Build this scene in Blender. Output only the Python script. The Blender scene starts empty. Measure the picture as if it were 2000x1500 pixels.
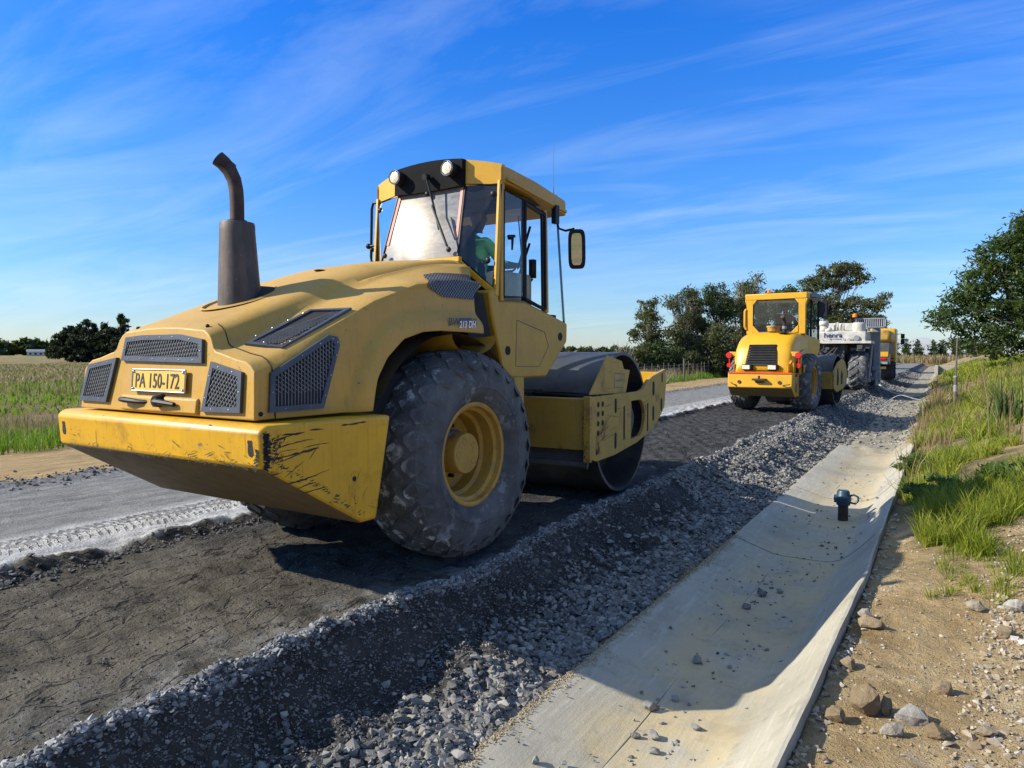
import bpy, bmesh, math, random
import numpy as np
from mathutils import Vector, Matrix, Euler
random.seed(7); rng = np.random.default_rng(7)
R = math.radians
S = bpy.context.scene
COL = S.collection

# ------------------------------------------------------------------ mesh helpers
class MB:
    def __init__(s): s.v = []; s.f = []; s.m = []
    def add(s, vs, fs, mi=0):
        o = len(s.v); s.v += [tuple(map(float, p)) for p in vs]
        s.f += [tuple(i + o for i in f) for f in fs]; s.m += [mi] * len(fs)
    def box(s, c, d, rot=None, mi=0):
        x, y, z = d[0] / 2, d[1] / 2, d[2] / 2
        vs = [Vector(p) for p in [(-x,-y,-z),(x,-y,-z),(x,y,-z),(-x,y,-z),(-x,-y,z),(x,-y,z),(x,y,z),(-x,y,z)]]
        if rot: E = Euler(rot).to_matrix(); vs = [E @ p for p in vs]
        s.add([p + Vector(c) for p in vs], [(0,3,2,1),(4,5,6,7),(0,1,5,4),(1,2,6,5),(2,3,7,6),(3,0,4,7)], mi)
    def bar(s, a, b, w, h, up=(0,0,1), mi=0):      # rectangular bar from a to b
        a, b = Vector(a), Vector(b); d = (b - a).normalized(); u = Vector(up)
        if abs(d.dot(u)) > .95: u = Vector((1,0,0))
        x = d.cross(u).normalized() * w / 2; y = x.cross(d).normalized() * h / 2
        vs = [a-x-y, a+x-y, a+x+y, a-x+y, b-x-y, b+x-y, b+x+y, b-x+y]
        s.add(vs, [(0,1,2,3),(7,6,5,4),(4,5,1,0),(5,6,2,1),(6,7,3,2),(7,4,0,3)], mi)
    def tube(s, pts, r, n=10, caps=True, mi=0):
        pts = [Vector(p) for p in pts]; rs = r if hasattr(r, '__len__') else [r] * len(pts)
        vs = []; fs = []; prev = None
        for i, p in enumerate(pts):
            d = (pts[min(i+1, len(pts)-1)] - pts[max(i-1, 0)]).normalized()
            if prev is None:
                u = Vector((0,0,1)) if abs(d.z) < .9 else Vector((1,0,0)); x = d.cross(u).normalized()
            else: x = (prev - d * prev.dot(d)).normalized()
            prev = x; y = d.cross(x)
            for k in range(n):
                a = 2 * math.pi * k / n; vs.append(p + (x * math.cos(a) + y * math.sin(a)) * rs[i])
        for i in range(len(pts) - 1):
            for k in range(n):
                k2 = (k + 1) % n; fs.append((i*n+k, i*n+k2, (i+1)*n+k2, (i+1)*n+k))
        if caps: fs.append(tuple(range(n))[::-1]); fs.append(tuple(range((len(pts)-1)*n, len(pts)*n)))
        s.add(vs, fs, mi)
    def lathe(s, prof, n=48, o=(0,0,0), ax='x', mi=0, closed=False):   # prof: (along axis, radius)
        vs = []; fs = []; m = len(prof)
        for k in range(n):
            a = 2 * math.pi * k / n; c, t = math.cos(a), math.sin(a)
            for (h, r) in prof:
                q = (h, r*c, r*t) if ax == 'x' else ((r*c, h, r*t) if ax == 'y' else (r*c, r*t, h))
                vs.append((q[0]+o[0], q[1]+o[1], q[2]+o[2]))
        L = m if closed else m - 1
        for k in range(n):
            k2 = (k + 1) % n
            for j in range(L):
                j2 = (j + 1) % m
                fs.append((k*m+j, k*m+j2, k2*m+j2, k2*m+j))
        s.add(vs, fs, mi)
    def prism(s, poly, a, b, ax='x', mi=0):          # poly in the plane across ax, extruded from a to b
        def q(p, h): return (h, p[0], p[1]) if ax == 'x' else ((p[0], h, p[1]) if ax == 'y' else (p[0], p[1], h))
        n = len(poly)
        vs = [q(p, a) for p in poly] + [q(p, b) for p in poly]
        fs = [tuple(range(n)), tuple(range(2*n-1, n-1, -1))] + [(i, i+n, (i+1) % n + n, (i+1) % n) for i in range(n)]
        s.add(vs, fs, mi)
    def grid(s, rows, mi=0, close=False):            # rows: list of equal-length point lists
        n = len(rows[0]); vs = [p for r in rows for p in r]; fs = []
        for i in range(len(rows) - 1):
            for j in range(n if close else n - 1):
                j2 = (j + 1) % n; fs.append((i*n+j, i*n+j2, (i+1)*n+j2, (i+1)*n+j))
        s.add(vs, fs, mi)
    def ball(s, c, r, n=10, sc=(1,1,1), mi=0):
        m = n // 2 + 1
        rows = [[(c[0]+sc[0]*r*math.sin(math.pi*i/m)*math.cos(2*math.pi*j/n), c[1]+sc[1]*r*math.sin(math.pi*i/m)*math.sin(2*math.pi*j/n), c[2]+sc[2]*r*math.cos(math.pi*i/m)) for j in range(n)] for i in range(m+1)]
        s.grid(rows[::-1], mi, True)
    def xf(s, fn): s.v = [tuple(fn(p)) for p in s.v]; return s
    def build(s, name, mat, parent=None, smooth=None, bevel=0, solid=0, fix=True):
        me = bpy.data.meshes.new(name); me.from_pydata(s.v, [], s.f)
        mats = mat if isinstance(mat, (list, tuple)) else [mat]
        for m in mats: me.materials.append(m)
        if any(s.m): me.polygons.foreach_set('material_index', s.m)
        if fix:
            b = bmesh.new(); b.from_mesh(me)
            bmesh.ops.remove_doubles(b, verts=b.verts, dist=1e-5)
            bmesh.ops.recalc_face_normals(b, faces=b.faces)
            b.to_mesh(me); b.free()
        o = bpy.data.objects.new(name, me); COL.objects.link(o)
        if parent: o.parent = parent
        if smooth is not None: shade(me, smooth)
        if solid:
            q = o.modifiers.new('solid', 'SOLIDIFY'); q.thickness = solid; q.offset = -1
        if bevel:
            q = o.modifiers.new('bevel', 'BEVEL'); q.width = bevel; q.segments = 2; q.limit_method = 'ANGLE'; q.angle_limit = R(35)
            q.harden_normals = False
            if smooth is None: shade(me, 40)
        return o
def shade(me, deg):
    me.polygons.foreach_set('use_smooth', [True] * len(me.polygons))
    try: me.set_sharp_from_angle(angle=R(deg))
    except Exception: pass
def npmesh(name, V, F, mat, parent=None, smooth=False, mi=None, attr=None):
    V = np.asarray(V, np.float32); F = np.asarray(F, np.int32); k = F.shape[1]
    me = bpy.data.meshes.new(name); me.vertices.add(len(V)); me.vertices.foreach_set('co', V.ravel())
    me.loops.add(F.size); me.loops.foreach_set('vertex_index', F.ravel())
    me.polygons.add(len(F)); me.polygons.foreach_set('loop_start', np.arange(0, F.size, k, dtype=np.int32))
    try: me.polygons.foreach_set('loop_total', np.full(len(F), k, np.int32))
    except Exception: pass
    for m in (mat if isinstance(mat, (list, tuple)) else [mat]): me.materials.append(m)
    if mi is not None: me.polygons.foreach_set('material_index', np.asarray(mi, np.int32))
    me.polygons.foreach_set('use_smooth', np.full(len(F), bool(smooth)))
    if attr is not None:
        a = me.attributes.new('tint', 'FLOAT', 'POINT'); a.data.foreach_set('value', np.asarray(attr, np.float32))
    me.update(calc_edges=True); me.validate()
    o = bpy.data.objects.new(name, me); COL.objects.link(o)
    if parent: o.parent = parent
    return o
def thing(name, label, cat, loc=(0,0,0), rz=0, group=None):
    o = bpy.data.objects.new(name, None); COL.objects.link(o); o.empty_display_size = .2
    o.location = loc; o.rotation_euler = (0, 0, rz); return tag(o, label, cat, group)
def tag(o, label, cat, group=None):
    o['label'] = label; o['category'] = cat
    if group: o['group'] = group
    return o
def kind(o, k): o['kind'] = k; return o
def split_pieces(o):      # one object per separate piece (pieces whose boxes touch stay together)
    me = o.data; n = len(me.vertices); par = list(range(n))
    def find(a):
        while par[a] != a: par[a] = par[par[a]]; a = par[a]
        return a
    for e in me.edges: a, b = find(e.vertices[0]), find(e.vertices[1]); par[a] = b
    co = np.empty(n*3); me.vertices.foreach_get('co', co); co = co.reshape(-1, 3); lab = np.array([find(i) for i in range(n)]); ids = list(dict.fromkeys(lab))
    bx = [(co[lab == i].min(0) - .002, co[lab == i].max(0) + .002) for i in ids]; grp = list(range(len(ids)))
    for _ in range(3):
        for i in range(len(ids)):
            for j in range(i):
                if grp[i] != grp[j] and (bx[i][0] <= bx[j][1]).all() and (bx[j][0] <= bx[i][1]).all(): gi, gj = grp[i], grp[j]; grp = [gj if k == gi else k for k in grp]
    gs = list(dict.fromkeys(grp))
    if len(gs) < 2: return
    gl = {i: grp[k] for k, i in enumerate(ids)}; pg = np.array([gl[l] for l in lab]); nm = o.name.split('.')[0]
    for k, gk in enumerate(gs):
        mp = {}; V = []; F = []; MI = []; SM = []
        for p in me.polygons:
            if pg[p.vertices[0]] != gk: continue
            f = []
            for v in p.vertices:
                if v not in mp: mp[v] = len(V); V.append(tuple(co[v]))
                f.append(mp[v])
            F.append(f); MI.append(p.material_index); SM.append(p.use_smooth)
        m2 = bpy.data.meshes.new(nm); m2.from_pydata(V, [], F); [m2.materials.append(m) for m in me.materials]; m2.polygons.foreach_set('material_index', MI); m2.polygons.foreach_set('use_smooth', SM)
        if k == 0: first = m2
        else:
            q = o.copy(); q.data = m2; COL.objects.link(q); q.name = nm
    o.data = first
def copy_tree(o, parent=None):
    c = o.copy(); COL.objects.link(c)
    if parent: c.parent = parent
    for ch in list(o.children): copy_tree(ch, c)
    return c
def text(name, s, size, mat, parent, M, ext=.003, bold=0.0, sx=1.0, shear=0, align='LEFT', space=1.0):
    cu = bpy.data.curves.new(name, 'FONT'); cu.body = s; cu.size = size; cu.extrude = ext; cu.offset = bold; cu.align_x = align; cu.shear = shear
    cu.space_character = space; cu.resolution_u = 3
    t = bpy.data.objects.new(name, cu); COL.objects.link(t)
    bpy.context.view_layer.update()
    me = bpy.data.meshes.new_from_object(t.evaluated_get(bpy.context.evaluated_depsgraph_get()))
    bpy.data.objects.remove(t); bpy.data.curves.remove(cu)
    me.transform(M @ Matrix.Diagonal((sx, 1, 1, 1))); me.materials.clear(); me.materials.append(mat)
    o = bpy.data.objects.new(name, me); COL.objects.link(o); o.parent = parent
    return o
def frameM(o, x, y):       # matrix with origin o, x axis, y axis
    x = Vector(x).normalized(); y = Vector(y); z = x.cross(y).normalized(); y = z.cross(x)
    return Matrix(((x.x,y.x,z.x,o[0]),(x.y,y.y,z.y,o[1]),(x.z,y.z,z.z,o[2]),(0,0,0,1)))

# ------------------------------------------------------------------ numpy noise
def _h(ix, iy, s):
    n = (ix.astype(np.int64) * 374761393 + iy.astype(np.int64) * 668265263 + s * 974634777) & 0x7fffffff
    n = ((n ^ (n >> 13)) * 1274126177) & 0x7fffffff
    return ((n ^ (n >> 16)) & 0xffff) / 65535.0
def vnoise(x, y, s=0):
    x = np.asarray(x, float); y = np.asarray(y, float)
    ix = np.floor(x); iy = np.floor(y); fx = x - ix; fy = y - iy
    fx = fx*fx*(3-2*fx); fy = fy*fy*(3-2*fy)
    a = _h(ix, iy, s); b = _h(ix+1, iy, s); c = _h(ix, iy+1, s); d = _h(ix+1, iy+1, s)
    return (a*(1-fx)+b*fx)*(1-fy) + (c*(1-fx)+d*fx)*fy - .5
def fbm(x, y, s=0, o=4):
    t = 0; a = 1.0
    for k in range(o): t = t + a * vnoise(x * 2**k, y * 2**k, s + k); a *= .5
    return t
def sstep(a, b, x): t = np.clip((x - a) / (b - a), 0, 1); return t*t*(3-2*t)

# ------------------------------------------------------------------ material helpers
class NT:
    def __init__(s, name):
        m = bpy.data.materials.new(name); m.use_nodes = True; s.m = m; s.t = m.node_tree; s.n = s.t.nodes
        s.bs = s.n['Principled BSDF']; s.out = s.n['Material Output']; s._c = None
    def L(s, a, b):
        s.t.links.new(a, b)
    def node(s, ty, **kw):
        q = s.n.new(ty)
        for k, v in kw.items():
            if k.startswith('i_'):
                q.inputs[k[2:].replace('_', ' ')].default_value = v
            else: setattr(q, k, v)
        return q
    def sock(s, q, i, v):
        if hasattr(v, 'is_linked') or isinstance(v, bpy.types.NodeSocket): s.L(v, q.inputs[i])
        elif v is not None:
            if isinstance(v, (tuple, list)) and len(v) == 3 and q.inputs[i].type == 'RGBA': v = (*v, 1)
            q.inputs[i].default_value = v
    def co(s):
        if s._c is None: s._c = s.node('ShaderNodeTexCoord').outputs['Object']
        return s._c
    def mapped(s, sc=(1,1,1), rot=(0,0,0), c=None, loc=(0,0,0)):
        q = s.node('ShaderNodeMapping'); s.L(c or s.co(), q.inputs[0]); q.inputs['Scale'].default_value = sc; q.inputs['Rotation'].default_value = rot
        q.inputs['Location'].default_value = loc
        return q.outputs[0]
    def noise(s, sc, det=4, rough=.55, c=None, dist=0):
        q = s.node('ShaderNodeTexNoise'); s.L(c or s.co(), q.inputs['Vector'])
        q.inputs['Scale'].default_value = sc; q.inputs['Detail'].default_value = det; q.inputs['Roughness'].default_value = rough; q.inputs['Distortion'].default_value = dist
        return q.outputs['Fac']
    def vor(s, sc, feat='F1', out='Distance', c=None, rnd=1.0):
        q = s.node('ShaderNodeTexVoronoi', feature=feat); s.L(c or s.co(), q.inputs['Vector']); q.inputs['Scale'].default_value = sc
        q.inputs['Randomness'].default_value = rnd
        return q.outputs[out]
    def ramp(s, f, stops, interp='LINEAR'):
        q = s.node('ShaderNodeValToRGB'); q.color_ramp.interpolation = interp; e = q.color_ramp.elements
        while len(e) > 1: e.remove(e[-1])
        for i, (p, c) in enumerate(stops):
            x = e[0] if i == 0 else e.new(p)
            x.position = p; x.color = (*c, 1) if isinstance(c, (tuple, list)) else (c, c, c, 1)
        s.sock(q, 0, f); return q.outputs[0]
    def mr(s, f, a, b, c=0., d=1.):
        q = s.node('ShaderNodeMapRange'); s.sock(q, 0, f)
        for i, v in enumerate((a, b, c, d)): q.inputs[i+1].default_value = v
        return q.outputs[0]
    def mix(s, f, a, b, mode='MIX'):
        q = s.node('ShaderNodeMix', data_type='RGBA', blend_type=mode)
        s.sock(q, 0, f); s.sock(q, 6, a); s.sock(q, 7, b); return q.outputs[2]
    def math(s, op, a, b=None, c=None):
        q = s.node('ShaderNodeMath', operation=op); s.sock(q, 0, a)
        if b is not None: s.sock(q, 1, b)
        if c is not None: s.sock(q, 2, c)
        return q.outputs[0]
    def xyz(s, c=None):
        q = s.node('ShaderNodeSeparateXYZ'); s.L(c or s.co(), q.inputs[0]); return q.outputs
    def bump(s, h, st=.5, d=.01, n=None):
        q = s.node('ShaderNodeBump'); s.L(h, q.inputs['Height']); q.inputs['Strength'].default_value = st; q.inputs['Distance'].default_value = d
        if n is not None: s.L(n, q.inputs['Normal'])
        return q.outputs[0]
    def done(s, col=None, rough=None, metal=None, nrm=None, spec=None, coat=None):
        b = s.bs
        if col is not None: s.sock(b, b.inputs.find('Base Color'), col)
        if rough is not None: s.sock(b, b.inputs.find('Roughness'), rough)
        if metal is not None: s.sock(b, b.inputs.find('Metallic'), metal)
        if spec is not None: b.inputs['Specular IOR Level'].default_value = spec
        if coat is not None: b.inputs['Coat Weight'].default_value = coat; b.inputs['Coat Roughness'].default_value = .15
        if nrm is not None: s.L(nrm, b.inputs['Normal'])
        return s.m
def plain(name, col, rough=.5, metal=0, var=.25, sc=6, bump=0, spec=None):
    t = NT(name); n = t.noise(sc, 5, .6)
    d = tuple(c * (1 - var) for c in col); l = tuple(min(1, c * (1 + var)) for c in col)
    c = t.ramp(n, [(.3, d), (.7, l)])
    nb = t.bump(t.noise(sc * 8, 4), bump, .01) if bump else None
    return t.done(c, rough, metal, nb, spec)
def paint(name, col, dust=(.42,.33,.17), dustamt=.5, chips=0.0, rough=.42, dark=(.035,.03,.028), scr=0.0, rust=0.0, topdust=True):
    t = NT(name)
    n1 = t.noise(1.7, 6, .6); n2 = t.noise(9, 6, .65)
    c = t.ramp(n1, [(.3, tuple(x*.86 for x in col)), (.7, tuple(min(1, x*1.08) for x in col))])
    up = t.xyz(t.node('ShaderNodeNewGeometry').outputs['Normal'])[2]
    dm = t.math('MULTIPLY', t.mr(n2, .35, .7), dustamt)
    if topdust: dm = t.math('ADD', t.math('MULTIPLY', dm, .6), t.math('MULTIPLY', t.mr(up, .2, .95), dustamt * .75))
    dm = t.math('MINIMUM', dm, .92)
    c = t.mix(dm, c, dust)
    streak = t.noise(7, 5, .6, t.mapped((6, 6, .5)))
    c = t.mix(t.mr(streak, .54, .74, 0, .36), c, tuple(x*.42 for x in col))
    c = t.mix(t.mr(t.noise(.9, 7, .7), .52, .68, 0, .30), c, tuple(x*.55 for x in dust))
    if rust:
        rm = t.math('MULTIPLY', t.mr(t.noise(3.1, 7, .72), .55, .70), rust); c = t.mix(rm, c, (.16, .055, .02))
    fl = t.noise(75, 3, .7); c = t.mix(t.mr(fl, .64, .70, 0, .35), c, tuple(x*.35 for x in col)); c = t.mix(t.mr(t.noise(48, 4, .7), .63, .70, 0, .4*min(1, dustamt*2)), c, tuple(min(1, x*1.25) for x in dust))
    h = None
    if chips or scr:
        m = t.mr(t.noise(30, 8, .75), .645 - .02*chips, .66 - .02*chips)
        big = t.mr(t.noise(2.3, 3, .5), .42, .6); m = t.math('MULTIPLY', m, big)
        if scr:
            for k, (sc, rt) in enumerate((((2.2, 2.2, 34), (.28, .1, 0)), ((1.6, 1.6, 46), (-.2, -.12, .3)), ((30, 30, 1.8), (.1, .15, 0)))):
                w = t.noise(1.0, 3, .5, t.mapped(sc, rt, loc=(k*3.7, k, 0)))
                gate = t.mr(t.noise(2.1, 2, .5, t.mapped((1, 1, 1), loc=(k*5, 2, 1))), .53, .62)
                m = t.math('MAXIMUM', m, t.math('MULTIPLY', t.math('MULTIPLY', t.mr(w, .675, .70), gate), scr))
        c = t.mix(m, c, dark); h = m
    r = t.mr(dm, 0, .8, rough, .85)
    nb = t.bump(t.noise(60, 3), .05, .004)
    if h is not None: nb = t.bump(t.math('MULTIPLY', h, -1), .4, .003, nb)
    return t.done(c, r, 0, nb)
def glassmat(name, tint, gl=.9, dirt=.06, dcol=(.55,.56,.55), rough=.0):
    t = NT(name); t.n.remove(t.bs)
    tr = t.node('ShaderNodeBsdfTransparent'); tr.inputs[0].default_value = (*tint, 1)
    g = t.node('ShaderNodeBsdfGlossy'); g.inputs['Roughness'].default_value = rough; g.inputs[0].default_value = (gl, gl, gl, 1)
    fr = t.node('ShaderNodeFresnel'); fr.inputs[0].default_value = 1.5
    mx = t.node('ShaderNodeMixShader'); t.L(fr.outputs[0], mx.inputs[0]); t.L(tr.outputs[0], mx.inputs[1]); t.L(g.outputs[0], mx.inputs[2])
    d = t.node('ShaderNodeBsdfDiffuse'); d.inputs[0].default_value = (*dcol, 1)
    m2 = t.node('ShaderNodeMixShader'); t.L(t.mr(t.noise(4, 6, .7), .3, .75, dirt*.4, dirt*1.6), m2.inputs[0]); t.L(mx.outputs[0], m2.inputs[1]); t.L(d.outputs[0], m2.inputs[2])
    t.L(m2.outputs[0], t.out.inputs[0]); return t.m

M = {}
M['hood'] = paint('dusty yellow paint', (.52, .275, .014), (.42, .275, .095), .60, 0.15, .42, rust=.12)
M['cab'] = paint('yellow cab paint', (.52, .28, .014), (.40, .26, .085), .42, 0.1, .42, rust=.15)
M['bright'] = paint('bright yellow paint', (.66, .345, .003), (.45, .3, .08), .12, 0, .38, rust=.15)
M['scuffed'] = paint('scuffed yellow paint', (.66, .345, .003), (.45, .30, .07), .12, 1.0, .4, scr=1.0, rust=.5)
M['under'] = paint('dark streaked underside paint', (.20, .125, .03), (.09, .075, .05), .8, 1.4, .6, scr=.8, rust=.8)  # darker and browner than the body yellow, for bellies and wheel arches
M['frame'] = paint('worn frame paint', (.48, .275, .025), (.33, .235, .10), .55, .9, .5, scr=.9, rust=.9)
M['new'] = paint('clean yellow paint', (.68, .345, .002), (.5, .34, .08), .18, 0, .32, topdust=False)
M['orange'] = plain('red orange band', (.7, .07, .01), .45, 0, .15)
M['black'] = plain('satin black', (.012, .012, .013), .5, 0, .4, spec=.25)
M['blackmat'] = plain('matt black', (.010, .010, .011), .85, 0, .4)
M['steel'] = plain('dark steel', (.09, .095, .11), .42, .8, .35, 9)
M['grillframe'] = plain('grey grille frame', (.055, .062, .08), .5, .2, .25)
M['mesh'] = plain('mesh wire', (.20, .20, .195), .5, .3, .2)
M['rubber'] = plain('black rubber', (.02, .02, .021), .7, 0, .3)
M['drum'] = plain('drum steel', (.075, .075, .075), .5, .35, .5, 2.2, .08)
M['chrome'] = plain('bright metal', (.5, .5, .5), .25, .9, .1)
M['white'] = plain('off white paint', (.50, .47, .385), .55, 0, .3, 3)
M['greyp'] = plain('grey paint', (.25, .26, .27), .6, .1, .25)
M['darkgrey'] = plain('dirty dark grey', (.07, .068, .065), .7, .1, .4, 4)
M['ink'] = plain('black ink', (.02, .02, .025), .6)
M['navy'] = plain('navy lettering', (.012, .015, .11), .5, 0, .1)
M['redlens'] = plain('red lens', (.55, .015, .012), .2, 0, .1)
M['orangelens'] = plain('orange lens', (.9, .22, .01), .25, 0, .1)
M['plate'] = plain('yellow number plate', (.70, .42, .05), .45, 0, .12)
M['rustpipe'] = plain('rusty exhaust', (.06, .035, .025), .7, .3, .5, 12)
M['hivis'] = plain('green hi-vis cloth', (.36, 1.0, .22), .8, 0, .15, 20)
M['hivisorange'] = plain('orange hi-vis cloth', (.75, .16, .03), .8, 0, .15, 20)
M['skin'] = plain('brown skin', (.12, .062, .038), .55, 0, .1)
M['cloth'] = plain('dark cloth', (.016, .017, .022), .85, 0, .3, 20)
M['greystripe'] = plain('grey band', (.12, .12, .13), .5, 0, .2)
M['seat'] = plain('black seat', (.013, .013, .014), .75, 0, .3)
M['console'] = plain('beige console', (.35, .32, .22), .6, 0, .2)
M['paper'] = plain('dark headliner', (.05, .05, .05), .8)
M['lens'] = None
M['barewear'] = plain('bare dark wear', (.022, .02, .019), .6, .2, .3)
M['grind'] = plain('ground grey primer', (.16, .14, .10), .7, 0, .4, 20)
M['ruststain'] = plain('rust stain', (.22, .11, .03), .8, 0, .4, 14)
M['whitetext'] = plain('white lettering', (.75, .75, .75), .5, 0, .05)
M['steeltext'] = plain('steel blue lettering', (.06, .065, .075), .5, 0, .1)
t = NT('lamp lens'); M['lens'] = t.done(t.ramp(t.noise(30, 3), [(.3, (.75, .62, .36)), (.7, (.9, .8, .58))]), .12, 0, t.bump(t.vor(60), .4, .01), .8)
M['glass'] = glassmat('tinted cab glass', (.74, .84, .87), .95, .02)
M['glassclear'] = glassmat('clear cab glass', (.84, .92, .95), .9, .03)
M['mirror'] = NT('mirror glass').done((.85, .87, .9), .03, 1)
# dusty rear screen: scattering film of dust over glass, sun glints off it
t = NT('dusty rear screen'); t.n.remove(t.bs)
tr = t.node('ShaderNodeBsdfTransparent'); tr.inputs[0].default_value = (.75, .82, .85, 1)
d = t.node('ShaderNodeBsdfDiffuse')
t.L(t.ramp(t.noise(4.5, 9, .75, t.mapped((1.2, 1, 3.2), (.1, .5, 0)), 1.0), [(.28, (.10, .11, .125)), (.5, (.22, .23, .24)), (.72, (.34, .345, .35))]), d.inputs[0])
g = t.node('ShaderNodeBsdfGlossy'); g.inputs['Roughness'].default_value = .14; g.inputs[0].default_value = (1, .86, .66, 1)
g2 = t.node('ShaderNodeBsdfGlossy'); g2.inputs['Roughness'].default_value = .27; g2.inputs[0].default_value = (.95, .82, .68, 1)
a = t.node('ShaderNodeMixShader'); t.L(t.mr(t.noise(2.5, 5, .6), .3, .7, .80, .95), a.inputs[0]); t.L(tr.outputs[0], a.inputs[1]); t.L(d.outputs[0], a.inputs[2])
b = t.node('ShaderNodeMixShader'); b.inputs[0].default_value = .0020; t.L(a.outputs[0], b.inputs[1]); t.L(g.outputs[0], b.inputs[2])
c = t.node('ShaderNodeMixShader'); c.inputs[0].default_value = .0004; t.L(b.outputs[0], c.inputs[1]); t.L(g2.outputs[0], c.inputs[2])
t.L(c.outputs[0], t.out.inputs[0]); M['screen'] = t.m
# exhaust: dull scorched steel
t = NT('scorched muffler'); z = t.xyz()[2]
c = t.ramp(t.noise(5, 6, .65, t.mapped((3, 3, .8))), [(.3, (.050, .041, .034)), (.55, (.095, .076, .060)), (.75, (.15, .10, .065))])
c = t.mix(t.mr(t.noise(22, 6, .7), .62, .7, 0, .6), c, (.2, .19, .18)); M['muffler'] = t.done(c, .62, .35, t.bump(t.noise(40, 4), .12, .005))
# worn tyre rubber with pale dust and lime caught on the lugs
def tyremat(name, dust, amt):
    t = NT(name); n = t.noise(7, 8, .7); n2 = t.noise(2.2, 3, .5)
    m = t.math('MULTIPLY', t.mr(n, .52, .60), t.mr(n2, .42, .66)); m = t.math('MULTIPLY', m, amt)
    c = t.mix(t.mr(t.noise(3, 6, .65), .3, .7, .0, 1.), (.040, .040, .039), (.13, .128, .122))
    c = t.mix(m, c, dust); cr = t.vor(9, 'DISTANCE_TO_EDGE', c=t.mapped((1, 1, 1)))
    c = t.mix(t.mr(t.noise(11, 7, .75, None, 1.2), .6, .66, 0, .45), c, (.19, .19, .19))
    nb = t.bump(t.noise(34, 9, .78), .6, .018); return t.done(c, .78, 0, nb, .3)
M['tyre'] = tyremat('worn dusty tyre', (.30, .30, .29), .6)
M['sidewall'] = tyremat('dusty grey sidewall', (.22, .22, .21), 1.8)
M['lug'] = tyremat('limed tyre lugs', (.46, .46, .45), 2.0)
M['tyredust'] = tyremat('dusty tractor tyre', (.30, .29, .27), 2.2)
M['rim'] = paint('yellow rim paint', (.50, .27, .02), (.2, .15, .09), .5, .4, .5, rust=.9, topdust=False)

M['visor'] = plain('dull black visor', (.009, .009, .010), .8, 0, .3, spec=.1)
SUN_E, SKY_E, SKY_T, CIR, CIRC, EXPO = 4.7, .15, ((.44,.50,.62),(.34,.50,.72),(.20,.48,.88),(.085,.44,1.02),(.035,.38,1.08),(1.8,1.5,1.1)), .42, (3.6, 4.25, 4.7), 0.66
# ================================================================== road roller in the foreground
OX, OY, PS = -4.25, 4.83, R(3)
hero = thing('road_roller', 'large dusty yellow road roller closest to the camera with a tall exhaust stack', 'road roller', (OX, OY, 0), -PS)
def ffront(p):            # front module frame (drum centre, heading straight down the road) -> hero-local
    x, y = p[0], p[1] + 7.9 - OY
    return (x*math.cos(PS) - y*math.sin(PS), x*math.sin(PS) + y*math.cos(PS), p[2])
I = np.interp
def hp(v):                # hood profile heights at station v
    vs = [-1.92,-1.75,-1.2,-.9,-.45,0,.35,.6]
    return (I(v,vs,[1.715,1.775,1.985,2.11,2.25,2.335,2.385,2.40]), I(v,vs,[1.68,1.735,1.945,2.06,2.185,2.29,2.355,2.375]),
            I(v,vs,[1.555,1.595,1.845,1.975,2.13,2.235,2.285,2.31]), I(v,vs,[1.495,1.535,1.785,1.925,2.075,2.13,2.125,2.11]))
def wcrease(v): return I(v, [-1.27,-1.22,-1.12,-1.0,-.85,-.62,-.3,.5], [1.0,1.25,1.45,1.63,1.76,1.85,1.875,1.865])
def warch(v): return 1.165 if v < -1.06 else I(v, [-1.06,-1.045,-1.0,-.89,-.71,-.5,-.3,.5], [1.165,1.25,1.38,1.52,1.65,1.705,1.72,1.71])
def uside(v, w, top):
    base = .972 - .085 * (w - 1.165)
    fl = sstep(-.03, .10, wcrease(v) - w) * sstep(-1.3, -1.1, v)
    return base + .075 * fl
stations = list(np.linspace(-1.92,-1.3,10)) + list(np.linspace(-1.27,-.4,44)) + list(np.linspace(-.36,.5,12))
def station(v):
    top, de, va, sh = hp(v)
    half = [(0, top), (.18, top-.004), (.36, top-.018), (.44, de+.012), (.485, de-.012), (.515, de-.04), (.545, va+.025), (.575, va+.004), (.62, va-.004), (.76, sh+.022), (.86, sh+.006), (.905, sh-.016)]
    if v > -.45:
        k = sstep(-.45, .3, v); half = [(u, w) if i < 4 else (u, w + k*.012) for i, (u, w) in enumerate(half)]
    lo = warch(v); w0 = sh - .055
    for q in np.linspace(0, 1, 16): w = w0 + (lo - w0) * q; half.append((uside(v, w, w0), w))
    def vv(w):
        if v < -1.9: return -1.945 + .085 * max(0, w - 1.165) + .0
        if v > 0: return v * (.26 + .35 * np.clip((w - 2.03) / .30, 0, 1)) / .5
        return v
    R_ = [(u, vv(w), w) for u, w in half]; L_ = [(-u, vv(w), w) for u, w in half[1:]][::-1]
    return L_ + R_
rows = [station(v) for v in stations]
mb = MB(); mb.grid(rows)
n = len(rows[0]); mb.add(rows[0], [tuple(range(n))])
hood = mb.build('hood', M['hood'], hero, smooth=32, solid=.02)
q = hood.modifiers.new('bevel', 'BEVEL'); q.width = .018; q.segments = 3; q.limit_method = 'ANGLE'; q.angle_limit = R(40)
# raised lip over the latch
mb = MB(); mb.prism([(-1.905,1.285),(-1.955,1.27),(-1.965,1.175),(-1.915,1.175)], -.42, .44); mb.build('rear_lip', M['hood'], hood, bevel=.012)
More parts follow.
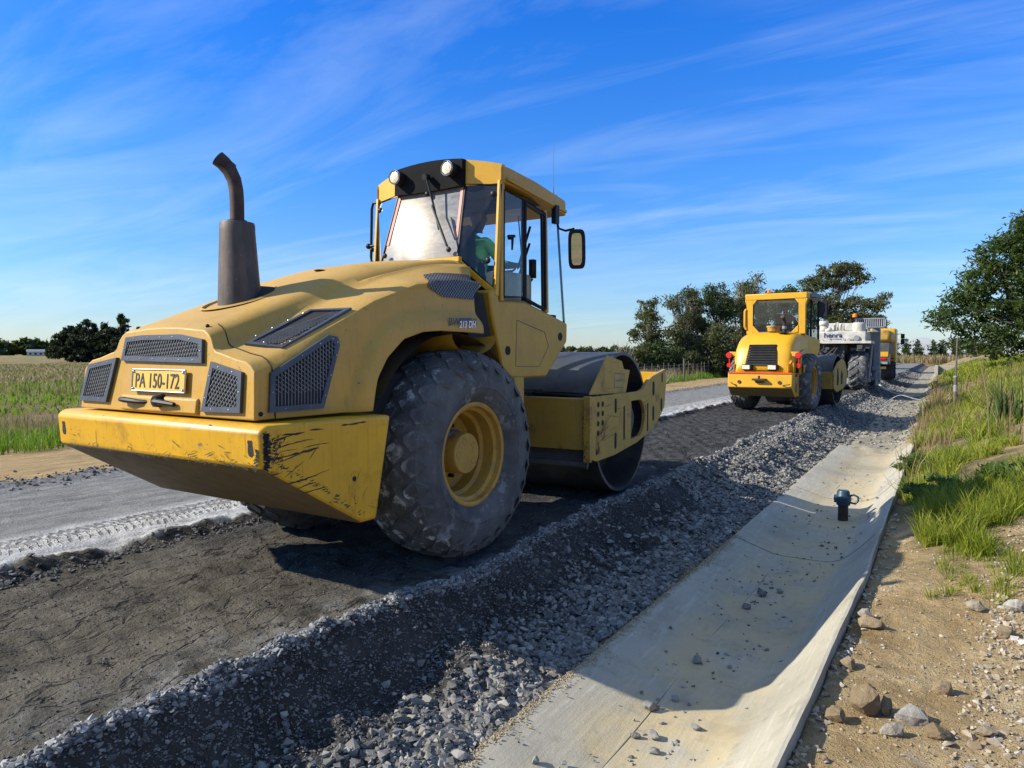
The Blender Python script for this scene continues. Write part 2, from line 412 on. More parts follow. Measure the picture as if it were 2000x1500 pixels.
# black boxes under the hood, added to block light behind the grilles
mb = MB(); mb.box((0,-1.0,1.15), (1.6,1.6,.5)); mb.box((0,-.9,1.45), (.8,1.0,.4)); mb.box((0,-.4,.95), (.9,2.3,.55)); mb.box((0,.4,1.55),(1.3,.5,.9))
mb.build('engine_dark_box', M['blackmat'], hero)

# ---- mesh grilles: frame, black backing, expanded-metal wires
def grille(poly, nrm, name='grille', fw=.035, sp=.0245, asp=1.7, parent=None, wire=.0034, lift=.014, ang=0, mw='mesh'):
    P = [Vector(p) for p in poly]; c = sum(P, Vector()) / len(P); N = Vector(nrm).normalized()
    x = (P[1] - P[0]); x = (x - N * x.dot(N)).normalized(); y = N.cross(x)
    if ang: x, y = x*math.cos(ang) + y*math.sin(ang), y*math.cos(ang) - x*math.sin(ang)
    q = [((p-c).dot(x), (p-c).dot(y), (p-c).dot(N)) for p in P]
    A = sum(q[i][0]*q[(i+1) % len(q)][1] - q[(i+1) % len(q)][0]*q[i][1] for i in range(len(q)))
    if A < 0: q = q[::-1]
    k = len(q)
    def inset(d):
        o = []
        for i in range(k):
            a, b, e = q[i-1], q[i], q[(i+1) % k]
            d1 = Vector((b[0]-a[0], b[1]-a[1])).normalized(); d2 = Vector((e[0]-b[0], e[1]-b[1])).normalized()
            n1 = Vector((-d1.y, d1.x)); n2 = Vector((-d2.y, d2.x)); m = (n1 + n2); m = m / max(.3, (1 + n1.dot(n2)))
            o.append((b[0]+m.x*d, b[1]+m.y*d, b[2]))
        return o
    qi = inset(fw); W = lambda p, h: c + x*p[0] + y*p[1] + N*(p[2]+h)
    mb = MB(); o1 = [W(p, lift) for p in q]; i1 = [W(p, lift) for p in qi]; o0 = [W(p, -.03) for p in q]; i0 = [W(p, -.004) for p in qi]
    vs = o1 + i1 + o0 + i0; fs = []
    for i in range(k):
        j = (i+1) % k; fs += [(i, j, k+j, k+i), (2*k+i, 2*k+j, j, i), (k+i, k+j, 3*k+j, 3*k+i)]
    mb.add(vs, fs)
    for i in range(k):          # rivets
        a, b = Vector(W([(q[i][0]+qi[i][0])/2, (q[i][1]+qi[i][1])/2, q[i][2]], lift)), Vector(W([(q[(i+1) % k][0]+qi[(i+1) % k][0])/2, (q[(i+1) % k][1]+qi[(i+1) % k][1])/2, q[i][2]], lift))
        m = max(1, int((b-a).length / .13))
        for s_ in range(m): mb.ball(a.lerp(b, (s_+.5)/m), .0055, 6, mi=1)
    g = mb.build(name, [M['grillframe'], M['chrome']], parent or hero, smooth=30)
    mb = MB(); mb.add([W(p, .002) for p in qi], [tuple(range(k))]); mb.build('backing', M['blackmat'], g)
    # wires clipped to the inset polygon
    mb = MB(); ext = max(max(abs(p[0]) for p in qi), max(abs(p[1]) for p in qi)) * 2.5
    for sgn in (1, -1):
        d = Vector((1/asp, sgn)).normalized(); nn = Vector((-d.y, d.x)); t_ = -ext
        while t_ < ext:
            o = nn * t_; lo, hi = -1e9, 1e9
            for i in range(k):
                a = qi[i]; b = qi[(i+1) % k]; e = Vector((b[0]-a[0], b[1]-a[1])); ne = Vector((-e.y, e.x)).normalized()
                den = ne.dot(d); num = ne.dot(Vector((a[0], a[1])) - o)
                if abs(den) < 1e-6:
                    if num > 0: lo, hi = 1, 0
                elif den > 0: lo = max(lo, num/den)
                else: hi = min(hi, num/den)
            if hi - lo > .01:
                a, b = o + d*lo, o + d*hi; mb.bar(W((a.x, a.y, 0), .006 + .002*sgn), W((b.x, b.y, 0), .006 + .002*sgn), wire, .004, N)
            t_ += sp
    if mb.v: mb.build('wire_mesh', M[mw], g, fix=False)
    return g
def rv(w): return -1.95 + .085 * (w - 1.165) - .004
rf = (0, -1, .085)
G = [('l', [(-.865,1.47),(-.50,1.52),(-.60,1.215),(-.955,1.215)]), ('r', [(.56,1.50),(.86,1.44),(.865,1.205),(.49,1.195)])]
for _, p in G: grille([(u, rv(w), w) for u, w in p], rf, fw=.033)
grille([(u, rv(w), w) for u, w in [(-.40,1.655),(-.2,1.668),(.22,1.668),(.46,1.635),(.47,1.49),(-.44,1.50)]], rf, fw=.033)
for s in (1, -1):
    us = lambda v, w: s * (uside(v, w, hp(v)[3] - .055) + .006)
    grille([(us(v,w), v, w) for v, w in [(-1.82,1.435),(-1.36,1.665),(-1.28,1.655),(-1.27,1.60),(-1.44,1.205),(-1.85,1.205)]], (s, 0, .06), fw=.033)
    grille([(s*.62,-1.74,1.60),(s*.87,-1.66,1.575),(s*.87,-1.08,1.845),(s*.62,-1.22,1.835)], (s*.12, -.42, 1), fw=.03, sp=.02)
    # dark wire panel wrapping the shoulder in front of the cab
    PR = []
    for v in np.linspace(-.335, .47, 28):
        r_ = station(v); r_ = [p for p in r_[len(r_)//2:]][8:24]; lo = max(1.985, min(2.055, hp(v)[3]-.045) - .42*(v+.335)); ul = .70 + .19*(1 - sstep(-.335, -.14, v)); seg = []
        for i in range(len(r_)-1):
            for q_ in np.linspace(0, 1, 9)[:-1]:
                p = [r_[i][k]*(1-q_) + r_[i+1][k]*q_ for k in range(3)]
                if (p[0] >= ul or i > 3) and p[2] >= lo: seg.append(p)
        ii = np.linspace(0, len(seg)-1, 10); row = []
        for f_ in ii:
            k = int(f_); p = seg[k]; a_, b_ = seg[max(0, k-6)], seg[min(len(seg)-1, k+6)]; d = Vector((b_[0]-a_[0], 0, b_[2]-a_[2])).normalized(); nn = Vector((-d.z, 0, d.x)); nn = nn if nn.x >= 0 else -nn
            row.append((s*(p[0]+nn.x*.010), p[1], p[2]+nn.z*.010))
        PR.append(row)
    t = MB(); t.grid(PR)
    if s == 1:
        nt = NT('punched grey screen'); X_, Y_, Z_ = nt.xyz(); cb_ = nt.node('ShaderNodeCombineXYZ'); nt.L(nt.math('ADD', Y_, nt.math('MULTIPLY', nt.math('SUBTRACT', Z_, nt.math('ABSOLUTE', X_)), 1.0)), cb_.inputs[0]); nt.L(nt.math('SUBTRACT', Y_, nt.math('SUBTRACT', Z_, nt.math('ABSOLUTE', X_))), cb_.inputs[1]); dd = nt.vor(30, c=cb_.outputs[0], rnd=.0)
        cl = nt.mix(nt.mr(dd, .36, .46), (.006,.006,.007), (.15,.155,.18)); M['punched'] = nt.done(cl, .5, .2, nt.bump(dd, .5, .01))
    t.build('wire_panel', M['punched'], hood, smooth=40)
# number plate
pl = MB(); pm = frameM((.02, rv(1.375)-.012, 1.375), (1,0,0), (0,.085,1))
pl.box((0,0,0), (.60,.145,.008)); pl.xf(lambda p: pm @ Vector(p)); plate = pl.build('number_plate', M['plate'], hero, bevel=.004)
rim = MB(); 
for a, b in (((-.297,.07),(.297,.07)),((-.297,-.07),(.297,-.07)),((-.297,-.07),(-.297,.07)),((.297,-.07),(.297,.07))): rim.tube([pm @ Vector((*a,.006)), pm @ Vector((*b,.006))], .005, 6)
for a in ((-.28,.055),(.28,.055),(-.28,-.055),(.28,-.055)): rim.ball(pm @ Vector((*a,.006)), .01, 8)
rim.build('plate_rim', M['chrome'], plate, smooth=40)
text('lettering', 'PA 150-172', .134, M['ink'], plate, pm @ Matrix.Translation((-.262,-.047,.005)), .002, .0008, .77, 0, 'LEFT', 1.02)
# grab handle and rotary latch
mb = MB(); mb.tube([(-.36,-1.99,1.245),(-.30,-2.0,1.245),(-.16,-1.975,1.235),(-.10,-1.95,1.235)], [.016,.02,.015,.012], 8); mb.build('grab_handle', M['black'], hood, smooth=40)
mb = MB(); mb.tube([(.05,-1.93,1.245),(.05,-2.0,1.245)], [.045,.036], 10); mb.tube([(.05,-1.995,1.245),(.24,-1.98,1.232)], [.022,.014], 8); mb.tube([(.05,-2.0,1.245),(.05,-2.012,1.245)], .018, 8); mb.build('latch', M['black'], hood, smooth=40)
mb = MB()
for u in (-.36,.42): mb.ball((u, -1.86, hp(-1.86)[1]+.02), .013, 6)
mb.tube([(0.05,-.62,hp(-.62)[0]-.002),(0.05,-.62,hp(-.62)[0]+.006)], .045, 14); mb.tube([(.97,-1.90,1.2),(.975,-1.90,1.2)], .014, 8); mb.build('cap', M['black'], hood, smooth=40)
# seam between the tail piece and the hood
mb = MB(); sm = [(uu+ (.003 if uu > .9 else 0), -1.80, ww+.003) for (uu, _, ww) in [p for p in station(-1.80) if p[0] > .43]]; mb.tube(sm, .004, 4, False)
sm = [(-a, b, c) for a, b, c in sm]; mb.tube(sm, .004, 4, False); mb.build('seam', M['blackmat'], hood)
# lettering on the fender
ux = lambda v, w: uside(v, w, hp(v)[3]-.055) + .008
tm = frameM((ux(-.2,1.77), -.205, 1.762), (0,1,0.04), (0,-.04,1))
text('lettering', 'BW', .085, M['steeltext'], hood, tm, .001, .0012, 1.05)
text('lettering', '213 DH', .076, M['whitetext'], hood, tm @ Matrix.Translation((.125,-.020,.004)), .001, .0018, .86, .25)
mb = MB()
for a in (.125,.145,.165,.185,.205,.225,.245,.265): mb.box((a+.02,.035,.0012), (.022,.045,.0016))
for a in (.315,.335,.352): mb.box((a,.026,.0012), (.009,.06,.0016))
mb.xf(lambda p: tm @ Vector(p)); mb.build('stripe', M['steeltext'], hood)

# ---- exhaust
ex = MB(); cx, cy = .0, -1.33
rows = []
for w, rx, ry, dx in [(1.70,.155,.155,.02),(1.86,.150,.150,.018),(2.1,.137,.137,.01),(2.40,.121,.121,0),(2.46,.119,.119,0),(2.468,.115,.115,0),(2.472,.06,.06,0)]:
    rows.append([(cx+dx+rx*math.cos(a), cy+ry*math.sin(a), w) for a in np.linspace(0, 2*math.pi, 33)[:-1]])
ex.grid(rows, 0, True); muf = ex.build('muffler', M['muffler'], hero, smooth=40)
pp = MB(); P_ = [(.0,cy,2.46),(.0,cy,2.62),(-.004,cy-.002,2.70),(-.014,cy-.010,2.77),(-.036,cy-.03,2.835),(-.065,cy-.058,2.885),(-.09,cy-.085,2.915)]
pp.tube(P_, [.049,.049,.049,.049,.051,.053,.055], 16, False); d_ = (Vector(P_[-1]) - Vector(P_[-2])).normalized()
pp.tube([P_[-1], Vector(P_[-1]) - d_*.12], [.050,.045], 16, True); pp.lathe([(0,.066),(.012,.066),(.012,.05),(0,.05)], 20, (0,cy,2.474), 'z', closed=True)
pp.build('stack_pipe', M['rustpipe'], muf, smooth=40)
# black disc on the hood, standing for the shaded hole round the muffler
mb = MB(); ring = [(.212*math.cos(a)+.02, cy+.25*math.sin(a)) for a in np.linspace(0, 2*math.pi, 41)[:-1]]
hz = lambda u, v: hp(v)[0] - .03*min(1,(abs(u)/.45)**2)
mb.grid([[(u, v, hz(u, v)+.004) for u, v in ring], [(.02+(u-.02)*.5, cy+(v-cy)*.5, hz(u, v)+.003) for u, v in ring]], 0, True); mb.build('exhaust_disc', M['blackmat'], hood, smooth=60)
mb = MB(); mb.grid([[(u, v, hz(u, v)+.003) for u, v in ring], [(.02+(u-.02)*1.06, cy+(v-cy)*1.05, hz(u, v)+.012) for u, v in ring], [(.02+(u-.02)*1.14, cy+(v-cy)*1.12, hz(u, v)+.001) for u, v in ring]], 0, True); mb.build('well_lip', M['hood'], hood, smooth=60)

# ---- counterweight bumper with sloping belly
bw = 1.135
vs = [(-bw+.01,-1.9,1.155),(bw-.01,-1.9,1.155)]
mb = MB()
poly_top = [(-1.99,1.15),(-2.035,1.115),(-2.02,.905),(-1.27,.465),(-1.13,.465),(-.99,1.14)]
def bsec(u, k): return [(u*(1 if i not in (1,2) else k), v, w) for i, (v, w) in enumerate(poly_top)]
us_ = np.linspace(-bw, bw, 13)
for fs_ in [(0,1),(1,2)]: pass
# body faces without the belly
L = [(-bw, v, w) for v, w in poly_top]; Rr = [(bw, v, w) for v, w in poly_top]
mb.add(L + Rr, [(0,1,2,3,4,5)[::-1], (6,7,8,9,10,11), (0,6,7,1), (1,7,8,2), (4,10,11,5), (5,11,6,0)])
mb.add([L[2], Rr[2], Rr[3], L[3]], [(0,1,2,3)], 1); mb.add([L[3], Rr[3], Rr[4], L[4]], [(0,1,2,3)], 1)
g_ = random.Random(5)
def stroke(o, x, y, pts, wd, mi=2):     # ragged flat mark lying on a face
    o, x, y = Vector(o), Vector(x), Vector(y); L_ = []; R2 = []
    for i, (a, b) in enumerate(pts):
        k = wd * g_.uniform(.35, 1.0) * (0.25 if i in (0, len(pts)-1) else 1); p = o + x*a + y*b; L_.append(p + y*k); R2.append(p - y*k)
    mb.grid([L_, R2], mi)
def scr(o, x, y, a, b, ln, ang, wd, mi=2):
    n_ = max(4, int(ln/.03)); pts = []; bb = 0
    for i in range(n_+1): t_ = i/n_; bb += g_.uniform(-.004,.004); pts.append((a + ln*t_*math.cos(ang), b + ln*t_*math.sin(ang) + bb)) 
    stroke(o, x, y, pts, wd, mi)
SO, SX, SY = (bw+.0012, -1.99, 0), (0,1,-.005), (0,0,1)
for a, b, ln, an, wd in ((.05,1.06,.22,.10,.006),(.03,1.02,.30,.12,.004),(.06,.985,.16,.06,.003),(.02,.955,.36,.10,.008),(.04,.93,.20,.16,.004),(.30,1.10,.12,.05,.006),(.55,1.105,.22,.03,.007),(.14,.80,.24,.14,.006),(.20,.765,.16,.10,.004),(.24,.73,.2,.05,.004),(.12,.85,.16,.5,.003),(.30,.93,.10,.75,.006),(.66,.72,.10,1.0,.003),(.72,.62,.10,.9,.003),(.76,.58,.12,-.3,.002),(.84,.60,.10,-.2,.003),(.10,1.09,.14,.0,.008),(.26,1.00,.2,.05,.003),(.34,.83,.12,.2,.003)): scr(SO, SX, SY, a, b, ln, an, wd)
for k in range(80): scr(SO, SX, SY, abs(g_.gauss(0,.05))+.02, .92+g_.uniform(-.06,.16), g_.uniform(.01,.05), g_.uniform(-.2,1.2), g_.uniform(.002,.006))
for k in range(60): t_ = g_.random(); scr(SO, SX, SY, .03+.66*t_+g_.uniform(0,.07), .885-.40*t_+g_.uniform(.02,.06), g_.uniform(.01,.04), g_.uniform(-.4,.4), g_.uniform(.002,.005))
RO, RX, RY = (0, -2.0295, 1.0), (1,0,0), (0,.07,1)
for k in range(90):
    a = g_.uniform(-1.05,1.05); 
    if g_.random() < .55: a = g_.uniform(.2,1.08)
    scr(RO, RX, RY, a, g_.choice([g_.uniform(-.08,.09), g_.uniform(.06,.095), g_.uniform(-.085,-.06)]), g_.choice([.012,.02,.03,.06]), g_.uniform(-.7,.7), g_.uniform(.0012,.005))
for a, b, ln, an in ((-.28,.06,.07,.35),(-.2,.055,.06,.3),(.2,.05,.09,-.5),(.28,.02,.1,-.4),(.62,-.05,.1,.35),(.7,.03,.12,-.2),(-.75,.07,.1,.05),(-.86,.05,.09,.1),(.45,-.06,.08,.2)): scr(RO, RX, RY, a, b, ln, an, .004)
for k in range(26): scr(RO, RX, RY, .60+g_.gauss(0,.05), .045+g_.gauss(0,.03), g_.uniform(.015,.05), g_.uniform(-.9,.9), g_.uniform(.004,.011), 3)
for k in range(150): z_ = g_.uniform(.905,1.115); scr(SO, SX, SY, abs(g_.gauss(0,.016))-.028, z_, g_.uniform(.012,.04), g_.uniform(-.5,.7), g_.uniform(.003,.010))
for k in range(110): scr(RO, RX, RY, 1.105-abs(g_.gauss(0,.018)), g_.uniform(-.10,.105), g_.uniform(.006,.022), g_.uniform(-.8,.8), g_.uniform(.003,.009))
for k in range(170): scr(RO, RX, RY, g_.uniform(-1.08,1.08), g_.uniform(-.09,.10), g_.uniform(.004,.012), g_.uniform(-1,1), g_.uniform(.001,.003))
for k in range(120): scr((0,-2.0295,1.0), RX, RY, g_.uniform(-1.08,1.1), -.098+abs(g_.gauss(0,.008)), g_.uniform(.006,.04), g_.uniform(-.2,.2), g_.uniform(.001,.004))
for k in range(60): scr(SO, SX, SY, .66+g_.gauss(0,.018), .80-.30*g_.random()**1.3, g_.uniform(.01,.03), g_.uniform(1.2,1.9), g_.uniform(.004,.010), 4)
bump = mb.build('counterweight', [M['scuffed'], M['under'], M['barewear'], M['grind'], M['ruststain']], hero, bevel=.022)
mb = MB()
for s in (1,-1):
    for zz in (1.055,.995): mb.tube([(s*1.045,-2.0,zz),(s*1.045,-2.0315+(.0 if zz>1.02 else .0038),zz)], .023, 14)
    mb.box((s*1.045,-2.0055,1.025), (.046,.048,.06))
mb.build('tie_slot', M['blackmat'], bump)
mb = MB()
for s in (1,-1): mb.tube([(s*1.125,-1.33,.76),(s*(bw+.0015),-1.33,.76)], .017, 12)
mb.build('bolt_hole', M['blackmat'], bump)
# ---- wheels
def tyre_mb(rad, wid, rimr, lug='diamond', n=26, cols=5, lh=.028, side=0):
    h = wid / 2; mb = MB(); s = rad / .79
    half = [(h*.70, rimr), (h*.80, rimr+.02*s), (h*.985, rimr+.11*s), (h*1.0, rimr+.16*s), (h*.97, rimr+.22*s), (h*.88, rad-.075*s), (h*.72, rad-.045*s), (h*.4, rad-lh-.006), (0, rad-lh)]
    prof = half[2:] + [(-a, r) for a, r in half[2:-1]][::-1]; mb.lathe(prof, 72); mb.lathe(half[:3], 72, mi=side); mb.lathe([(-a, r) for a, r in half[:3]], 72, mi=side)
    # moulded ring on the sidewall
    for sg in (1,-1): mb.lathe([(sg*(h*.985), rimr+.115*s), (sg*(h*1.012), rimr+.125*s), (sg*h*.998, rimr+.14*s)], 72)
    def rt(a): return I(abs(a), [0, h*.4, h*.72, h*.88, h*.97], [rad-lh, rad-lh-.006, rad-.045*s, rad-.075*s, rad-.14*s])
    def pt(a, th, dh): r = rt(a) + dh; return (a, r*math.cos(th), r*math.sin(th))
    if lug == 'diamond':
        pitch = 2*math.pi/n; ca = np.linspace(-h*.82, h*.82, cols); dx = (ca[1]-ca[0])
        for k in range(n):
            for ci, c in enumerate(ca):
                th = pitch*(k + .5*(ci % 2)); j = random.uniform(.88, 1.02)
                q = [(0,1),(.34,.62),(1,0.0),(.34,-.62),(0,-1),(-.34,-.62),(-1,0.0),(-.34,.62)]
                q = [(0,.92),(.8,.30),(.92,0),(.8,-.30),(0,-.92),(-.8,-.30),(-.92,0),(-.8,.30)]
                lo = [pt(c+a*dx*.62*j, th+b*pitch*.52*j, -.01) for a, b in q]; hi = [pt(c+a*dx*.575*j, th+b*pitch*.485*j, lh*random.uniform(.85,1.05)) for a, b in q]
                m = len(q); mb.add(lo+hi, [(i, (i+1) % m, m+(i+1) % m, m+i) for i in range(m)]); mb.add(hi, [tuple(range(m))], 1)
    else:          # chevron bars
        for k in range(n):
            for sg in (1,-1):
                th = 2*math.pi/n*(k + (.5 if sg < 0 else 0)); L_ = []
                for t_ in np.linspace(0, 1, 6):
                    a = sg*(-.03 + t_*(h*1.0+.03)); L_.append((a, th + .42*t_**1.1*(.79/rad)))
                wd = .052/rad
                A = [pt(a, b-wd, lh*1.6) for a, b in L_]; B = [pt(a, b+wd, lh*1.6) for a, b in L_]
                A0 = [pt(a, b-wd*1.5, -.01) for a, b in L_]; B0 = [pt(a, b+wd*1.5, -.01) for a, b in L_]
                mb.grid([A0, A, B, B0]); mb.add([A0[0],A[0],B[0],B0[0]], [(0,1,2,3)]); mb.add([A0[-1],A[-1],B[-1],B0[-1]], [(0,1,2,3)])
    return mb
def rim_mb(h, r):
    mb = MB()
    mb.lathe([(h*.70,r+.012),(h*.76,r+.012),(h*.77,r-.004),(h*.75,r-.022),(h*.62,r-.03),(h*.56,r-.055),(h*.25,r-.06),(h*.18,r-.085),(-h*.15,r-.09),(-h*.22,r-.12),(-h*.25,.17),(-h*.25,.0)], 64)
    mb.lathe([(-h*.8,r+.01),(-h*.84,r-.02),(-h*.4,r-.06),(-h*.25,r-.1)], 48)
    return mb
for s in (1,-1):
    uc = s*.835
    mb = tyre_mb(.83, .62, .40, lh=.018, side=2); ty = mb.xf(lambda p: (uc + s*p[0], p[1]+.03, p[2]+.755)).build('tyre', [M['tyre'], M['lug'], M['sidewall']], hero, smooth=38)
    mb = rim_mb(.31, .40); rm = mb.xf(lambda p: (uc + s*p[0], p[1]+.03, p[2]+.755)).build('rim', M['rim'], hero, smooth=30)
    mb = MB(); mb.lathe([(-.06,.165),(.165,.165),(.18,.157),(.182,.0)], 36)
    for k in range(5):
        a = 2*math.pi*k/5 + .6; mb.lathe([(.18,.03),(.184,.03),(.184,.02),(.178,.017),(.178,0)], 12, (0,.105*math.cos(a),.105*math.sin(a)))
    mb.xf(lambda p: (uc + s*(p[0]-.02), p[1]+.03, p[2]+.755)); hb = mb.build('hub', M['rim'], rm, smooth=30, bevel=.004)
    mb = MB()
    for k in range(10):
        a = 2*math.pi*k/10; c, t_ = .215*math.cos(a), .215*math.sin(a); mb.lathe([(-.09,.018),(-.03,.018),(-.03,.0)], 6, (0,c,t_))
    mb.xf(lambda p: (uc + s*(p[0]), p[1]+.03, p[2]+.755)); mb.build('wheel_bolt', M['black'], rm)
    # inner wheel arch
    mb = MB(); rws = []
    for a in np.linspace(R(30), R(140), 18): rws.append([(s*.42, -.98*math.cos(a)*.98, .76+.95*math.sin(a)), (s*.9, -.98*math.cos(a)*.98, .76+.95*math.sin(a))])
    mb.grid(rws); mb.add([(s*.42, p[0][1], p[0][2]) for p in rws], [tuple(range(len(rws)))]); mb.build('wheel_arch', M['under'], hero, smooth=40)
    mb = MB(); rows_ = []
    for a in np.linspace(0, math.pi, 13): rows_.append([(s*.98, .16+.30*math.cos(a), 1.70-.16*math.sin(a)), (s*.80, .16+.28*math.cos(a), 1.68-.2*math.sin(a)), (s*.55, .16+.25*math.cos(a), 1.68-.2*math.sin(a))])
    mb.grid(rows_); mb.build('tank_bulge', M['hood'], hero, smooth=60)
# axle, chassis
mb = MB(); mb.tube([(-.9,0,.785),(.9,0,.785)], .16, 20); mb.box((0,0,.80), (.55,.55,.5)); mb.box((0,.55,.78), (.7,1.3,.42)); mb.box((0,-1.0,.78),(1.0,.6,.45)); mb.build('axle', M['darkgrey'], hero, bevel=.02)
mb = MB(); mb.box((.76,1.04,1.0), (.16,.16,.66)); mb.box((-.76,1.04,1.0), (.16,.16,.66)); mb.box((0,1.0,.72), (1.4,.12,.2)); mb.build('chassis_post', M['frame'], hero, bevel=.012)
mb = MB(); mb.tube([(0,1.2,.55),(0,1.2,1.15)], .14, 16); mb.box((0,1.55,.72), (.5,.7,.3)); mb.build('articulation_joint', M['darkgrey'], hero, bevel=.015)

# ---- cab
CU = .755
sidep = [(.845,2.10),(.865,1.95),(1.03,1.315),(1.66,1.315),(2.08,1.67),(2.085,1.875),(1.72,1.955),(1.26,2.045),(.86,2.02)]
mb = MB(); mb.prism([(.68,2.10),(.72,1.90),(.88,1.43),(1.03,1.315),(1.66,1.315),(2.08,1.67),(2.085,1.86),(1.72,1.945),(1.27,2.04),(.84,2.02),(.80,2.13)], -CU, CU)
cab = mb.build('cab', M['cab'], hero, bevel=.02)
# engraved panel outline and holes
for s in (1,-1):
    mb = MB(); q = [(1.12,1.86),(1.62,1.76),(1.70,1.62),(1.52,1.42),(1.10,1.43)]
    mb.tube([(s*(CU+.001),v,w) for v, w in q + q[:1]], .0035, 4, False); mb.build('panel_seam', M['greystripe'], cab)
    mb = MB()
    for v, w in ((.97,1.575),(1.93,1.72)): mb.tube([(s*(CU-.01),v,w),(s*(CU+.004),v,w)], .042, 18)
    mb.build('plug', M['blackmat'], cab)
mb = MB(); mb.prism([(.44,2.09),(.62,2.07),(.84,1.36),(.84,1.0),(.5,1.0),(.40,1.7)], -.73, .73); mb.build('cab_gap', M['blackmat'], hero)
# posts (rear corners lean)
TR = Vector((.75,.87,3.06)); BR = Vector((.715,.80,2.14)); ST = Vector((.405,.80,3.09)); SB = Vector((.465,.605,2.415))
for s in (1,-1):
    f = lambda p: Vector((s*p[0], p[1], p[2]))
    mb = MB(); mb.bar(f((.735,.875,2.02)), f((.735,.89,3.08)), .055, .055, (1,0,0)); mb.build('corner_post', M['cab'], cab, bevel=.01)
    mb = MB(); a, b = f((.74,.79,2.08)), f((.452,.595,2.385)); mb.bar(a, b, .05, .045, (0,-1,.3)); mb.bar(f((.745,.795,2.06)), f((.742,.87,3.10)), .03, .05, (0,1,0)); mb.build('quarter_frame', M['bright'], cab, bevel=.006)
    mb = MB(); mb.bar(f((.74,1.665,1.95)), f((.74,1.63,2.96)), .055, .05, (1,0,0)); mb.build('door_post', M['cab'], cab, bevel=.01)
    mb = MB(); mb.bar(f((.738,1.25,2.045)), f((.738,1.24,3.0)), .025, .02, (1,0,0)); mb.build('window_bar', M['black'], cab)
    mb = MB(); mb.bar(f((.735,2.045,1.86)), f((.735,1.90,2.93)), .012, .02, (1,0,0)); mb.build('front_post', M['black'], cab)
    # black rubber frames of the side windows
    def ring(pts, name='window_seal', r=.012):
        m_ = MB(); m_.tube([f(p) for p in pts + pts[:1]], r, 6, False); return m_.build(name, M['black'], cab)
    X = CU + .003
    ring([(X,.90,2.06),(X,1.235,2.08),(X,1.225,2.985),(X,.905,3.02)])
    ring([(X,1.262,2.065),(X,1.635,1.985),(X,1.615,2.92),(X,1.262,2.98)], 'door_seal', .016)
    mb = MB(); mb.bar(f((X-.012,1.615,1.97)), f((X-.012,1.59,2.93)), .05, .02, (1,0,0)); mb.bar(f((X-.012,1.262,2.055)), f((X-.012,1.262,2.98)), .03, .02, (1,0,0)); mb.bar(f((X-.012,1.27,2.06)), f((X-.012,1.63,1.985)), .02, .04, (1,0,0)); mb.bar(f((X-.012,1.26,2.965)), f((X-.012,1.61,2.905)), .02, .04, (1,0,0)); mb.build('door_frame', M['black'], cab)
    mb = MB(); mb.add([f(p) for p in [(X,.90,2.06),(X,1.235,2.08),(X,1.225,2.985),(X,.905,3.02)]], [(0,1,2,3)]); w1 = mb.build('side_window', M['glassclear'], hero, fix=False)
    mb = MB(); mb.add([f(p) for p in [(X-.01,1.70,1.96),(X-.01,2.06,1.88),(X-.01,1.90,2.93),(X-.01,1.66,2.96)]], [(0,1,2,3)]); mb.build('front_side_window', M['glassclear'], cab, fix=False)
    if s < 0:
        mb = MB(); mb.add([f(p) for p in [(X,1.262,2.065),(X,1.635,1.985),(X,1.615,2.92),(X,1.262,2.98)]], [(0,1,2,3)]); mb.build('door_window', M['glassclear'], cab, fix=False)
    # latch of the sliding window
    mb = MB(); mb.tube([f((X+.0,.98,2.60)), f((X+.03,.98,2.60))], .018, 8); mb.tube([f((X+.03,.93,2.605)), f((X+.03,1.03,2.62))], .014, 8); mb.tube([f((X+.03,1.0,2.60)), f((X+.035,.985,2.49))], [.013,.009], 8); mb.build('window_latch', M['black'], w1, smooth=40)
    # quarter window
    q = [f(p) for p in [SB, BR, TR, ST]]; mb = MB(); mb.add(q, [(0,1,2,3)]); qw = mb.build('quarter_window', M['glass'], hero, fix=False)
    mb = MB(); mb.tube(q + q[:1], .014, 6, False); mb.build('window_seal', M['black'], qw)
    mb = MB()
    for k, (a, b) in enumerate(((.83,.90),(.83,.22))):
        lo = q[0].lerp(q[1], a); hi = q[3].lerp(q[2], a); p = lo.lerp(hi, b); mb.ball(p + Vector((0,-.02,0)), .03, 10, (1,.6,1))
    mb.build('glass_knob', M['black'], qw, smooth=60)
# rear screen
q = [Vector((-.465,.605,2.415)), SB, ST, Vector((-.405,.80,3.09))]
rows_ = []
for t_ in np.linspace(0, 1, 9):
    rr = []
    for k in np.linspace(0, 1, 13): p = q[0].lerp(q[1], k).lerp(q[3].lerp(q[2], k), t_); rr.append(p + Vector((0, -.003*(1-(2*k-1)**2), .004*(1-(2*k-1)**2)*t_)))
    rows_.append(rr)
mb = MB(); mb.grid(rows_); screen_ = mb.build('rear_screen', M['screen'], hero, smooth=60, fix=False)
mb = MB()
for k, t_ in ((.08,.09),(.92,.09),(.5,.93)): p = q[0].lerp(q[1], k).lerp(q[3].lerp(q[2], k), t_) + Vector((0,-.05,0)); mb.ball(p, .026, 10, (1,.6,1))
mb.build('glass_knob', M['black'], screen_, smooth=60)
mb = MB()
for s in (.035, .965):
    A = [q[0].lerp(q[1], s).lerp(q[3].lerp(q[2], s), t_) + Vector((0,-.008,0)) for t_ in (.25,.95)]; mb.bar(A[0], A[1], .028, .002, (0,-1,.3))
mb.build('red_strip', plain('faded red tape', (.62,.20,.14), .6), screen_)
# sill under the screen
mb = MB(); mb.bar((-.50,.60,2.385), (.50,.60,2.385), .05, .05, (0,0,1)); mb.build('screen_sill', M['bright'], cab, bevel=.008)
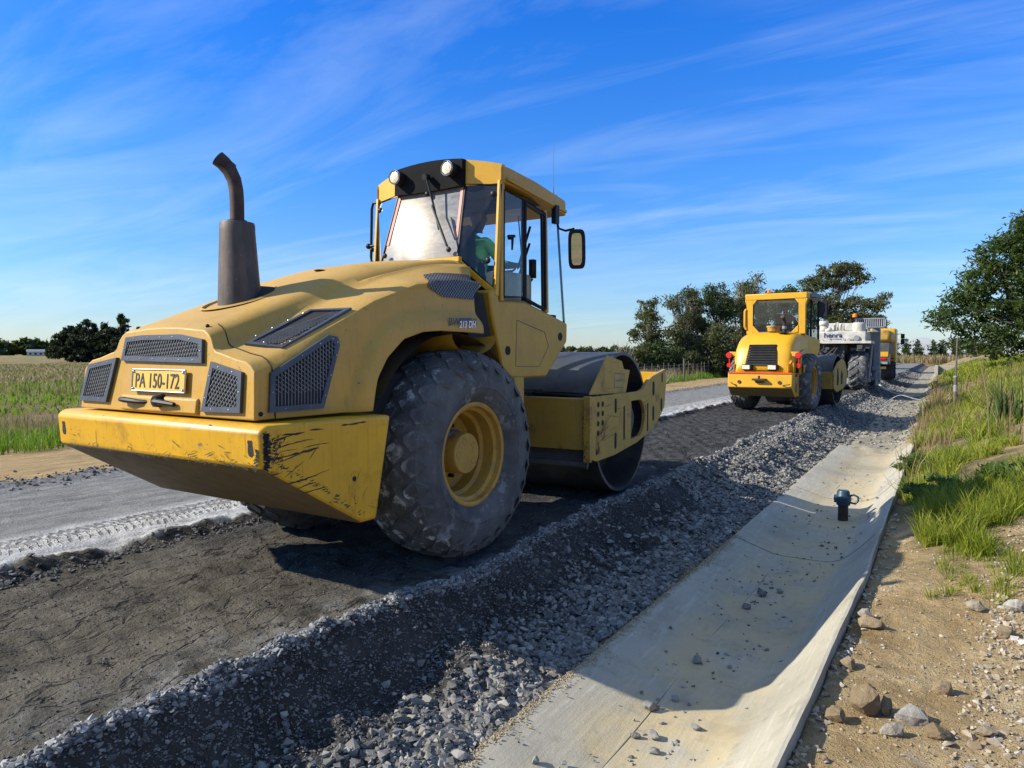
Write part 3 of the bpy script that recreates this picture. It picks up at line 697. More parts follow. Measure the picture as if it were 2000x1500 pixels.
# roof
def vrear(u): return .797 + .235*max(0, abs(u)-.41)
def roofrow(v, z0, z1, hw, crown):
    us = np.linspace(-hw, hw, 21); return [(u, v if v > .85 else vrear(u)+.004, z1 + crown*(1-(u/hw)**2)) for u in us] 
mb = MB(); top = [roofrow(.80,0,3.235,.76,.10), roofrow(1.0,0,3.225,.775,.10), roofrow(1.4,0,3.185,.79,.08), roofrow(1.96,0,3.105,.79,.05), roofrow(2.0,0,3.09,.78,.04)]
mb.grid(top); bot = [[(u, v, w_) for (u, v, _), in zip([(p) for p in r])] if 0 else [(p[0], p[1], zb) for p in r] for r, zb in zip(top, (3.08,3.075,3.04,2.955,2.95))]
mb.grid(bot)
for j in (0, -1): mb.grid([[r[j] for r in top], [r[j] for r in bot]])
for i in (0, -1): mb.grid([top[i], bot[i]])
roof = mb.build('roof', M['cab'], hero, bevel=.015)
mb = MB(); mb.bar((.79,.92,3.115), (.795,1.98,2.99), .02, .03, (0,0,1)); mb.bar((-.79,.92,3.115), (-.795,1.98,2.99), .02, .03, (0,0,1)); mb.build('gutter', M['cab'], roof, bevel=.005)
# black visor panel, flanked by yellow panels
def vis(u0, u1, dv, mat, name, n_=9, lo=3.075):
    us = np.linspace(u0, u1, n_); A = [(u, vrear(u)-.002-dv, lo-.012*(1-(u/.42)**2 if dv > .01 else 0)) for u in us]; B = [(u, vrear(u)+.002-dv, 3.243+.10*(1-(u/.76)**2)) for u in us]; C_ = [(u, vrear(u)+.06, 3.247+.10*(1-(u/.76)**2)) for u in us]
    m_ = MB(); m_.grid([A, B, C_]); m_.grid([[(u, vrear(u)+.05, lo) for u in us], A]); m_.grid([[A[0],B[0],C_[0]], [(u0,.86,lo),(u0,.86,3.2),(u0,.86,3.2)]]); m_.grid([[A[-1],B[-1],C_[-1]], [(u1,.86,lo),(u1,.86,3.2),(u1,.86,3.2)]])
    return m_.build(name, mat, roof, smooth=35)
vis(-.41,.41,.055,M['visor'],'visor'); vis(.412,.755,.004,M['bright'],'brow_panel',5); vis(-.755,-.412,.004,M['bright'],'brow_panel',5)
for u in (-.335,.30):
    mb = MB(); mb.lathe([(0,.0),(0,.056),(-.02,.065),(.05,.070),(.11,.055),(.11,0)], 24, (0,0,0), 'y'); zc = 3.225
    mb.xf(lambda p: (p[0]+u, p[1]+.665, p[2]+zc)); lm = mb.build('work_lamp', M['black'], hero, smooth=35)
    mb = MB(); mb.lathe([(-.012,0),(-.008,.036),(0,.055)], 24, (u,.655,zc), 'y'); mb.build('lens', M['lens'], lm, smooth=60)
    mb = MB(); mb.lathe([(0,.06),(-.006,.062),(-.006,.068),(0,.07)], 24, (u,.655,zc), 'y'); mb.build('lamp_ring', M['chrome'], lm, smooth=60)
# wiper
mb = MB(); mb.tube([(.03,.70,3.185),(.05,.675,3.16),(.17,.645,2.86),(.285,.555,2.66)], [.016,.012,.009,.006], 6); mb.bar((.19,.585,2.88), (.40,.53,2.50), .012, .03, (0,-1,.3)); mb.bar((.17,.60,2.90), (.375,.54,2.53), .008, .012, (0,-1,.3)); mb.tube([(.03,.72,3.19),(.03,.66,3.18)], .03, 10); mb.build('wiper', M['black'], roof)
# mirrors
def mirror(s):
    m_ = MB(); f = lambda p: (s*p[0], p[1], p[2])
    m_.tube([f((.78,1.80,2.90)), f((.80,1.82,2.80)), f((.86,1.85,2.775)), f((.95,1.87,2.79))], .012, 8); m_.box(f((.79,1.77,2.93)), (.05,.07,.18))
    return m_
ma = mirror(1).build('mirror_arm', M['black'], hero, smooth=40)
mb = MB(); MW = frameM((.98,1.87,2.585), (.93,.36,0), (.044,-.114,1))
rr = [(math.copysign(.075,c)*min(1,abs(c)*1.35) if 0 else .085*np.sign(c)*abs(c)**.4, .195*np.sign(t_)*abs(t_)**.45) for c, t_ in [(math.cos(a), math.sin(a)) for a in np.linspace(0, 2*math.pi, 33)[:-1]]]
mb.grid([[MW @ Vector((x*.56,y*.76,.0215)) for x, y in rr], [MW @ Vector((x,y,.02)) for x, y in rr], [MW @ Vector((x,y,-.012)) for x, y in rr], [MW @ Vector((x*.7,y*.8,-.045)) for x, y in rr]], 0, True); mb.add([MW @ Vector((x*.7,y*.8,-.045)) for x, y in rr], [tuple(range(32))])
mh = mb.build('mirror_housing', M['black'], ma, smooth=40)
mb = MB(); mb.add([MW @ Vector((x*.62,y*.80,.0225)) for x, y in rr], [tuple(range(32))]); mb.build('mirror_glass', M['mirror'], ma, fix=False)
mb = MB(); mb.tube([(-.76,.98,3.08),(-.86,.98,3.10),(-.93,.98,3.10),(-.95,.98,3.04),(-.965,.98,2.55),(-.96,.98,2.50),(-.80,.98,2.50)], .014, 8); mb.tube([(-.78,.96,2.66),(-.99,.96,2.66)], .013, 8); mb.ball((-.98,.96,2.66), .03, 8); mb.ball((-.93,.96,2.62), .025, 8); mb.build('window_frame_open', M['black'], cab, smooth=40)
mb = MB(); mb.add([(-.785,.98,3.08),(-.94,.98,3.08),(-.955,.98,2.53),(-.785,.98,2.53)], [(0,1,2,3)]); mb.build('open_window', M['glassclear'], cab, fix=False)
# antenna
mb = MB(); mb.tube([(.70,1.88,3.10),(.70,1.88,3.22),(.70,1.885,3.24),(.70,1.89,3.70)], [.014,.010,.004,.0025], 6); mb.ball((.74,1.86,3.13), .022, 8); mb.build('antenna', M['chrome'], roof, smooth=40)
# interior
mb = MB(); mb.box((0,1.35,1.9), (1.45,1.1,.08)); mb.build('cab_floor', M['blackmat'], cab)
mb = MB(); mb.box((0,1.35,3.02), (1.40,.95,.03)); mb.box((.2,1.2,2.96), (.5,.3,.08)); mb.build('headliner', M['paper'], cab)
mb = MB(); mb.box((.10,1.33,2.16), (.48,.46,.14)); bk = [(.98,2.1),(1.08,2.1),(1.08,2.72),(1.0,2.78),(.94,2.7)]; mb.prism(bk, -.13, .33); mb.box((.10,1.33,2.0),(.3,.3,.3)); mb.build('seat', M['seat'], cab, bevel=.04)
mb = MB(); mb.tube([(.12,1.86,1.95),(.12,1.74,2.36)], .035, 10); mb.lathe([(0,.175),(.012,.187),(0,.199),(-.012,.187)], 28, (0,0,0), 'z', closed=True); 
SWM = frameM((.12,1.73,2.40), (1,0,0), (0,.9,.35)); k0 = len(mb.v)
mb.v = [p if i < 2*10 else tuple(SWM @ Vector(p)) for i, p in enumerate(mb.v)]; mb.bar(SWM @ Vector((-.19,0,0)), SWM @ Vector((.19,0,0)), .025, .015); mb.build('steering_wheel', M['black'], cab, smooth=40)
mb = MB(); mb.box((.55,1.3,2.16), (.22,.5,.32)); mb.box((-.5,1.3,2.16), (.22,.5,.3)); mb.box((.12,1.95,2.1),(.5,.12,.3)); mb.build('console', M['console'], cab, bevel=.03)
mb = MB(); mb.tube([(.66,1.28,2.35),(.69,1.3,2.5),(.68,1.26,2.85)], .006, 5); mb.tube([(.55,1.68,2.82),(.30,1.84,2.44)], .014, 6); mb.tube([(.58,1.62,2.64),(.34,1.8,2.36)], .014, 6); mb.tube([(.66,1.55,2.28),(.60,1.5,2.20),(.5,1.5,2.22)], .012, 6); mb.box((.66,1.55,2.38),(.05,.06,.18)); mb.build('cab_lever', M['black'], cab, smooth=40)

# ---- front module: drum, frame
F = ffront
mb = MB(); dr, hw = .80, 1.065
mb.lathe([(-hw,dr-.035),(-hw,dr),(hw,dr),(hw,dr-.035),(hw-.02,dr-.035),(hw-.42,dr-.035),(hw-.42,0)], 80, (0,0,.765)); mb.lathe([(-hw,dr-.035),(-hw+.42,dr-.035),(-hw+.42,0)], 60, (0,0,.765))
drum = mb.xf(F).build('drum', M['drum'], hero, smooth=30)
mb = MB(); mb.lathe([(hw-.42,.34),(hw-.30,.34),(hw-.28,.22),(hw-.05,.2),(hw-.05,0)], 24, (0,0,.785)); 
for k in range(8): a = k*math.pi/4; mb.box((hw-.3,.28*math.cos(a),.785+.28*math.sin(a)), (.1,.05,.05))
mb.xf(F).build('drum_motor', M['darkgrey'], drum, bevel=.01)
outl = [(-1.06,1.10),(.30,1.10),(.46,1.125),(.62,1.22),(.78,1.27),(1.25,1.345),(1.29,1.18),(1.22,.86),(1.05,.74),(.70,.59),(.25,.50),(-.44,.43),(-.92,.42),(-1.06,.46)]
def holes_plate(s):
    """side plate with a real opening: polygon ring joined to an inner loop"""
    import mathutils
    hole = [(.30,1.0)] + [(.32+.19*math.cos(a), .79+.21*math.sin(a)) for a in np.linspace(R(80), R(-70), 12)] + [(.36,.575),(.06,.555),(.06,1.0)]
    bm = bmesh.new()
    o = [bm.verts.new((0, y, z)) for y, z in outl]; h_ = [bm.verts.new((0, y, z)) for y, z in hole]
    es = [bm.edges.new((o[i], o[(i+1) % len(o)])) for i in range(len(o))] + [bm.edges.new((h_[i], h_[(i+1) % len(h_)])) for i in range(len(h_))]
    bmesh.ops.triangle_fill(bm, use_beauty=True, use_dissolve=False, edges=es)
    m_ = MB(); bm.verts.ensure_lookup_table(); bm.verts.index_update()
    vs_ = [tuple(v.co) for v in bm.verts]; fs_ = [tuple(v.index for v in f.verts) for f in bm.faces]; bm.free()
    T_ = .045; m_.add([(s*1.15, y, z) for _, y, z in vs_], fs_); m_.add([(s*(1.15-T_), y, z) for _, y, z in vs_], [f[::-1] for f in fs_])
    for lp in (outl, hole):
        k = len(lp); m_.add([(s*1.15, y, z) for y, z in lp] + [(s*(1.15-T_), y, z) for y, z in lp], [(i, (i+1) % k, k+(i+1) % k, k+i) for i in range(k)])
    return m_
for s in (1,-1):
    m_ = holes_plate(s)
    m_.box((s*1.12,-1.075,.77), (.075,.05,.68))
    mb = m_; g_.seed(9)
    for k in range(26): a0 = g_.uniform(.15, 1.2); scr((s*1.1512,0,0), (0,1,0), (0,0,1), -.86+g_.uniform(0,.12), .66+g_.uniform(-.06,.08), g_.uniform(.06,.30), a0, g_.uniform(.002,.006), g_.choice([1,1,2]))
    for k in range(22): scr((s*1.1512,0,0), (0,1,0), (0,0,1), g_.uniform(-.8,.9), g_.uniform(.55,1.05), g_.uniform(.06,.35), g_.uniform(-.12,.15), g_.uniform(.001,.004), 1)
    for k in range(60): scr((s*1.1512,0,0), (0,1,0), (0,0,1), -.95+abs(g_.gauss(0,.06)), .47+abs(g_.gauss(0,.10)), g_.uniform(.02,.07), g_.uniform(.3,1.4), g_.uniform(.004,.012), g_.choice([1,2,2]))
    for k in range(40): scr((0,-1.1012,0), (1,0,0), (0,0,1), s*1.09+g_.uniform(-.03,.03), g_.uniform(.44,.9), g_.uniform(.006,.02), g_.uniform(-.5,.5), g_.uniform(.003,.009), 1)
    sp = m_.xf(F).build('side_plate', [M['frame'], M['barewear'], M['ruststain']], hero, bevel=.006)
    m_ = MB(); X = s*1.1515
    for j in range(4):
        for i in range(2):
            if j == 3 and i == 1: continue
            m_.tube([(X-s*.01,-.88+.115*i,1.015-j*.10),(X+s*.001,-.88+.115*i,1.015-j*.10)], .03, 12)
    for y, z0, z1, w_ in ((-.41,.92,1.03,.028),(-.16,.60,.94,.02),(.60,.62,.93,.02),(.80,.74,.87,.03),(.80,1.06,1.17,.035),(-.41,.53,.65,.03),(1.10,.85,.95,.03),(1.12,1.2,1.28,.02)):
        m_.tube([(X-s*.01,y,z0),(X+s*.001,y,z0)], w_, 10); m_.tube([(X-s*.01,y,z1),(X+s*.001,y,z1)], w_, 10); m_.box((X-s*.0045,y,(z0+z1)/2), (.0109,2*w_,z1-z0))
    m_.xf(F).build('slot', M['blackmat'], sp, fix=False)
    m_ = MB(); tp = [(-.98,1.12),(-.52,1.53),(-.10,1.46),(-.04,1.37),(.14,1.355),(.02,1.09)]; m_.prism(tp, s*1.082, s*1.097)
    g = m_.xf(F).build('guard_plate', M['frame'], hero, bevel=.003)
    m_ = MB(); 
    for a, b in (((-.32,1.15),(-.32,1.33)),((-.32,1.33),(-.02,1.31)),((-.3,1.17),(-.05,1.16)),((-.26,1.25),(-.08,1.25))): m_.bar((s*1.098,*a), (s*1.098,*b), .012, .002, (s,0,0))
    m_.bar((s*1.098,-.28,1.245), (s*1.098,-.07,1.245), .022, .003, (s,0,0)); m_.xf(F).build('faded_marking', M['greystripe'], g)
    m_ = MB(); m_.box((s*1.0,.02,.785), (.22,.34,.34)); m_.lathe([(.0,.16),(.06,.16),(.06,.0)], 20, (s*1.08,.02,.785)); m_.xf(F).build('bearing_block', M['darkgrey'], sp, bevel=.01)
mb = MB(); mb.box((0,-.97,.815), (2.20,.15,.54)); mb.xf(F).build('rear_beam', M['frame'], hero, bevel=.012)
mb = MB(); mb.box((0,1.15,1.06), (2.20,.12,.50)); mb.xf(F).build('front_beam', M['bright'], hero, bevel=.012)
mb = MB(); mb.prism([(-.86,.56),(-.94,.54),(-1.02,.36),(-.98,.34)], -1.08, 1.08); mb.box((0,-1.02,.40), (2.2,.05,.05)); mb.xf(F).build('scraper', M['darkgrey'], hero)
mb = MB()
for k in range(4):
    pts = []
    for x in np.linspace(-1.05, 1.05, 15): pts.append((x, -.95+.03*k+.015*math.sin(x*5+k), 1.10+.012*(k % 2)+.018*math.sin(x*3.1+k*2)))
    mb.tube(pts, .011, 6)
mb.box((.4,-.96,1.12),(.02,.16,.04)); mb.box((-.5,-.96,1.12),(.02,.16,.04)); mb.bar((.30,-.98,1.15),(.55,-.98,1.155),.012,.012)
mb.tube([(.2,-.95,1.12),(.1,-1.1,1.0),(.0,-1.5,.9)], .02, 8); mb.tube([(-.2,-.95,1.12),(-.1,-1.1,1.05),(.1,-1.5,.95)], .02, 8)
mb.xf(F).build('hydraulic_hose', M['black'], hero, smooth=60)

# ================================================================== seated drivers
def seated_person(name, label, loc, rz, vest, sc=1.0, turn=0.0, hat=None):
    """one continuous skinned body; pelvis at the origin, facing +y"""
    J = [('pel',None,(0,0,.10),.145),('wai','pel',(0,.01,.26),.135),('che','wai',(0,.02,.44),.155),('neb','che',(0,.03,.56),.085),('nec','neb',(0,.04,.62),.055),('chin','nec',(.0,.075,.68),.066),('hed','chin',(0,.06,.76),.088),('top','hed',(0,.045,.83),.07)]
    for s, n_ in ((1,'R'),(-1,'L')):
        J += [('sh'+n_,'che',(s*.19,.02,.50),.075),('el'+n_,'sh'+n_,(s*.26,.17,.28),.052),('wr'+n_,'el'+n_,(s*.17,.40,.30),.034),('pa'+n_,'wr'+n_,(s*.155,.47,.31),.032),
              ('hp'+n_,'pel',(s*.10,.06,.09),.115),('kn'+n_,'hp'+n_,(s*.15,.46,.10),.078),('an'+n_,'kn'+n_,(s*.15,.50,-.30),.052),('to'+n_,'an'+n_,(s*.16,.64,-.34),.042)]
        for k in range(4): J += [(f'f{k}'+n_,'pa'+n_,(s*(.185-.02*k),.515,.318-.004*k),.0095),(f'g{k}'+n_,f'f{k}'+n_,(s*(.183-.02*k),.54,.29),.0085)]
        J += [('t'+n_,'pa'+n_,(s*.125,.475,.325),.011),('u'+n_,'t'+n_,(s*.115,.505,.30),.009)]
    idx = {j[0]: i for i, j in enumerate(J)}
    co = []
    for nm, _, p, r in J:
        p = Vector(p)
        if nm in ('chin','hed','top','nec'): p = Matrix.Rotation(turn, 3, 'Z') @ (p - Vector((0,.03,0))) + Vector((0,.03,0))
        co.append(p)
    def skin(sel, grow, nm):
        ids = [i for i, j in enumerate(J) if sel(j[0])]; mp = {i: k for k, i in enumerate(ids)}
        me = bpy.data.meshes.new(nm); me.from_pydata([co[i] for i in ids], [(mp[i], mp[idx[J[i][1]]]) for i in ids if J[i][1] and idx[J[i][1]] in mp], [])
        o = bpy.data.objects.new(nm, me); COL.objects.link(o)
        q = o.modifiers.new('skin', 'SKIN'); 
        for k, i in enumerate(ids):
            r = J[i][3] + grow; me.skin_vertices[0].data[k].radius = (r, r*.9 if J[i][0] not in ('hed','chin') else r*1.1)
        me.skin_vertices[0].data[0].use_root = True; q.branch_smoothing = .6; q.use_smooth_shade = True
        s_ = o.modifiers.new('sub', 'SUBSURF'); s_.levels = 2; s_.render_levels = 2
        bpy.context.view_layer.update(); m2 = bpy.data.meshes.new_from_object(o.evaluated_get(bpy.context.evaluated_depsgraph_get()))
        bpy.data.objects.remove(o); bpy.data.meshes.remove(me); m2.name = nm; return m2
    body = skin(lambda n_: True, 0, 'body')
    # face: push a nose, brow and ears out of the head
    root = thing(name, label, 'person', loc, rz)
    HC = co[idx['hed']]; Rm = Matrix.Rotation(turn, 3, 'Z'); fwd = Rm @ Vector((0,1,0)); rgt = Rm @ Vector((1,0,0))
    for v in body.vertices:
        d = v.co - HC; 
        a, b, c = d.dot(rgt), d.dot(fwd), d.z
        if b > .03 and abs(a) < .03 and -.045 < c < .01: v.co += fwd * .022 * (1-abs(a)/.03)
        if abs(a) > .06 and abs(b) < .03 and abs(c+.01) < .04: v.co += rgt * math.copysign(.012, a)
    body.materials.clear(); body.materials.append(M['cloth']); body.materials.append(M['skin']); body.materials.append(vest)
    for p in body.polygons:
        c = p.center; hand = c.y > .41 and c.z > .22 and abs(c.x) < .24; head = c.z > .60
        p.material_index = 1 if (hand or head) else (2 if c.z > .30 and c.y < .22 else 0); p.use_smooth = True
    b_ = bpy.data.objects.new('body', body); COL.objects.link(b_); b_.parent = root
    vm = skin(lambda n_: n_ in ('pel','wai','che','neb') or n_[:2] == 'sh', .022, 'vest')
    vm.materials.append(vest); vm.materials.append(M['greystripe'])
    for p in vm.polygons:
        c = p.center; p.use_smooth = True
        if abs(c.z-.30) < .028 or (c.z > .33 and abs(abs(c.x)-.10) < .028): p.material_index = 1
    v_ = bpy.data.objects.new('vest', vm); COL.objects.link(v_); v_.parent = root
    m_ = MB(); rows_ = []
    for t_ in np.linspace(0, 1, 7):
        a = t_*1.75; rows_.append([tuple(HC + Vector((0,0,.035)) + rgt*(.094*math.sin(a)*math.cos(b)) + fwd*(.106*math.sin(a)*math.sin(b)-.012) + Vector((0,0,.078*math.cos(a)))) for b in np.linspace(0, 2*math.pi, 17)[:-1]])
    m_.grid(rows_, 0, True)
    if hat: 
        br = [HC + Vector((0,0,.045)) + rgt*x_*.08 + fwd*(.09+y_*.07) for x_, y_ in ((-1,0),(-.8,.7),(0,1),(.8,.7),(1,0))]; m_.add(br, [(0,1,2,3,4)])
    h_ = m_.build('cap' if hat else 'hair', hat or M['blackmat'], root, smooth=60)
    root.scale = (sc, sc, sc); return root
wp = lambda u, v, w: (OX + u*math.cos(PS) + v*math.sin(PS), OY - u*math.sin(PS) + v*math.cos(PS), w)
drv = seated_person('person', 'driver in a lime green vest and dark cap seated in the dusty nearest roller', wp(.17,1.22,2.13), -PS - R(14), M['hivis'], 1.0, R(-50), M['cloth'])
# ================================================================== second roller further down the road
r2 = thing('road_roller', 'clean bright yellow road roller with red tail lamps and black radiator grille', 'road roller', (-4.02, 21.1, 0), R(-5))
P2 = []
def hw2(v): return I(v, [-1.32,-1.2,-.7,.2], [.66,.72,.78,.80])
rows = []
for v in np.linspace(-1.30, .35, 14):
    t_ = I(v, [-1.30,-1.22,-1.05,-.75,-.4,.35], [1.30,1.62,1.88,2.06,2.13,2.16]); h_ = hw2(v); r_ = .26
    half = [(0,t_),(h_*.5,t_-.012),(h_-r_,t_-.03)] + [(h_-r_+r_*math.sin(a), t_-.03-r_*(1-math.cos(a))) for a in np.linspace(.3,1.4,5)] + [(h_+.01, min(t_-.3,1.5)), (h_+.03, 1.28 if v < -.95 else I(v,[-.95,-.7,-.3,.35],[1.3,1.55,1.66,1.66]))]
    half = [(u, max(w, 1.03 if i < len(half)-1 else w)) for i, (u, w) in enumerate(half)]
    rows.append([(-u, v, w) for u, w in half[1:]][::-1] + [(u, v, w) for u, w in half])
low = [(u, -1.335, 1.03) for u, _, w in rows[0]]
mb = MB(); mb.grid([low] + rows)
for s in (0,-1): mb.add([rows[k][s] for k in range(0,4)] + [(rows[3][s][0], -.92, 1.03), low[s]], [tuple(range(6))])
h2 = mb.build('hood', M['new'], r2, smooth=45, solid=.02)
mb = MB(); mb.box((0,-.4,1.3), (1.3,1.4,.7)); mb.box((0,.3,.85), (.8,2.4,.5)); mb.tube([(-.8,0,.77),(.8,0,.77)], .15, 14); mb.build('engine_dark_box', M['blackmat'], r2)
mb = MB(); g0 = lambda w: I(w, [1.03,1.30,1.62,1.88], [-1.335,-1.30,-1.22,-1.05]) - .012
for k in range(8):
    w = 1.24 + .066*k; hw_ = .40 - .07*(k/8); mb.add([(-hw_,g0(w)-.03,w),(hw_,g0(w)-.03,w),(hw_,g0(w+.06)+.0,w+.062),(-hw_,g0(w+.06)+.0,w+.062)], [(0,1,2,3)])
mb.add([(-.41,g0(1.2)-.002,1.10),(.41,g0(1.2)-.002,1.10),(.34,g0(1.76)-.002,1.76),(-.34,g0(1.76)-.002,1.76)], [(0,1,2,3)])
gr2 = mb.build('radiator_grille', M['black'], r2, fix=False)
mb = MB(); mb.tube([(-.41,g0(1.1)-.006,1.10),(.41,g0(1.1)-.006,1.10),(.345,g0(1.77)-.006,1.77),(-.345,g0(1.77)-.006,1.77),(-.41,g0(1.1)-.006,1.10)], .014, 6); mb.build('grille_rim', M['black'], gr2)
for s in (1,-1):
    mb = MB(); mb.box((s*.335,-1.37,1.185), (.27,.10,.15)); l2 = mb.build('work_lamp', M['black'], r2, bevel=.02)
    mb = MB(); mb.box((s*.335-.02,-1.424,1.185), (.20,.012,.105)); mb.build('lens', M['lens'], l2, bevel=.004)
    mb = MB(); mb.bar((s*.70,-1.1,1.53), (s*.90,-1.1,1.53), .05, .12); br = mb.build('lamp_bracket', M['new'], r2, bevel=.008)
    mb = MB(); mb.lathe([(-.05,0),(-.05,.075),(.02,.085),(.02,.0)], 16, (s*.90,-1.13,1.50), 'y'); mb.build('tail_lamp', M['redlens'], br, smooth=40)
    mb = MB(); mb.tube([(s*.90,-1.1,1.42),(s*.90,-1.1,1.26)], .02, 8); mb.lathe([(-.03,0),(-.03,.06),(.02,.06),(.02,0)], 14, (s*.90,-1.12,1.23), 'y'); mb.build('reflector', M['redlens'], br)
# counterweight
bp = [(-1.42,1.035),(-1.44,.66),(-1.18,.42),(-.72,.42),(-.72,1.03)]
mb = MB(); L = [(-.83,v,w) for v, w in bp]; Q = [(.83,v,w) for v, w in bp]
mb.add(L+Q, [(0,1,2,3,4)[::-1], (5,6,7,8,9), (0,5,6,1), (2,7,8,3), (3,8,9,4), (4,9,5,0)]); mb.add([L[1],Q[1],Q[2],L[2]], [(0,1,2,3)], 1)
cw = mb.build('counterweight', [M['new'], M['under']], r2, bevel=.02)
mb = MB(); mb.box((0,-1.428,1.04), (1.64,.03,.035)); mb.build('red_band', M['orange'], cw)
mb = MB(); mb.box((.02,-1.50,.87), (.34,.14,.05)); mb.box((.02,-1.46,.80), (.22,.06,.03)); mb.tube([(.02,-1.52,.87),(.02,-1.52,.97)], .03, 8); mb.build('tow_hitch', M['rustpipe'], r2, bevel=.008)
mb = MB()
for s in (1,-1): mb.tube([(s*.52,-1.435,.80),(s*.52,-1.455,.80)], .045, 12)
mb.tube([(.60,-1.45,.72),(.66,-1.5,.735),(.80,-1.5,.76)], .012, 6); mb.tube([(-.60,-1.45,.72),(-.66,-1.5,.735),(-.72,-1.5,.78)], .012, 6); mb.build('tie_down', M['rustpipe'], cw)
mb = MB(); mb.box((.832,-1.05,.98), (.006,.22,.075)); mb.build('name_sticker', M['navy'], cw)
mb = MB(); mb.box((.832,-1.05,.66), (.006,.17,.24)); st_ = mb.build('warning_sticker', M['greystripe'], cw)
mb = MB(); mb.box((.832,-1.05,.84), (.006,.16,.12)); mb.build('white_sticker', M['greyp'], cw)
mb = MB(); mb.box((.86,-.78,1.25), (.06,.06,.5)); mb.tube([(.80,-1.2,1.05),(.80,-1.2,1.3)], .02, 6); mb.box((.95,-.72,1.15),(.012,.15,.2)); mb.build('mudguard_bracket', M['new'], r2)
# cab
mb = MB(); mb.prism([(.05,2.10),(.25,1.5),(.5,1.3),(1.3,1.3),(1.75,1.7),(1.75,1.95),(.9,2.0),(.2,2.06)], -.76, .76); cb = mb.build('cab', M['new'], r2, bevel=.015)
mb = MB(); mb.box((0,.80,3.11), (1.64,1.72,.15)); mb.box((0,-.03,3.11), (1.66,.10,.17)); rf2 = mb.build('roof', M['new'], r2, bevel=.02)
mb = MB(); mb.box((.80,.85,3.13), (.10,1.1,.17)); mb.build('side_vent', M['greystripe'], rf2, bevel=.01)
for s in (1,-1):
    mb = MB(); mb.bar((s*.70,.0,2.08), (s*.70,-.02,3.05), .18, .10, (0,1,0)); mb.add([(s*.61,-.07,2.9),(s*.61,-.07,3.04),(s*.5,-.07,3.04)], [(0,1,2)]); mb.prism([(s*.61,2.12),(s*.42,2.12),(s*.61,2.32)], -.07, .03, 'y'); mb.prism([(s*.79,2.86),(s*.84,3.03),(s*.79,3.03)], -.07, .05, 'y'); mb.build('corner_post', M['new'], r2, bevel=.01)
    mb = MB(); mb.bar((s*.74,1.62,1.95), (s*.74,1.55,3.05), .05, .05); mb.bar((s*.74,.75,2.0), (s*.74,.75,3.05), .05, .05); mb.build('cab_post', M['black'], r2)
    mb = MB(); mb.add([(s*.745,.06,2.08),(s*.745,1.62,1.95),(s*.745,1.55,3.04),(s*.745,.04,3.04)], [(0,1,2,3)]); mb.build('side_window', M['glass'], r2, fix=False)
mb = MB(); mb.tube([(-.80,-.06,2.78),(-.83,-.08,2.72),(-.83,-.08,2.30),(-.79,-.06,2.22)], .035, 8); mb.build('hand_rail', M['new'], r2, smooth=40)
mb = MB(); mb.add([(-.62,-.02,2.16),(.62,-.02,2.16),(.62,-.04,3.03),(-.62,-.04,3.03)], [(0,1,2,3)]); rw = mb.build('rear_window', M['glass'], r2, fix=False)
mb = MB(); q = [(-.61,-.03,2.30),(-.44,-.03,2.14),(.44,-.03,2.14),(.61,-.03,2.30),(.61,-.045,3.02),(-.61,-.045,3.02)]; mb.tube(q+q[:1], .022, 6); mb.build('window_seal', M['black'], rw)
mb = MB(); mb.add([(-.70,1.72,1.95),(.70,1.72,1.95),(.68,1.60,3.03),(-.68,1.60,3.03)], [(0,1,2,3)]); mb.build('front_window', M['glass'], r2, fix=False)
mb = MB(); mb.box((.02,.85,2.12), (.5,.46,.14)); mb.prism([(.58,2.1),(.68,2.1),(.66,2.62),(.60,2.66)], -.22, .26); mb.box((0,.9,1.98), (1.4,1.2,.06)); mb.build('seat', M['seat'], r2, bevel=.04)
mb = MB(); mb.tube([(.02,1.5,1.95),(.02,1.35,2.35)], .03, 8); mb.lathe([(0,.18),(.012,.19),(0,.2),(-.012,.19)], 20, (.02,1.33,2.38), 'z', closed=True); mb.box((.5,.85,2.1), (.2,.6,.3)); mb.build('console', M['black'], r2)
mb = MB(); mb.lathe([(0,.0),(0,.15),(.10,.165),(.11,.18),(.15,.18),(.15,0)], 20, (.06,-.42,2.14), 'z'); mb.build('air_cleaner', M['frame'], r2, smooth=35)
mb = MB(); mb.tube([(.40,-.62,2.0),(.40,-.62,2.36),(.39,-.66,2.46),(.37,-.74,2.52)], [.06,.055,.055,.055], 12); e2 = mb.build('exhaust_pipe', M['rustpipe'], r2, smooth=40)
mb = MB(); mb.tube([(.40,-.62,2.20),(.40,-.62,2.27)], .062, 12); mb.build('pale_band', M['greyp'], e2)
mb = MB(); mb.lathe([(0,.14),(.012,.13),(.012,.0)], 18, (.38,-.64,2.095), 'z'); mb.build('exhaust_disc', M['blackmat'], h2)
mb = MB(); mb.tube([(-.26,.2,3.18),(-.26,.2,3.23)], .06, 12); be = mb.build('beacon_base', M['black'], r2); mb = MB(); mb.lathe([(0,.05),(.08,.045),(.10,0)], 12, (-.26,.2,3.23), 'z'); mb.build('beacon_lens', M['orangelens'], be, smooth=50)
mb = MB(); mb.tube([(.3,.1,3.18),(.3,.1,3.24)], .012, 6); mb.tube([(.4,.15,3.18),(.4,.15,3.22)], .02, 6); mb.build('roof_fitting', M['black'], rf2)
mb = MB(); mb.tube([(.80,.35,3.08),(.98,.33,3.06),(1.16,.32,3.02),(1.18,.32,2.92)], .014, 6); mb.tube([(.80,.35,2.4),(.95,.33,2.42),(1.14,.32,2.5)], .012, 6); mb.tube([(.84,.40,3.0),(.92,.42,2.6),(.9,.4,2.1)], .012, 6); m2_ = mb.build('mirror_arm', M['black'], r2)
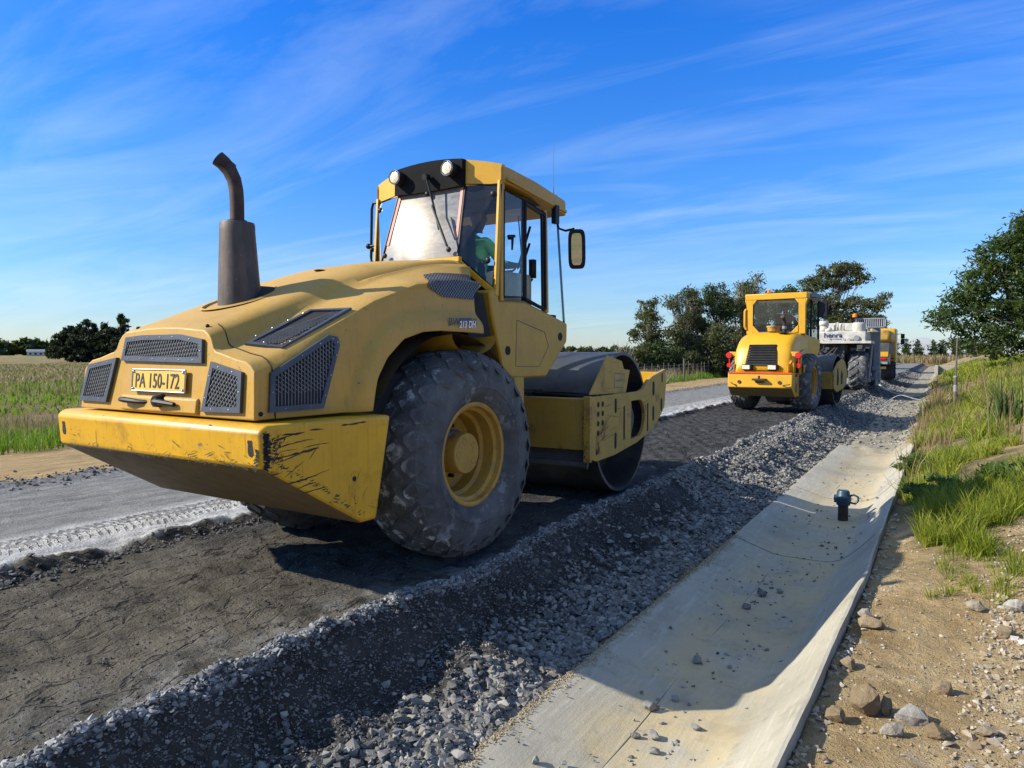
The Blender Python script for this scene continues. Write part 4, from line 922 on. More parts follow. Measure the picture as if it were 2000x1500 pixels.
mb = MB(); mb.box((1.16,.30,2.74), (.24,.06,.46)); mb.build('mirror_housing', M['black'], m2_, bevel=.025)
mb = MB(); mb.box((1.16,.266,2.72), (.19,.004,.36)); mb.build('mirror_glass', M['black'], m2_)  # plain black, the dark reflection in this mirror is put into its colour
for s in (1,-1):
    mb = tyre_mb(.78, .56, .42, 'diamond', 24); ty = mb.xf(lambda p: (s*.80 + s*p[0], p[1], p[2]+.77)).build('tyre', [M['tyredust'], M['tyredust']], r2, smooth=38)
    mb = rim_mb(.28, .42); mb.lathe([(-.1,.16),(.1,.16),(.1,0)], 20); mb.xf(lambda p: (s*.80 + s*p[0], p[1], p[2]+.77)).build('rim', M['rim'], r2, smooth=30)
mb = MB(); mb.lathe([(-1.0,.72),(-1.0,.75),(1.0,.75),(1.0,.72),(.7,.72),(.7,0)], 48, (0,3.0,.75)); mb.lathe([(-1.0,.72),(-.7,.72),(-.7,0)], 48, (0,3.0,.75)); mb.build('drum', M['drum'], r2, smooth=35)
for s in (1,-1):
    mb = MB(); o_ = [(1.95,1.02),(2.5,1.28),(3.1,1.38),(3.5,1.28),(3.8,.95),(3.75,.62),(3.3,.48),(2.4,.40),(2.0,.52)]; mb.prism(o_, s*1.07, s*1.11); p2 = mb.build('side_plate', M['frame'], r2, bevel=.01)
    mb = MB(); mb.prism([(2.35,.62),(2.55,.60),(2.62,.8),(2.5,1.12),(2.38,1.1)], s*1.108, s*1.113); mb.prism([(2.9,.62),(3.1,.62),(3.15,.9),(3.0,1.05),(2.9,.95)], s*1.108, s*1.113); mb.build('slot', M['blackmat'], p2)
mb = MB(); mb.box((0,1.98,.76), (2.14,.14,.5)); mb.build('rear_beam', M['frame'], r2, bevel=.01)
mb = MB(); mb.box((0,1.3,.85), (.6,1.2,.4)); mb.box((0,1.2,1.25), (1.3,.9,.3)); mb.build('articulation_joint', M['darkgrey'], r2)
r2p = lambda u, v, w: (-4.02 + u*math.cos(R(5)) + v*math.sin(R(5)), 21.1 - u*math.sin(R(5)) + v*math.cos(R(5)), w)
seated_person('person', 'driver in an orange shirt behind the rear window of the clean far roller', r2p(.04,.80,2.08), R(-5), M['hivisorange'], 1.0, R(20))

# ================================================================== white soil stabiliser ahead of it
rc = thing('soil_stabiliser', 'dirty white road recycling machine with chevron tractor tyre and slatted top grille', 'road recycler', (-4.35, 34.0, 0), 0)
mb = MB(); mb.box((0,1.3,2.22), (3.0,2.6,.50)); mb.box((0,4.2,2.25), (2.9,3.2,.6)); bd = mb.build('body', M['white'], rc, bevel=.04)
mb = MB(); mb.add([(-1.45,.15,2.473),(1.45,.15,2.473),(1.35,1.6,2.62),(-1.35,1.6,2.62)], [(0,1,2,3)]); mb.box((0,1.9,2.55),(2.7,1.0,.16)); mb.build('top_deck', M['white'], bd)
text('lettering', 'henra', .29, M['navy'], rc, frameM((-.14,-.008,2.225), (1,0,0), (0,0,1)), .004, .006, 1.1)
mb = MB(); mb.tube([(.10,-.014,2.15),(.14,-.014,2.19),(.18,-.014,2.15),(.14,-.014,2.11),(.10,-.014,2.15)], .01, 5)
for k in range(7): mb.box((.24+.05*k,-.006,2.15), (.034,.012,.05 if k % 3 else .07))
mb.build('small_lettering', M['greyp'], rc)
mb = MB(); mb.tube([(-.2,-.04,2.14),(-.1,-.05,2.06),(.62,-.05,2.06),(.64,-.05,2.2)], .018, 6); mb.tube([(-.3,-.06,1.99),(1.4,-.06,1.99)], .03, 6); mb.tube([(.72,-.05,2.0),(.86,-.06,2.2),(.90,-.05,2.02),(.98,-.05,2.2)], .02, 6); mb.build('hand_rail', M['greyp'], rc)
mb = MB(); mb.box((.75,.9,2.02),(1.9,2.0,.1)); mb.build('bumper_step', M['white'], bd)
mb = MB(); mb.lathe([(0,0),(0,.11),(.06,.12),(.08,.1),(.08,0)], 20, (1.14,-.07,2.19), 'y'); mb.build('work_lamp', M['greyp'], rc, smooth=35)
mb = MB(); mb.lathe([(0,.26),(.36,.26),(.40,.23),(.40,0)], 22, (1.20,.35,2.45), 'z'); mb.build('air_intake', M['white'], rc, smooth=35)
mb = MB(); 
for k in range(14): mb.box((1.30+.082*k-.30,1.3,2.86), (.045,.10,.36))
mb.box((1.55,1.3,2.68), (1.25,.12,.04)); mb.box((1.55,1.3,3.05), (1.25,.12,.05)); mb.box((.98-.02,1.3,2.86), (.05,.12,.4)); mb.box((2.13,1.3,2.86), (.05,.12,.4)); tg = mb.build('top_grille', M['greyp'], rc)
mb = MB(); mb.box((1.55,1.75,2.84), (1.2,.7,.36)); mb.build('radiator', M['darkgrey'], tg)
mb = MB(); mb.tube([(-.22,.6,2.45),(-.22,.6,2.75)], .17, 14); mb.tube([(-.22,.6,2.75),(-.22,.6,2.95)], .2, 14); mb.tube([(.2,.8,2.45),(.2,.8,2.85),(.3,.8,2.9),(.32,.8,2.5)], .04, 8); mb.tube([(.42,.8,2.45),(.42,.8,2.8),(.52,.8,2.85),(.55,.8,2.5)], .05, 8); mb.tube([(-.1,.3,2.5),(.1,.4,2.6)], .09, 8); mb.build('filter', M['white'], rc, smooth=40)
mb = MB(); mb.tube([(.95,1.1,2.9),(.95,1.1,3.12)], .03, 6); bb = mb.build('beacon_base', M['black'], rc); mb = MB(); mb.lathe([(0,.10),(.13,.09),(.17,0)], 12, (.95,1.1,3.12), 'z'); mb.build('beacon_lens', M['orangelens'], bb, smooth=50)
for s in (1,-1):
  for v in (.95, 6.0):
    mb = tyre_mb(.82, .72, .42, 'chevron', 15); mb.xf(lambda p: (s*1.16 + s*p[0], v+p[1], p[2]+.82)).build('tyre', M['tyredust'], rc, smooth=38)
    mb = rim_mb(.36, .42); mb.xf(lambda p: (s*1.16 + s*p[0], v+p[1], p[2]+.82)).build('rim', M['darkgrey'], rc, smooth=30)
mb = MB(); mb.box((-.1,.8,1.45), (1.5,1.2,.95)); mb.box((0,3.4,1.2), (2.4,2.6,1.5)); mb.box((0,.9,.85), (1.6,.4,.4))
for k in range(14): mb.box((random.uniform(-1,1.7), random.uniform(-.02,.3), random.uniform(1.65,1.95)), (random.uniform(.1,.4),.12,random.uniform(.06,.2)))
mb.build('chassis', M['darkgrey'], rc)
mb = MB()
for k in range(9): mb.tube([(random.uniform(-.8,.6),.1,1.9),(random.uniform(-.8,.6),.05,1.5),(random.uniform(-.8,.6),.2,1.1)], .03, 6)
mb.build('hydraulic_hose', M['black'], rc)
mb = MB(); mb.bar((1.62,2.4,.35), (1.62,2.4,2.5), .12, .5, (1,0,0)); mb.bar((1.66,3.4,.25), (1.66,3.0,2.9), .14, .35, (1,0,0)); mb.bar((1.58,4.6,2.9), (1.68,2.2,.8), .10, .2, (1,0,0));  mb.bar((1.45,1.9,3.05), (1.60,5.6,2.1), .08, .12); mb.tube([(1.5,1.5,.3),(1.6,1.6,1.9)], .06, 8); mb.box((1.72,3.6,.45),(.06,2.6,.7))
mb.build('side_strut', M['greyp'], rc, bevel=.01); mb = MB(); mb.box((1.48,4.0,1.2), (.3,3.4,1.4)); mb.box((1.5,2.9,2.0),(.25,1.0,.5)); mb.bar((1.66,2.7,.3),(1.66,4.4,1.8),.06,.12); mb.build('rotor_housing', M['darkgrey'], rc, bevel=.02)
mb = MB(); mb.box((1.55,1.72,.62), (.12,.06,.14)); mb.box((1.48,1.70,.34), (.2,.06,.1)); mb.build('pale_bracket', M['white'], rc)
mb = MB(); mb.box((.2,5.2,2.75), (2.0,1.2,.5)); mb.build('operator_platform', M['white'], rc, bevel=.03)

# ================================================================== yellow lorry in front of the recycler
tk = thing('water_truck', 'yellow tank lorry seen beyond the white recycler with black mirrors', 'lorry', (-3.75, 47.0, 0), 0)
mb = MB(); mb.box((0,1.9,2.52), (2.2,3.6,.72)); mb.build('tank', M['frame'], tk, bevel=.2); mb = MB(); mb.box((0,1.9,1.8), (2.1,3.5,.72)); mb.build('lower_body', M['darkgrey'], tk, bevel=.04)
mb = MB(); mb.box((0,4.9,2.05), (2.3,1.7,2.1)); mb.build('cab', M['new'], tk, bevel=.12)
mb = MB(); mb.box((0,2.6,.95), (1.0,6.2,.35)); mb.box((0,.05,1.2), (2.2,.12,.6)); ch = mb.build('chassis', M['darkgrey'], tk, bevel=.02)
mb = MB(); mb.box((.72,-.02,1.5), (.5,.06,.28)); mb.build('tail_panel', M['new'], tk)
mb = MB(); mb.box((.72,-.03,1.24), (.3,.05,.10)); mb.build('tail_lamp', M['redlens'], tk)
mb = MB(); mb.box((.62,-.03,.72), (.52,.03,.14)); mb.build('number_plate', M['plate'], tk)
mb = MB(); mb.tube([(.3,-.15,1.9),(.3,-.05,1.2),(.2,-.2,.8)], .08, 10); mb.box((0,-.05,1.0), (1.9,.2,.12)); mb.build('spray_bar', M['greyp'], tk)
for s in (1,-1):
    for v in (.9, 2.2, 5.2):
        mb = tyre_mb(.55, .36 if v > 5 else .58, .30, 'diamond', 22, 3, .02); mb.xf(lambda p: (s*.88 + s*p[0], v+p[1], p[2]+.54)).build('tyre', [M['rubber'], M['rubber']], tk, smooth=38)
    mb = MB(); mb.tube([(s*1.15,5.3,2.75),(s*1.42,5.25,2.78),(s*1.45,5.25,2.2),(s*1.15,5.3,2.1)], .025, 6); ar = mb.build('mirror_arm', M['black'], tk)
    mb = MB(); mb.box((s*1.46,5.2,2.62), (.22,.10,.30)); mb.box((s*1.46,5.2,2.28), (.22,.10,.34)); mb.build('mirror_housing', M['black'], ar, bevel=.03)
    mb = MB(); mb.box((s*1.0,1.6,1.25), (.5,2.4,.05)); mb.build('mudguard', M['black'], tk)
# ================================================================== land
def kshift(Y): return np.where(Y < 6.4, -.0235*(6.4 - Y), .0025*(np.minimum(Y, 17) - 6.4))
def bankrise(X, Y): return 1.7*np.tanh(.42/1.7 * np.clip(X + .38, 0, None)) * sstep(4.5, 9.5, Y) + .13 * (1 - sstep(4.5, 9.5, Y)) * np.clip(X - .9, 0, None) * 2
def H(X, Y):
    X = np.asarray(X, float); Y = np.asarray(Y, float)
    jit = .07 * fbm(Y * 1.6, X * .0, 3, 4) + .05 * fbm(Y * 6, X * 0, 5, 2)      # wandering crest
    n = fbm(X * 1.3, Y * 1.3, 11, 5); nf = fbm(X * 9, Y * 9, 21, 3); nff = fbm(X*26, Y*26, 31, 2)
    z = np.zeros_like(X)
    road = .012 * n + .012 * nf + .006 * nff
    field = .10 * fbm(X * .25, Y * .25, 41, 3) + .04 * n
    a = sstep(-12.7, -11.9, X + .3 * fbm(Y*.4, X*0, 51, 3)); z = field * (1 - a) + road * a
    z = z + .05 * sstep(-9.9, -9.5, X + .1*fbm(Y*2, X*0, 61, 3)) * (1 - sstep(-9.5, -9.1, X)) * (.5 + fbm(X*5, Y*5, 63, 3))
    # worked strip sits a little lower than the pale lane, with a ragged lip
    lip = sstep(-6.10, -5.66, X + .10*fbm(Y*2.2, X*0, 71, 4)); inn = lip * (1 - sstep(-3.35, -3.1, X))
    z = z - .055 * lip + .030 * (1-lip) * sstep(-7.2, -6.2, X)
    z = z + inn * (.022 * fbm(X*4, Y*3, 81, 4) + .014 * nf + .010*nff)
    e = np.exp(-((X + 5.80 + .06*fbm(Y*3, X*0, 91, 3)) / .10)**2); z = z + e * (.05 + .07 * fbm(X*8, Y*5, 95, 4))
    # tyre print in the pale lane
    pr = np.exp(-((X + 6.30) / .27)**6); z = z - pr * .018 * (.5 + .5*np.sign(np.sin(Y*82 + np.abs(X+6.30)*30)))
    # pad-foot prints ahead of the roller
    pf = inn * sstep(9.2, 10.5, Y) * (1-sstep(30,33,Y)); row = np.floor(Y / .22); fx = ((X + .5*.25*(row % 2)) / .25) % 1 - .5; fy = (Y / .22) % 1 - .5
    jj = .7 + .6*_h(np.floor((X + .125*(row % 2))/.25), row, 5); z = z + pf * (-.075 * jj * np.exp(-((fx/.28)**4 + (fy/.26)**4)) + .03)
    # crest and slope down to the drain
    Xc = X + jit
    tyre_ = np.exp(-((Y - 4.75)/.75)**4); cr = np.exp(-((Xc + 3.02) / .085)**2); z = z + cr * (.05 + .07 * fbm(X*7, Y*7, 101, 4)) * (1 - .9*tyre_) - .05*tyre_*sstep(-3.5, -3.3, X)
    heap = sstep(9.5, 12.5, Y) * (1 - sstep(19, 24, Y))
    s1 = sstep(-3.05, -2.58, Xc + .20*heap); s2 = np.clip((X + 2.62) / .7, 0, 1)
    z = z - s1 * (.27 - .12*heap) - s2 * (.16 + .12*heap) + (s1 > .02) * s1 * (.09 * fbm(X*4, Y*3.4, 111, 5) + .03 * nf + .022*nff)
    z = z + .10 * heap * np.exp(-((X + 2.75)/.35)**2) * (1 + fbm(Y*1.1, X*0, 121, 3))
    # beyond the drain
    bank = -.255 + bankrise(X, Y) + .035*n*sstep(-.5,-.3,X) + .018*nf + .010*nff + .09 * fbm(X*.9, Y*.9, 131, 3) * sstep(7, 10, Y)
    bank = bank - .4*sstep(-.004, .03, (-.492 + kshift(Y)) - X) * (Y < 17.1)
    m = np.where(Y < 17.1, 1., sstep(-.95, -.5, X)); far = sstep(16.6, 18, Y)
    low = -.62 + .155*sstep(16.2, 16.8, Y) + .05*fbm(X*3, Y*2, 141, 3)*sstep(16.6,17.4,Y) + .02*nf
    z = np.where(X > -1.9, low * (1 - m) + bank * m, z)
    return z
def axis(segs):
    o = []
    for a, b, st in segs: o += list(np.arange(a, b - st*.3, st))
    o.append(segs[-1][1]); return np.array(o)
Ys = [-1.5]
while Ys[-1] < 135: y = Ys[-1]; Ys.append(y + (.05 if y < .8 else .024 * (1 + max(0, y - 1) / 3.2)))
Ys = np.array(Ys)
def sheet(name, xs, mat, ys=None, k='structure', fn=H):
    ys = Ys if ys is None else ys
    X, Y = np.meshgrid(xs, ys); Z = fn(X, Y); V = np.stack([X, Y, Z], -1).reshape(-1, 3)
    nx, ny = len(xs), len(ys); i = np.arange(ny-1)[:, None]*nx + np.arange(nx-1)[None]; F = np.stack([i, i+1, i+nx+1, i+nx], -1).reshape(-1, 4)
    return kind(npmesh(name, V, F, mat, smooth=True), k)

# ---- ground materials
def dirtbase(t, stops, sc=3.0): return t.ramp(t.noise(sc, 8, .65), stops)
# road: grey lane, limed lane, dark worked strip, crumbly pale lips
t = NT('road surface'); X, Y, Z = t.xyz()
jn = t.noise(1.3, 6, .65, t.mapped((.6, 2.2, 1))); Xj = t.math('ADD', X, t.math('MULTIPLY', t.math('SUBTRACT', jn, .5), .30))
grey = t.ramp(t.noise(2.2, 8, .7, t.mapped((3.2, .7, 1))), [(.28, (.105, .102, .093)), (.5, (.20, .194, .176)), (.75, (.31, .30, .268))]); grey = t.mix(t.mr(t.noise(3, 6, .7, t.mapped((7, .55, 1))), .52, .64, 0, .55), grey, (.10, .10, .098)); grey = t.mix(t.mr(t.noise(38, 4, .7), .60, .68, 0, .6), grey, (.07, .07, .068))
sand = t.ramp(t.noise(2.5, 8, .7, t.mapped((2.5, .6, 1))), [(.3, (.25, .165, .075)), (.7, (.44, .32, .17))])
lime = t.ramp(t.noise(3.5, 8, .7, t.mapped((2.5, 1, 1))), [(.3, (.26, .258, .245)), (.5, (.43, .427, .405)), (.75, (.58, .575, .55))])
d1 = t.ramp(t.noise(2.3, 10, .72), [(.30, (.034, .030, .022)), (.45, (.080, .070, .051)), (.6, (.125, .110, .082)), (.8, (.18, .16, .12))])
d2 = t.ramp(t.noise(2.3, 10, .72), [(.30, (.024, .024, .023)), (.55, (.056, .055, .052)), (.8, (.10, .098, .092))])
strip_mix = t.mr(t.math('ADD', Y, t.math('MULTIPLY', jn, 1.5)), 4.0, 7.0); dark = t.mix(strip_mix, d1, d2)  # strip turns darker and greyer further along the road
# dark wavy grooves running along the worked strip
cv = t.mapped((3.4, .95, 1), (0, 0, .06)); dn = t.node('ShaderNodeTexNoise'); t.L(cv, dn.inputs['Vector']); dn.inputs['Scale'].default_value = 2.2; dn.inputs['Detail'].default_value = 5
ad = t.node('ShaderNodeVectorMath', operation='MULTIPLY_ADD'); t.L(dn.outputs['Color'], ad.inputs[0]); ad.inputs[1].default_value = (1.1, .8, 0); t.L(cv, ad.inputs[2])
ck = t.vor(1.15, 'DISTANCE_TO_EDGE', c=ad.outputs[0]); ckm = t.math('MULTIPLY', t.math('SUBTRACT', 1, t.mr(ck, .004, .034)), t.mr(t.noise(.9, 3), .34, .50)); ckm0 = ckm
strip = t.math('MULTIPLY', t.math('MULTIPLY', t.mr(Xj, -5.82, -5.76), t.mr(Y, 45, 40)), t.math('SUBTRACT', 1, t.mr(Xj, -2.5, -2.4)))
ckm = t.math('MULTIPLY', ckm, strip); dark = t.mix(t.math('MULTIPLY', ckm, .6), dark, (.012, .011, .010))
pale = t.mix(t.mr(t.noise(4, 8, .7), .45, .68), dark, (.22, .215, .195)); 
lipm = t.math('MULTIPLY', t.mr(Xj, -3.62, -3.22), t.mr(Y, 6.5, 4.5)); dark = t.mix(t.math('MULTIPLY', lipm, .9), dark, pale)
c = t.mix(t.mr(Xj, -9.75, -9.6), sand, grey)
gp = t.math('MULTIPLY', t.mr(t.math('ABSOLUTE', t.math('ADD', Xj, 9.4)), .35, .1), t.mr(t.noise(9, 6), .45, .6)); c = t.mix(gp, c, (.11, .11, .115))
c = t.mix(t.math('MULTIPLY', t.math('MULTIPLY', t.mr(Xj, -6.78, -6.5), t.mr(Y, 60, 35)), t.mr(t.noise(1.9, 7, .7, t.mapped((2, .6, 1))), .28, .45, .35, 1.)), c, lime); c = t.mix(strip, c, dark)
crest = t.mr(t.math('ADD', X, t.math('MULTIPLY', t.math('SUBTRACT', jn, .5), .22)), -3.075, -3.04); cl = t.ramp(t.noise(7, 9, .75), [(.36, (.045, .043, .040)), (.56, (.095, .092, .084)), (.78, (.26, .255, .235))]); crest = t.math('MULTIPLY', crest, t.mr(Y, 45, 40)); c = t.mix(crest, c, cl)
edge = t.math('MULTIPLY', t.mr(t.math('ABSOLUTE', t.math('ADD', Xj, 5.64)), .12, .03), t.mr(t.noise(9, 6), .40, .57))
bars = t.math('SINE', t.math('ADD', t.math('MULTIPLY', Y, 82), t.math('ADD', t.math('MULTIPLY', t.math('ABSOLUTE', t.math('ADD', X, 6.30)), 30), t.math('MULTIPLY', t.noise(2.5, 3), 7)))); lane = t.math('MULTIPLY', t.mr(t.math('ABSOLUTE', t.math('ADD', X, 6.30)), .26, .23), t.mr(t.math('ABSOLUTE', t.math('SUBTRACT', t.math('ABSOLUTE', t.math('ADD', X, 6.30)), .11)), .012, .03)); prn = t.math('MULTIPLY', lane, t.mr(bars, .0, .5)); c = t.mix(t.math('MULTIPLY', prn, t.mr(t.noise(5, 5), .35, .5, .2, .65)), c, (.10, .10, .098)); c = t.mix(edge, c, (.018, .018, .018))
fine = t.noise(42, 8, .7); peb = t.vor(30)
h = t.math('ADD', t.math('MULTIPLY', fine, .8), t.math('MULTIPLY', t.noise(9, 6, .65), 1.2)); h = t.math('SUBTRACT', t.math('SUBTRACT', h, t.math('MULTIPLY', prn, .9)), t.math('MULTIPLY', ckm, 1.1))
h = t.math('ADD', h, t.math('MULTIPLY', t.mr(peb, .1, .35, .5, 0), .45))
sp = t.mr(t.vor(21), .05, .13, 1, 0); spc = t.vor(21, out='Color'); c = t.mix(t.math('MULTIPLY', t.math('MULTIPLY', sp, t.mr(t.xyz(spc)[0], .72, .78)), .55), c, (.33, .32, .29))
M['road'] = t.done(c, .95, 0, t.bump(h, .75, .03), .15)
# slope of dark fines and crushed stone
t = NT('bank of fines'); X, Y, Z = t.xyz(); jn = t.noise(1.6, 6, .65); Xj = t.math('ADD', X, t.math('MULTIPLY', t.math('SUBTRACT', jn, .5), .5))
c = t.ramp(t.noise(3, 9, .7), [(.3, (.024, .022, .020)), (.55, (.055, .051, .045)), (.8, (.11, .103, .09))])
lime_ = t.ramp(t.noise(7, 9, .75), [(.34, (.10, .10, .098)), (.52, (.30, .295, .28)), (.75, (.50, .49, .46))]); c = t.mix(t.mr(t.math('ADD', X, t.math('MULTIPLY', t.math('SUBTRACT', jn, .5), .16)), -2.965, -2.985), c, lime_)
greyg = t.ramp(t.noise(8, 8, .7), [(.3, (.05, .05, .05)), (.7, (.17, .17, .165))]); c = t.mix(t.mr(Xj, -2.55, -2.25), c, greyg)
c = t.mix(t.mr(t.math('ADD', Y, t.math('MULTIPLY', jn, 3)), 9.5, 13), c, greyg)
sandc = t.ramp(t.noise(14, 7, .7), [(.3, (.30, .21, .095)), (.7, (.52, .40, .22))]); c = t.mix(t.mr(Xj, -2.02, -1.93), c, sandc)
h = t.math('ADD', t.noise(24, 8, .72), t.math('MULTIPLY', t.vor(19), 1.0)); M['bank'] = t.done(c, .95, 0, t.bump(h, .9, .035), .15)
# sandy verge with greener, browner earth up the bank
t = NT('sandy verge'); X, Y, Z = t.xyz()
c = t.ramp(t.noise(2.0, 10, .68), [(.28, (.25, .165, .072)), (.46, (.39, .275, .132)), (.6, (.48, .36, .19)), (.8, (.57, .45, .27))])
c = t.mix(t.mr(t.noise(5, 6, .7), .62, .70, 0, .6), c, (.50, .47, .40))
gs = t.vor(75); gc = t.xyz(t.vor(75, out='Color'))[0]; grain = t.math('MULTIPLY', t.mr(gs, .28, .12), t.mr(gc, .45, .6)); c = t.mix(t.math('MULTIPLY', grain, .5), c, (.68, .58, .40))
gd = t.math('MULTIPLY', t.mr(gs, .25, .1), t.mr(gc, .28, .15)); c = t.mix(t.math('MULTIPLY', gd, .6), c, (.16, .12, .07))
soil = t.ramp(t.noise(4, 8, .7), [(.3, (.10, .085, .04)), (.7, (.26, .20, .10))])
gm = t.math('MULTIPLY', t.mr(Y, 6.3, 7.2), t.mr(t.noise(1.4, 5, .6), .40, .56)); c = t.mix(gm, c, soil)
h = t.math('ADD', t.noise(18, 9, .72), t.math('MULTIPLY', t.mr(gs, 0, .4, .5, 0), .6)); h = t.math('ADD', h, t.math('MULTIPLY', t.noise(4, 4), 1.5))
M['verge'] = t.done(c, .95, 0, t.bump(h, 1.0, .05), .15)
t = NT('ditch floor'); c = t.ramp(t.noise(3, 9, .7), [(.3, (.17, .145, .105)), (.5, (.32, .28, .20)), (.75, (.44, .39, .29))]); c = t.mix(t.mr(t.noise(7, 7, .7), .55, .64), c, (.15, .15, .148))
M['ditch'] = t.done(c, .95, 0, t.bump(t.noise(20, 9, .75), .9, .04), .15)
t = NT('meadow'); X, Y, Z = t.xyz()
c = t.ramp(t.noise(.5, 9, .7, t.mapped((.6, 1.2, 1))), [(.26, (.16, .14, .05)), (.42, (.25, .185, .085)), (.55, (.31, .215, .115)), (.75, (.38, .26, .15))])
c = t.mix(t.mr(t.noise(.22, 4, .6, t.mapped((.5, 1.4, 1))), .52, .60, 0, .85), c, (.10, .19, .018)); 
M['field'] = t.done(c, .95, 0, t.bump(t.noise(6, 9, .8), 1.0, .25), .1)
t = NT('dirt shoulder'); X, Y, Z = t.xyz(); c = t.ramp(t.noise(2.5, 9, .7, t.mapped((2.4, .5, 1))), [(.3, (.23, .15, .065)), (.55, (.38, .265, .125)), (.8, (.48, .36, .19))])
M['shoulder'] = t.done(c, .95, 0, t.bump(t.noise(14, 9, .72, t.mapped((2, .8, 1))), .8, .04), .15)
t = NT('drain concrete'); X, Y, Z = t.xyz()
c = t.ramp(t.noise(1.8, 9, .66), [(.28, (.25, .225, .17)), (.45, (.36, .33, .255)), (.75, (.45, .415, .325))])
st = t.noise(1.2, 6, .6, t.mapped((22, 2.2, 22), (0, 0, .25))); c = t.mix(t.mr(st, .52, .68, 0, .35), c, (.58, .55, .47))
sandy = t.math('MULTIPLY', t.mr(Z, -.46, -.53), t.mr(t.noise(2.2, 8, .7), .36, .58)); c = t.mix(t.math('MULTIPLY', sandy, .85), c, (.47, .375, .21))
c = t.mix(t.mr(t.noise(34, 4, .7), .68, .72, 0, .6), c, (.12, .105, .085)); c = t.mix(t.mr(t.noise(.9, 7, .7), .50, .66, 0, .6), c, (.22, .20, .155)); c = t.mix(t.mr(t.noise(6, 7, .75), .56, .68, 0, .45), c, (.20, .175, .125))
M['concrete'] = t.done(c, .85, 0, t.bump(t.math('ADD', t.noise(45, 6, .7), t.math('MULTIPLY', st, 1.4)), .4, .008), .2)

sheet('dirt_shoulder', axis([(-12.9,-9.6,.11)]), M['shoulder'])
Yr = [-1.5]
while Yr[-1] < 135: y = Yr[-1]; Yr.append(y + (.05 if y < .8 else .024*(1 + max(0, y-1)/(7.5 if y < 24 else 4.5))))
sheet('road', axis([(-9.6,-6.6,.09),(-6.6,-5.5,.028),(-5.5,-3.4,.042),(-3.4,-2.98,.022)]), M['road'], np.array(Yr))
sheet('gravel_bank', axis([(-2.98,-1.84,.019)]), M['bank'])
sheet('ditch', axis([(-1.86,-.50,.05)]), M['ditch'], Ys[Ys > 16.2])
sheet('sand_verge', axis([(-.66,1.6,.022),(1.6,3.2,.1),(3.2,14,.5)]), M['verge'])
# the wide land: one sheet to the horizon, dropped under the detailed strips
xs = np.concatenate([-np.geomspace(1500, 13.5, 46), [-12.85, -12.6, -6, 0, 6, 13.2, 13.9], np.geomspace(14.5, 1500, 26)]); ys = np.concatenate([-np.geomspace(300, 4, 14), np.arange(-2, 130, 2.0), np.geomspace(132, 3000, 40)])
def Hw(X, Y):
    fi = .10 * fbm(X*.25, Y*.25, 41, 3) - .02; z = np.where(X < -12, fi, 0.)
    ins = (X > -12.7) & (X < 13.5) & (Y < 131); z = np.where(ins, -1.4, z); z = np.where((X >= 13.5), 1.3, z)
    d = np.hypot(X, Y); z = z + sstep(200, 900, d) * (2 + 6*fbm(X*.003, Y*.003, 9, 3)) * (Y > 0)
    return z
sheet('ground', xs, M['field'], ys, fn=Hw)
# low wooded rise on the skyline behind the big roller
t = NT('distant wood'); c = t.ramp(t.noise(.35, 8, .75), [(.35, (.022, .035, .016)), (.6, (.055, .075, .03)), (.8, (.10, .11, .05))]); M['wood'] = t.done(c, 1, 0, t.bump(t.noise(.5, 8, .8), 1, 3), .0)

# ---- drain: one concrete trough with real thickness and a joint every few metres
def trough():
    prof = [(-1.93,-.56),(-1.93,-.425),(-1.86,-.425),(-1.50,-.535),(-1.40,-.553),(-1.05,-.556),(-.95,-.546),(-.86,-.515),(-.77,-.45),(-.68,-.365),(-.59,-.265),(-.51,-.178),(-.490,-.176),(-.488,-.36),(-.488,-.8),(-1.93,-.8)]
    ysd = np.concatenate([np.arange(-1.2, 17.2, .06)]); V = []; 
    for k, y in enumerate(ysd):
        for j, (x, z) in enumerate(prof):
            dz = .006*float(fbm(np.array(x*3), np.array(y*2), 7, 3)); e = .010*float(fbm(np.array(y*1.7), np.array(3.), 4, 4)) if j in (1,2,11,12,13) else 0
            if y > 15.2 and 7 < j < 14: z = z - .02*(y-15.2)
            V.append((x + e + float(kshift(np.array(y)))*(1 if j > 5 else .55), y, z + dz))
    m_ = len(prof); F = [(k*m_+j, (k+1)*m_+j, (k+1)*m_+j+1, k*m_+j+1) for k in range(len(ysd)-1) for j in range(m_-1)]
    mb = MB(); mb.add(V, F); mb.f.append(tuple(range(m_))); mb.m.append(0); k = (len(ysd)-1)*m_; mb.f.append(tuple(range(k, k+m_))[::-1]); mb.m.append(0)
    return mb
dr_ = kind(trough().build('drain_channel', M['concrete'], None, smooth=40), 'structure')
mb = MB()
for y in (7.9, 11.4, 14.6):
    mb.tube([(x+float(kshift(np.array(y)))*(1 if x > -1.1 else .55), y+.02*math.sin(x*9), z+.0035) for x, z in [(-1.86,-.427),(-1.50,-.537),(-1.40,-.555),(-1.05,-.558),(-.95,-.548),(-.86,-.517),(-.77,-.452),(-.68,-.367),(-.59,-.267),(-.515,-.183)]], .0042, 5)
mb.tube([(-1.42+.012*math.sin(y*2.1)+.55*float(kshift(np.array(y))), y, -.5525) for y in np.arange(.5, 16, .25)], .0035, 5); kind(mb.build('joint', plain('joint filler', (.16, .145, .115), .9), dr_), 'structure')

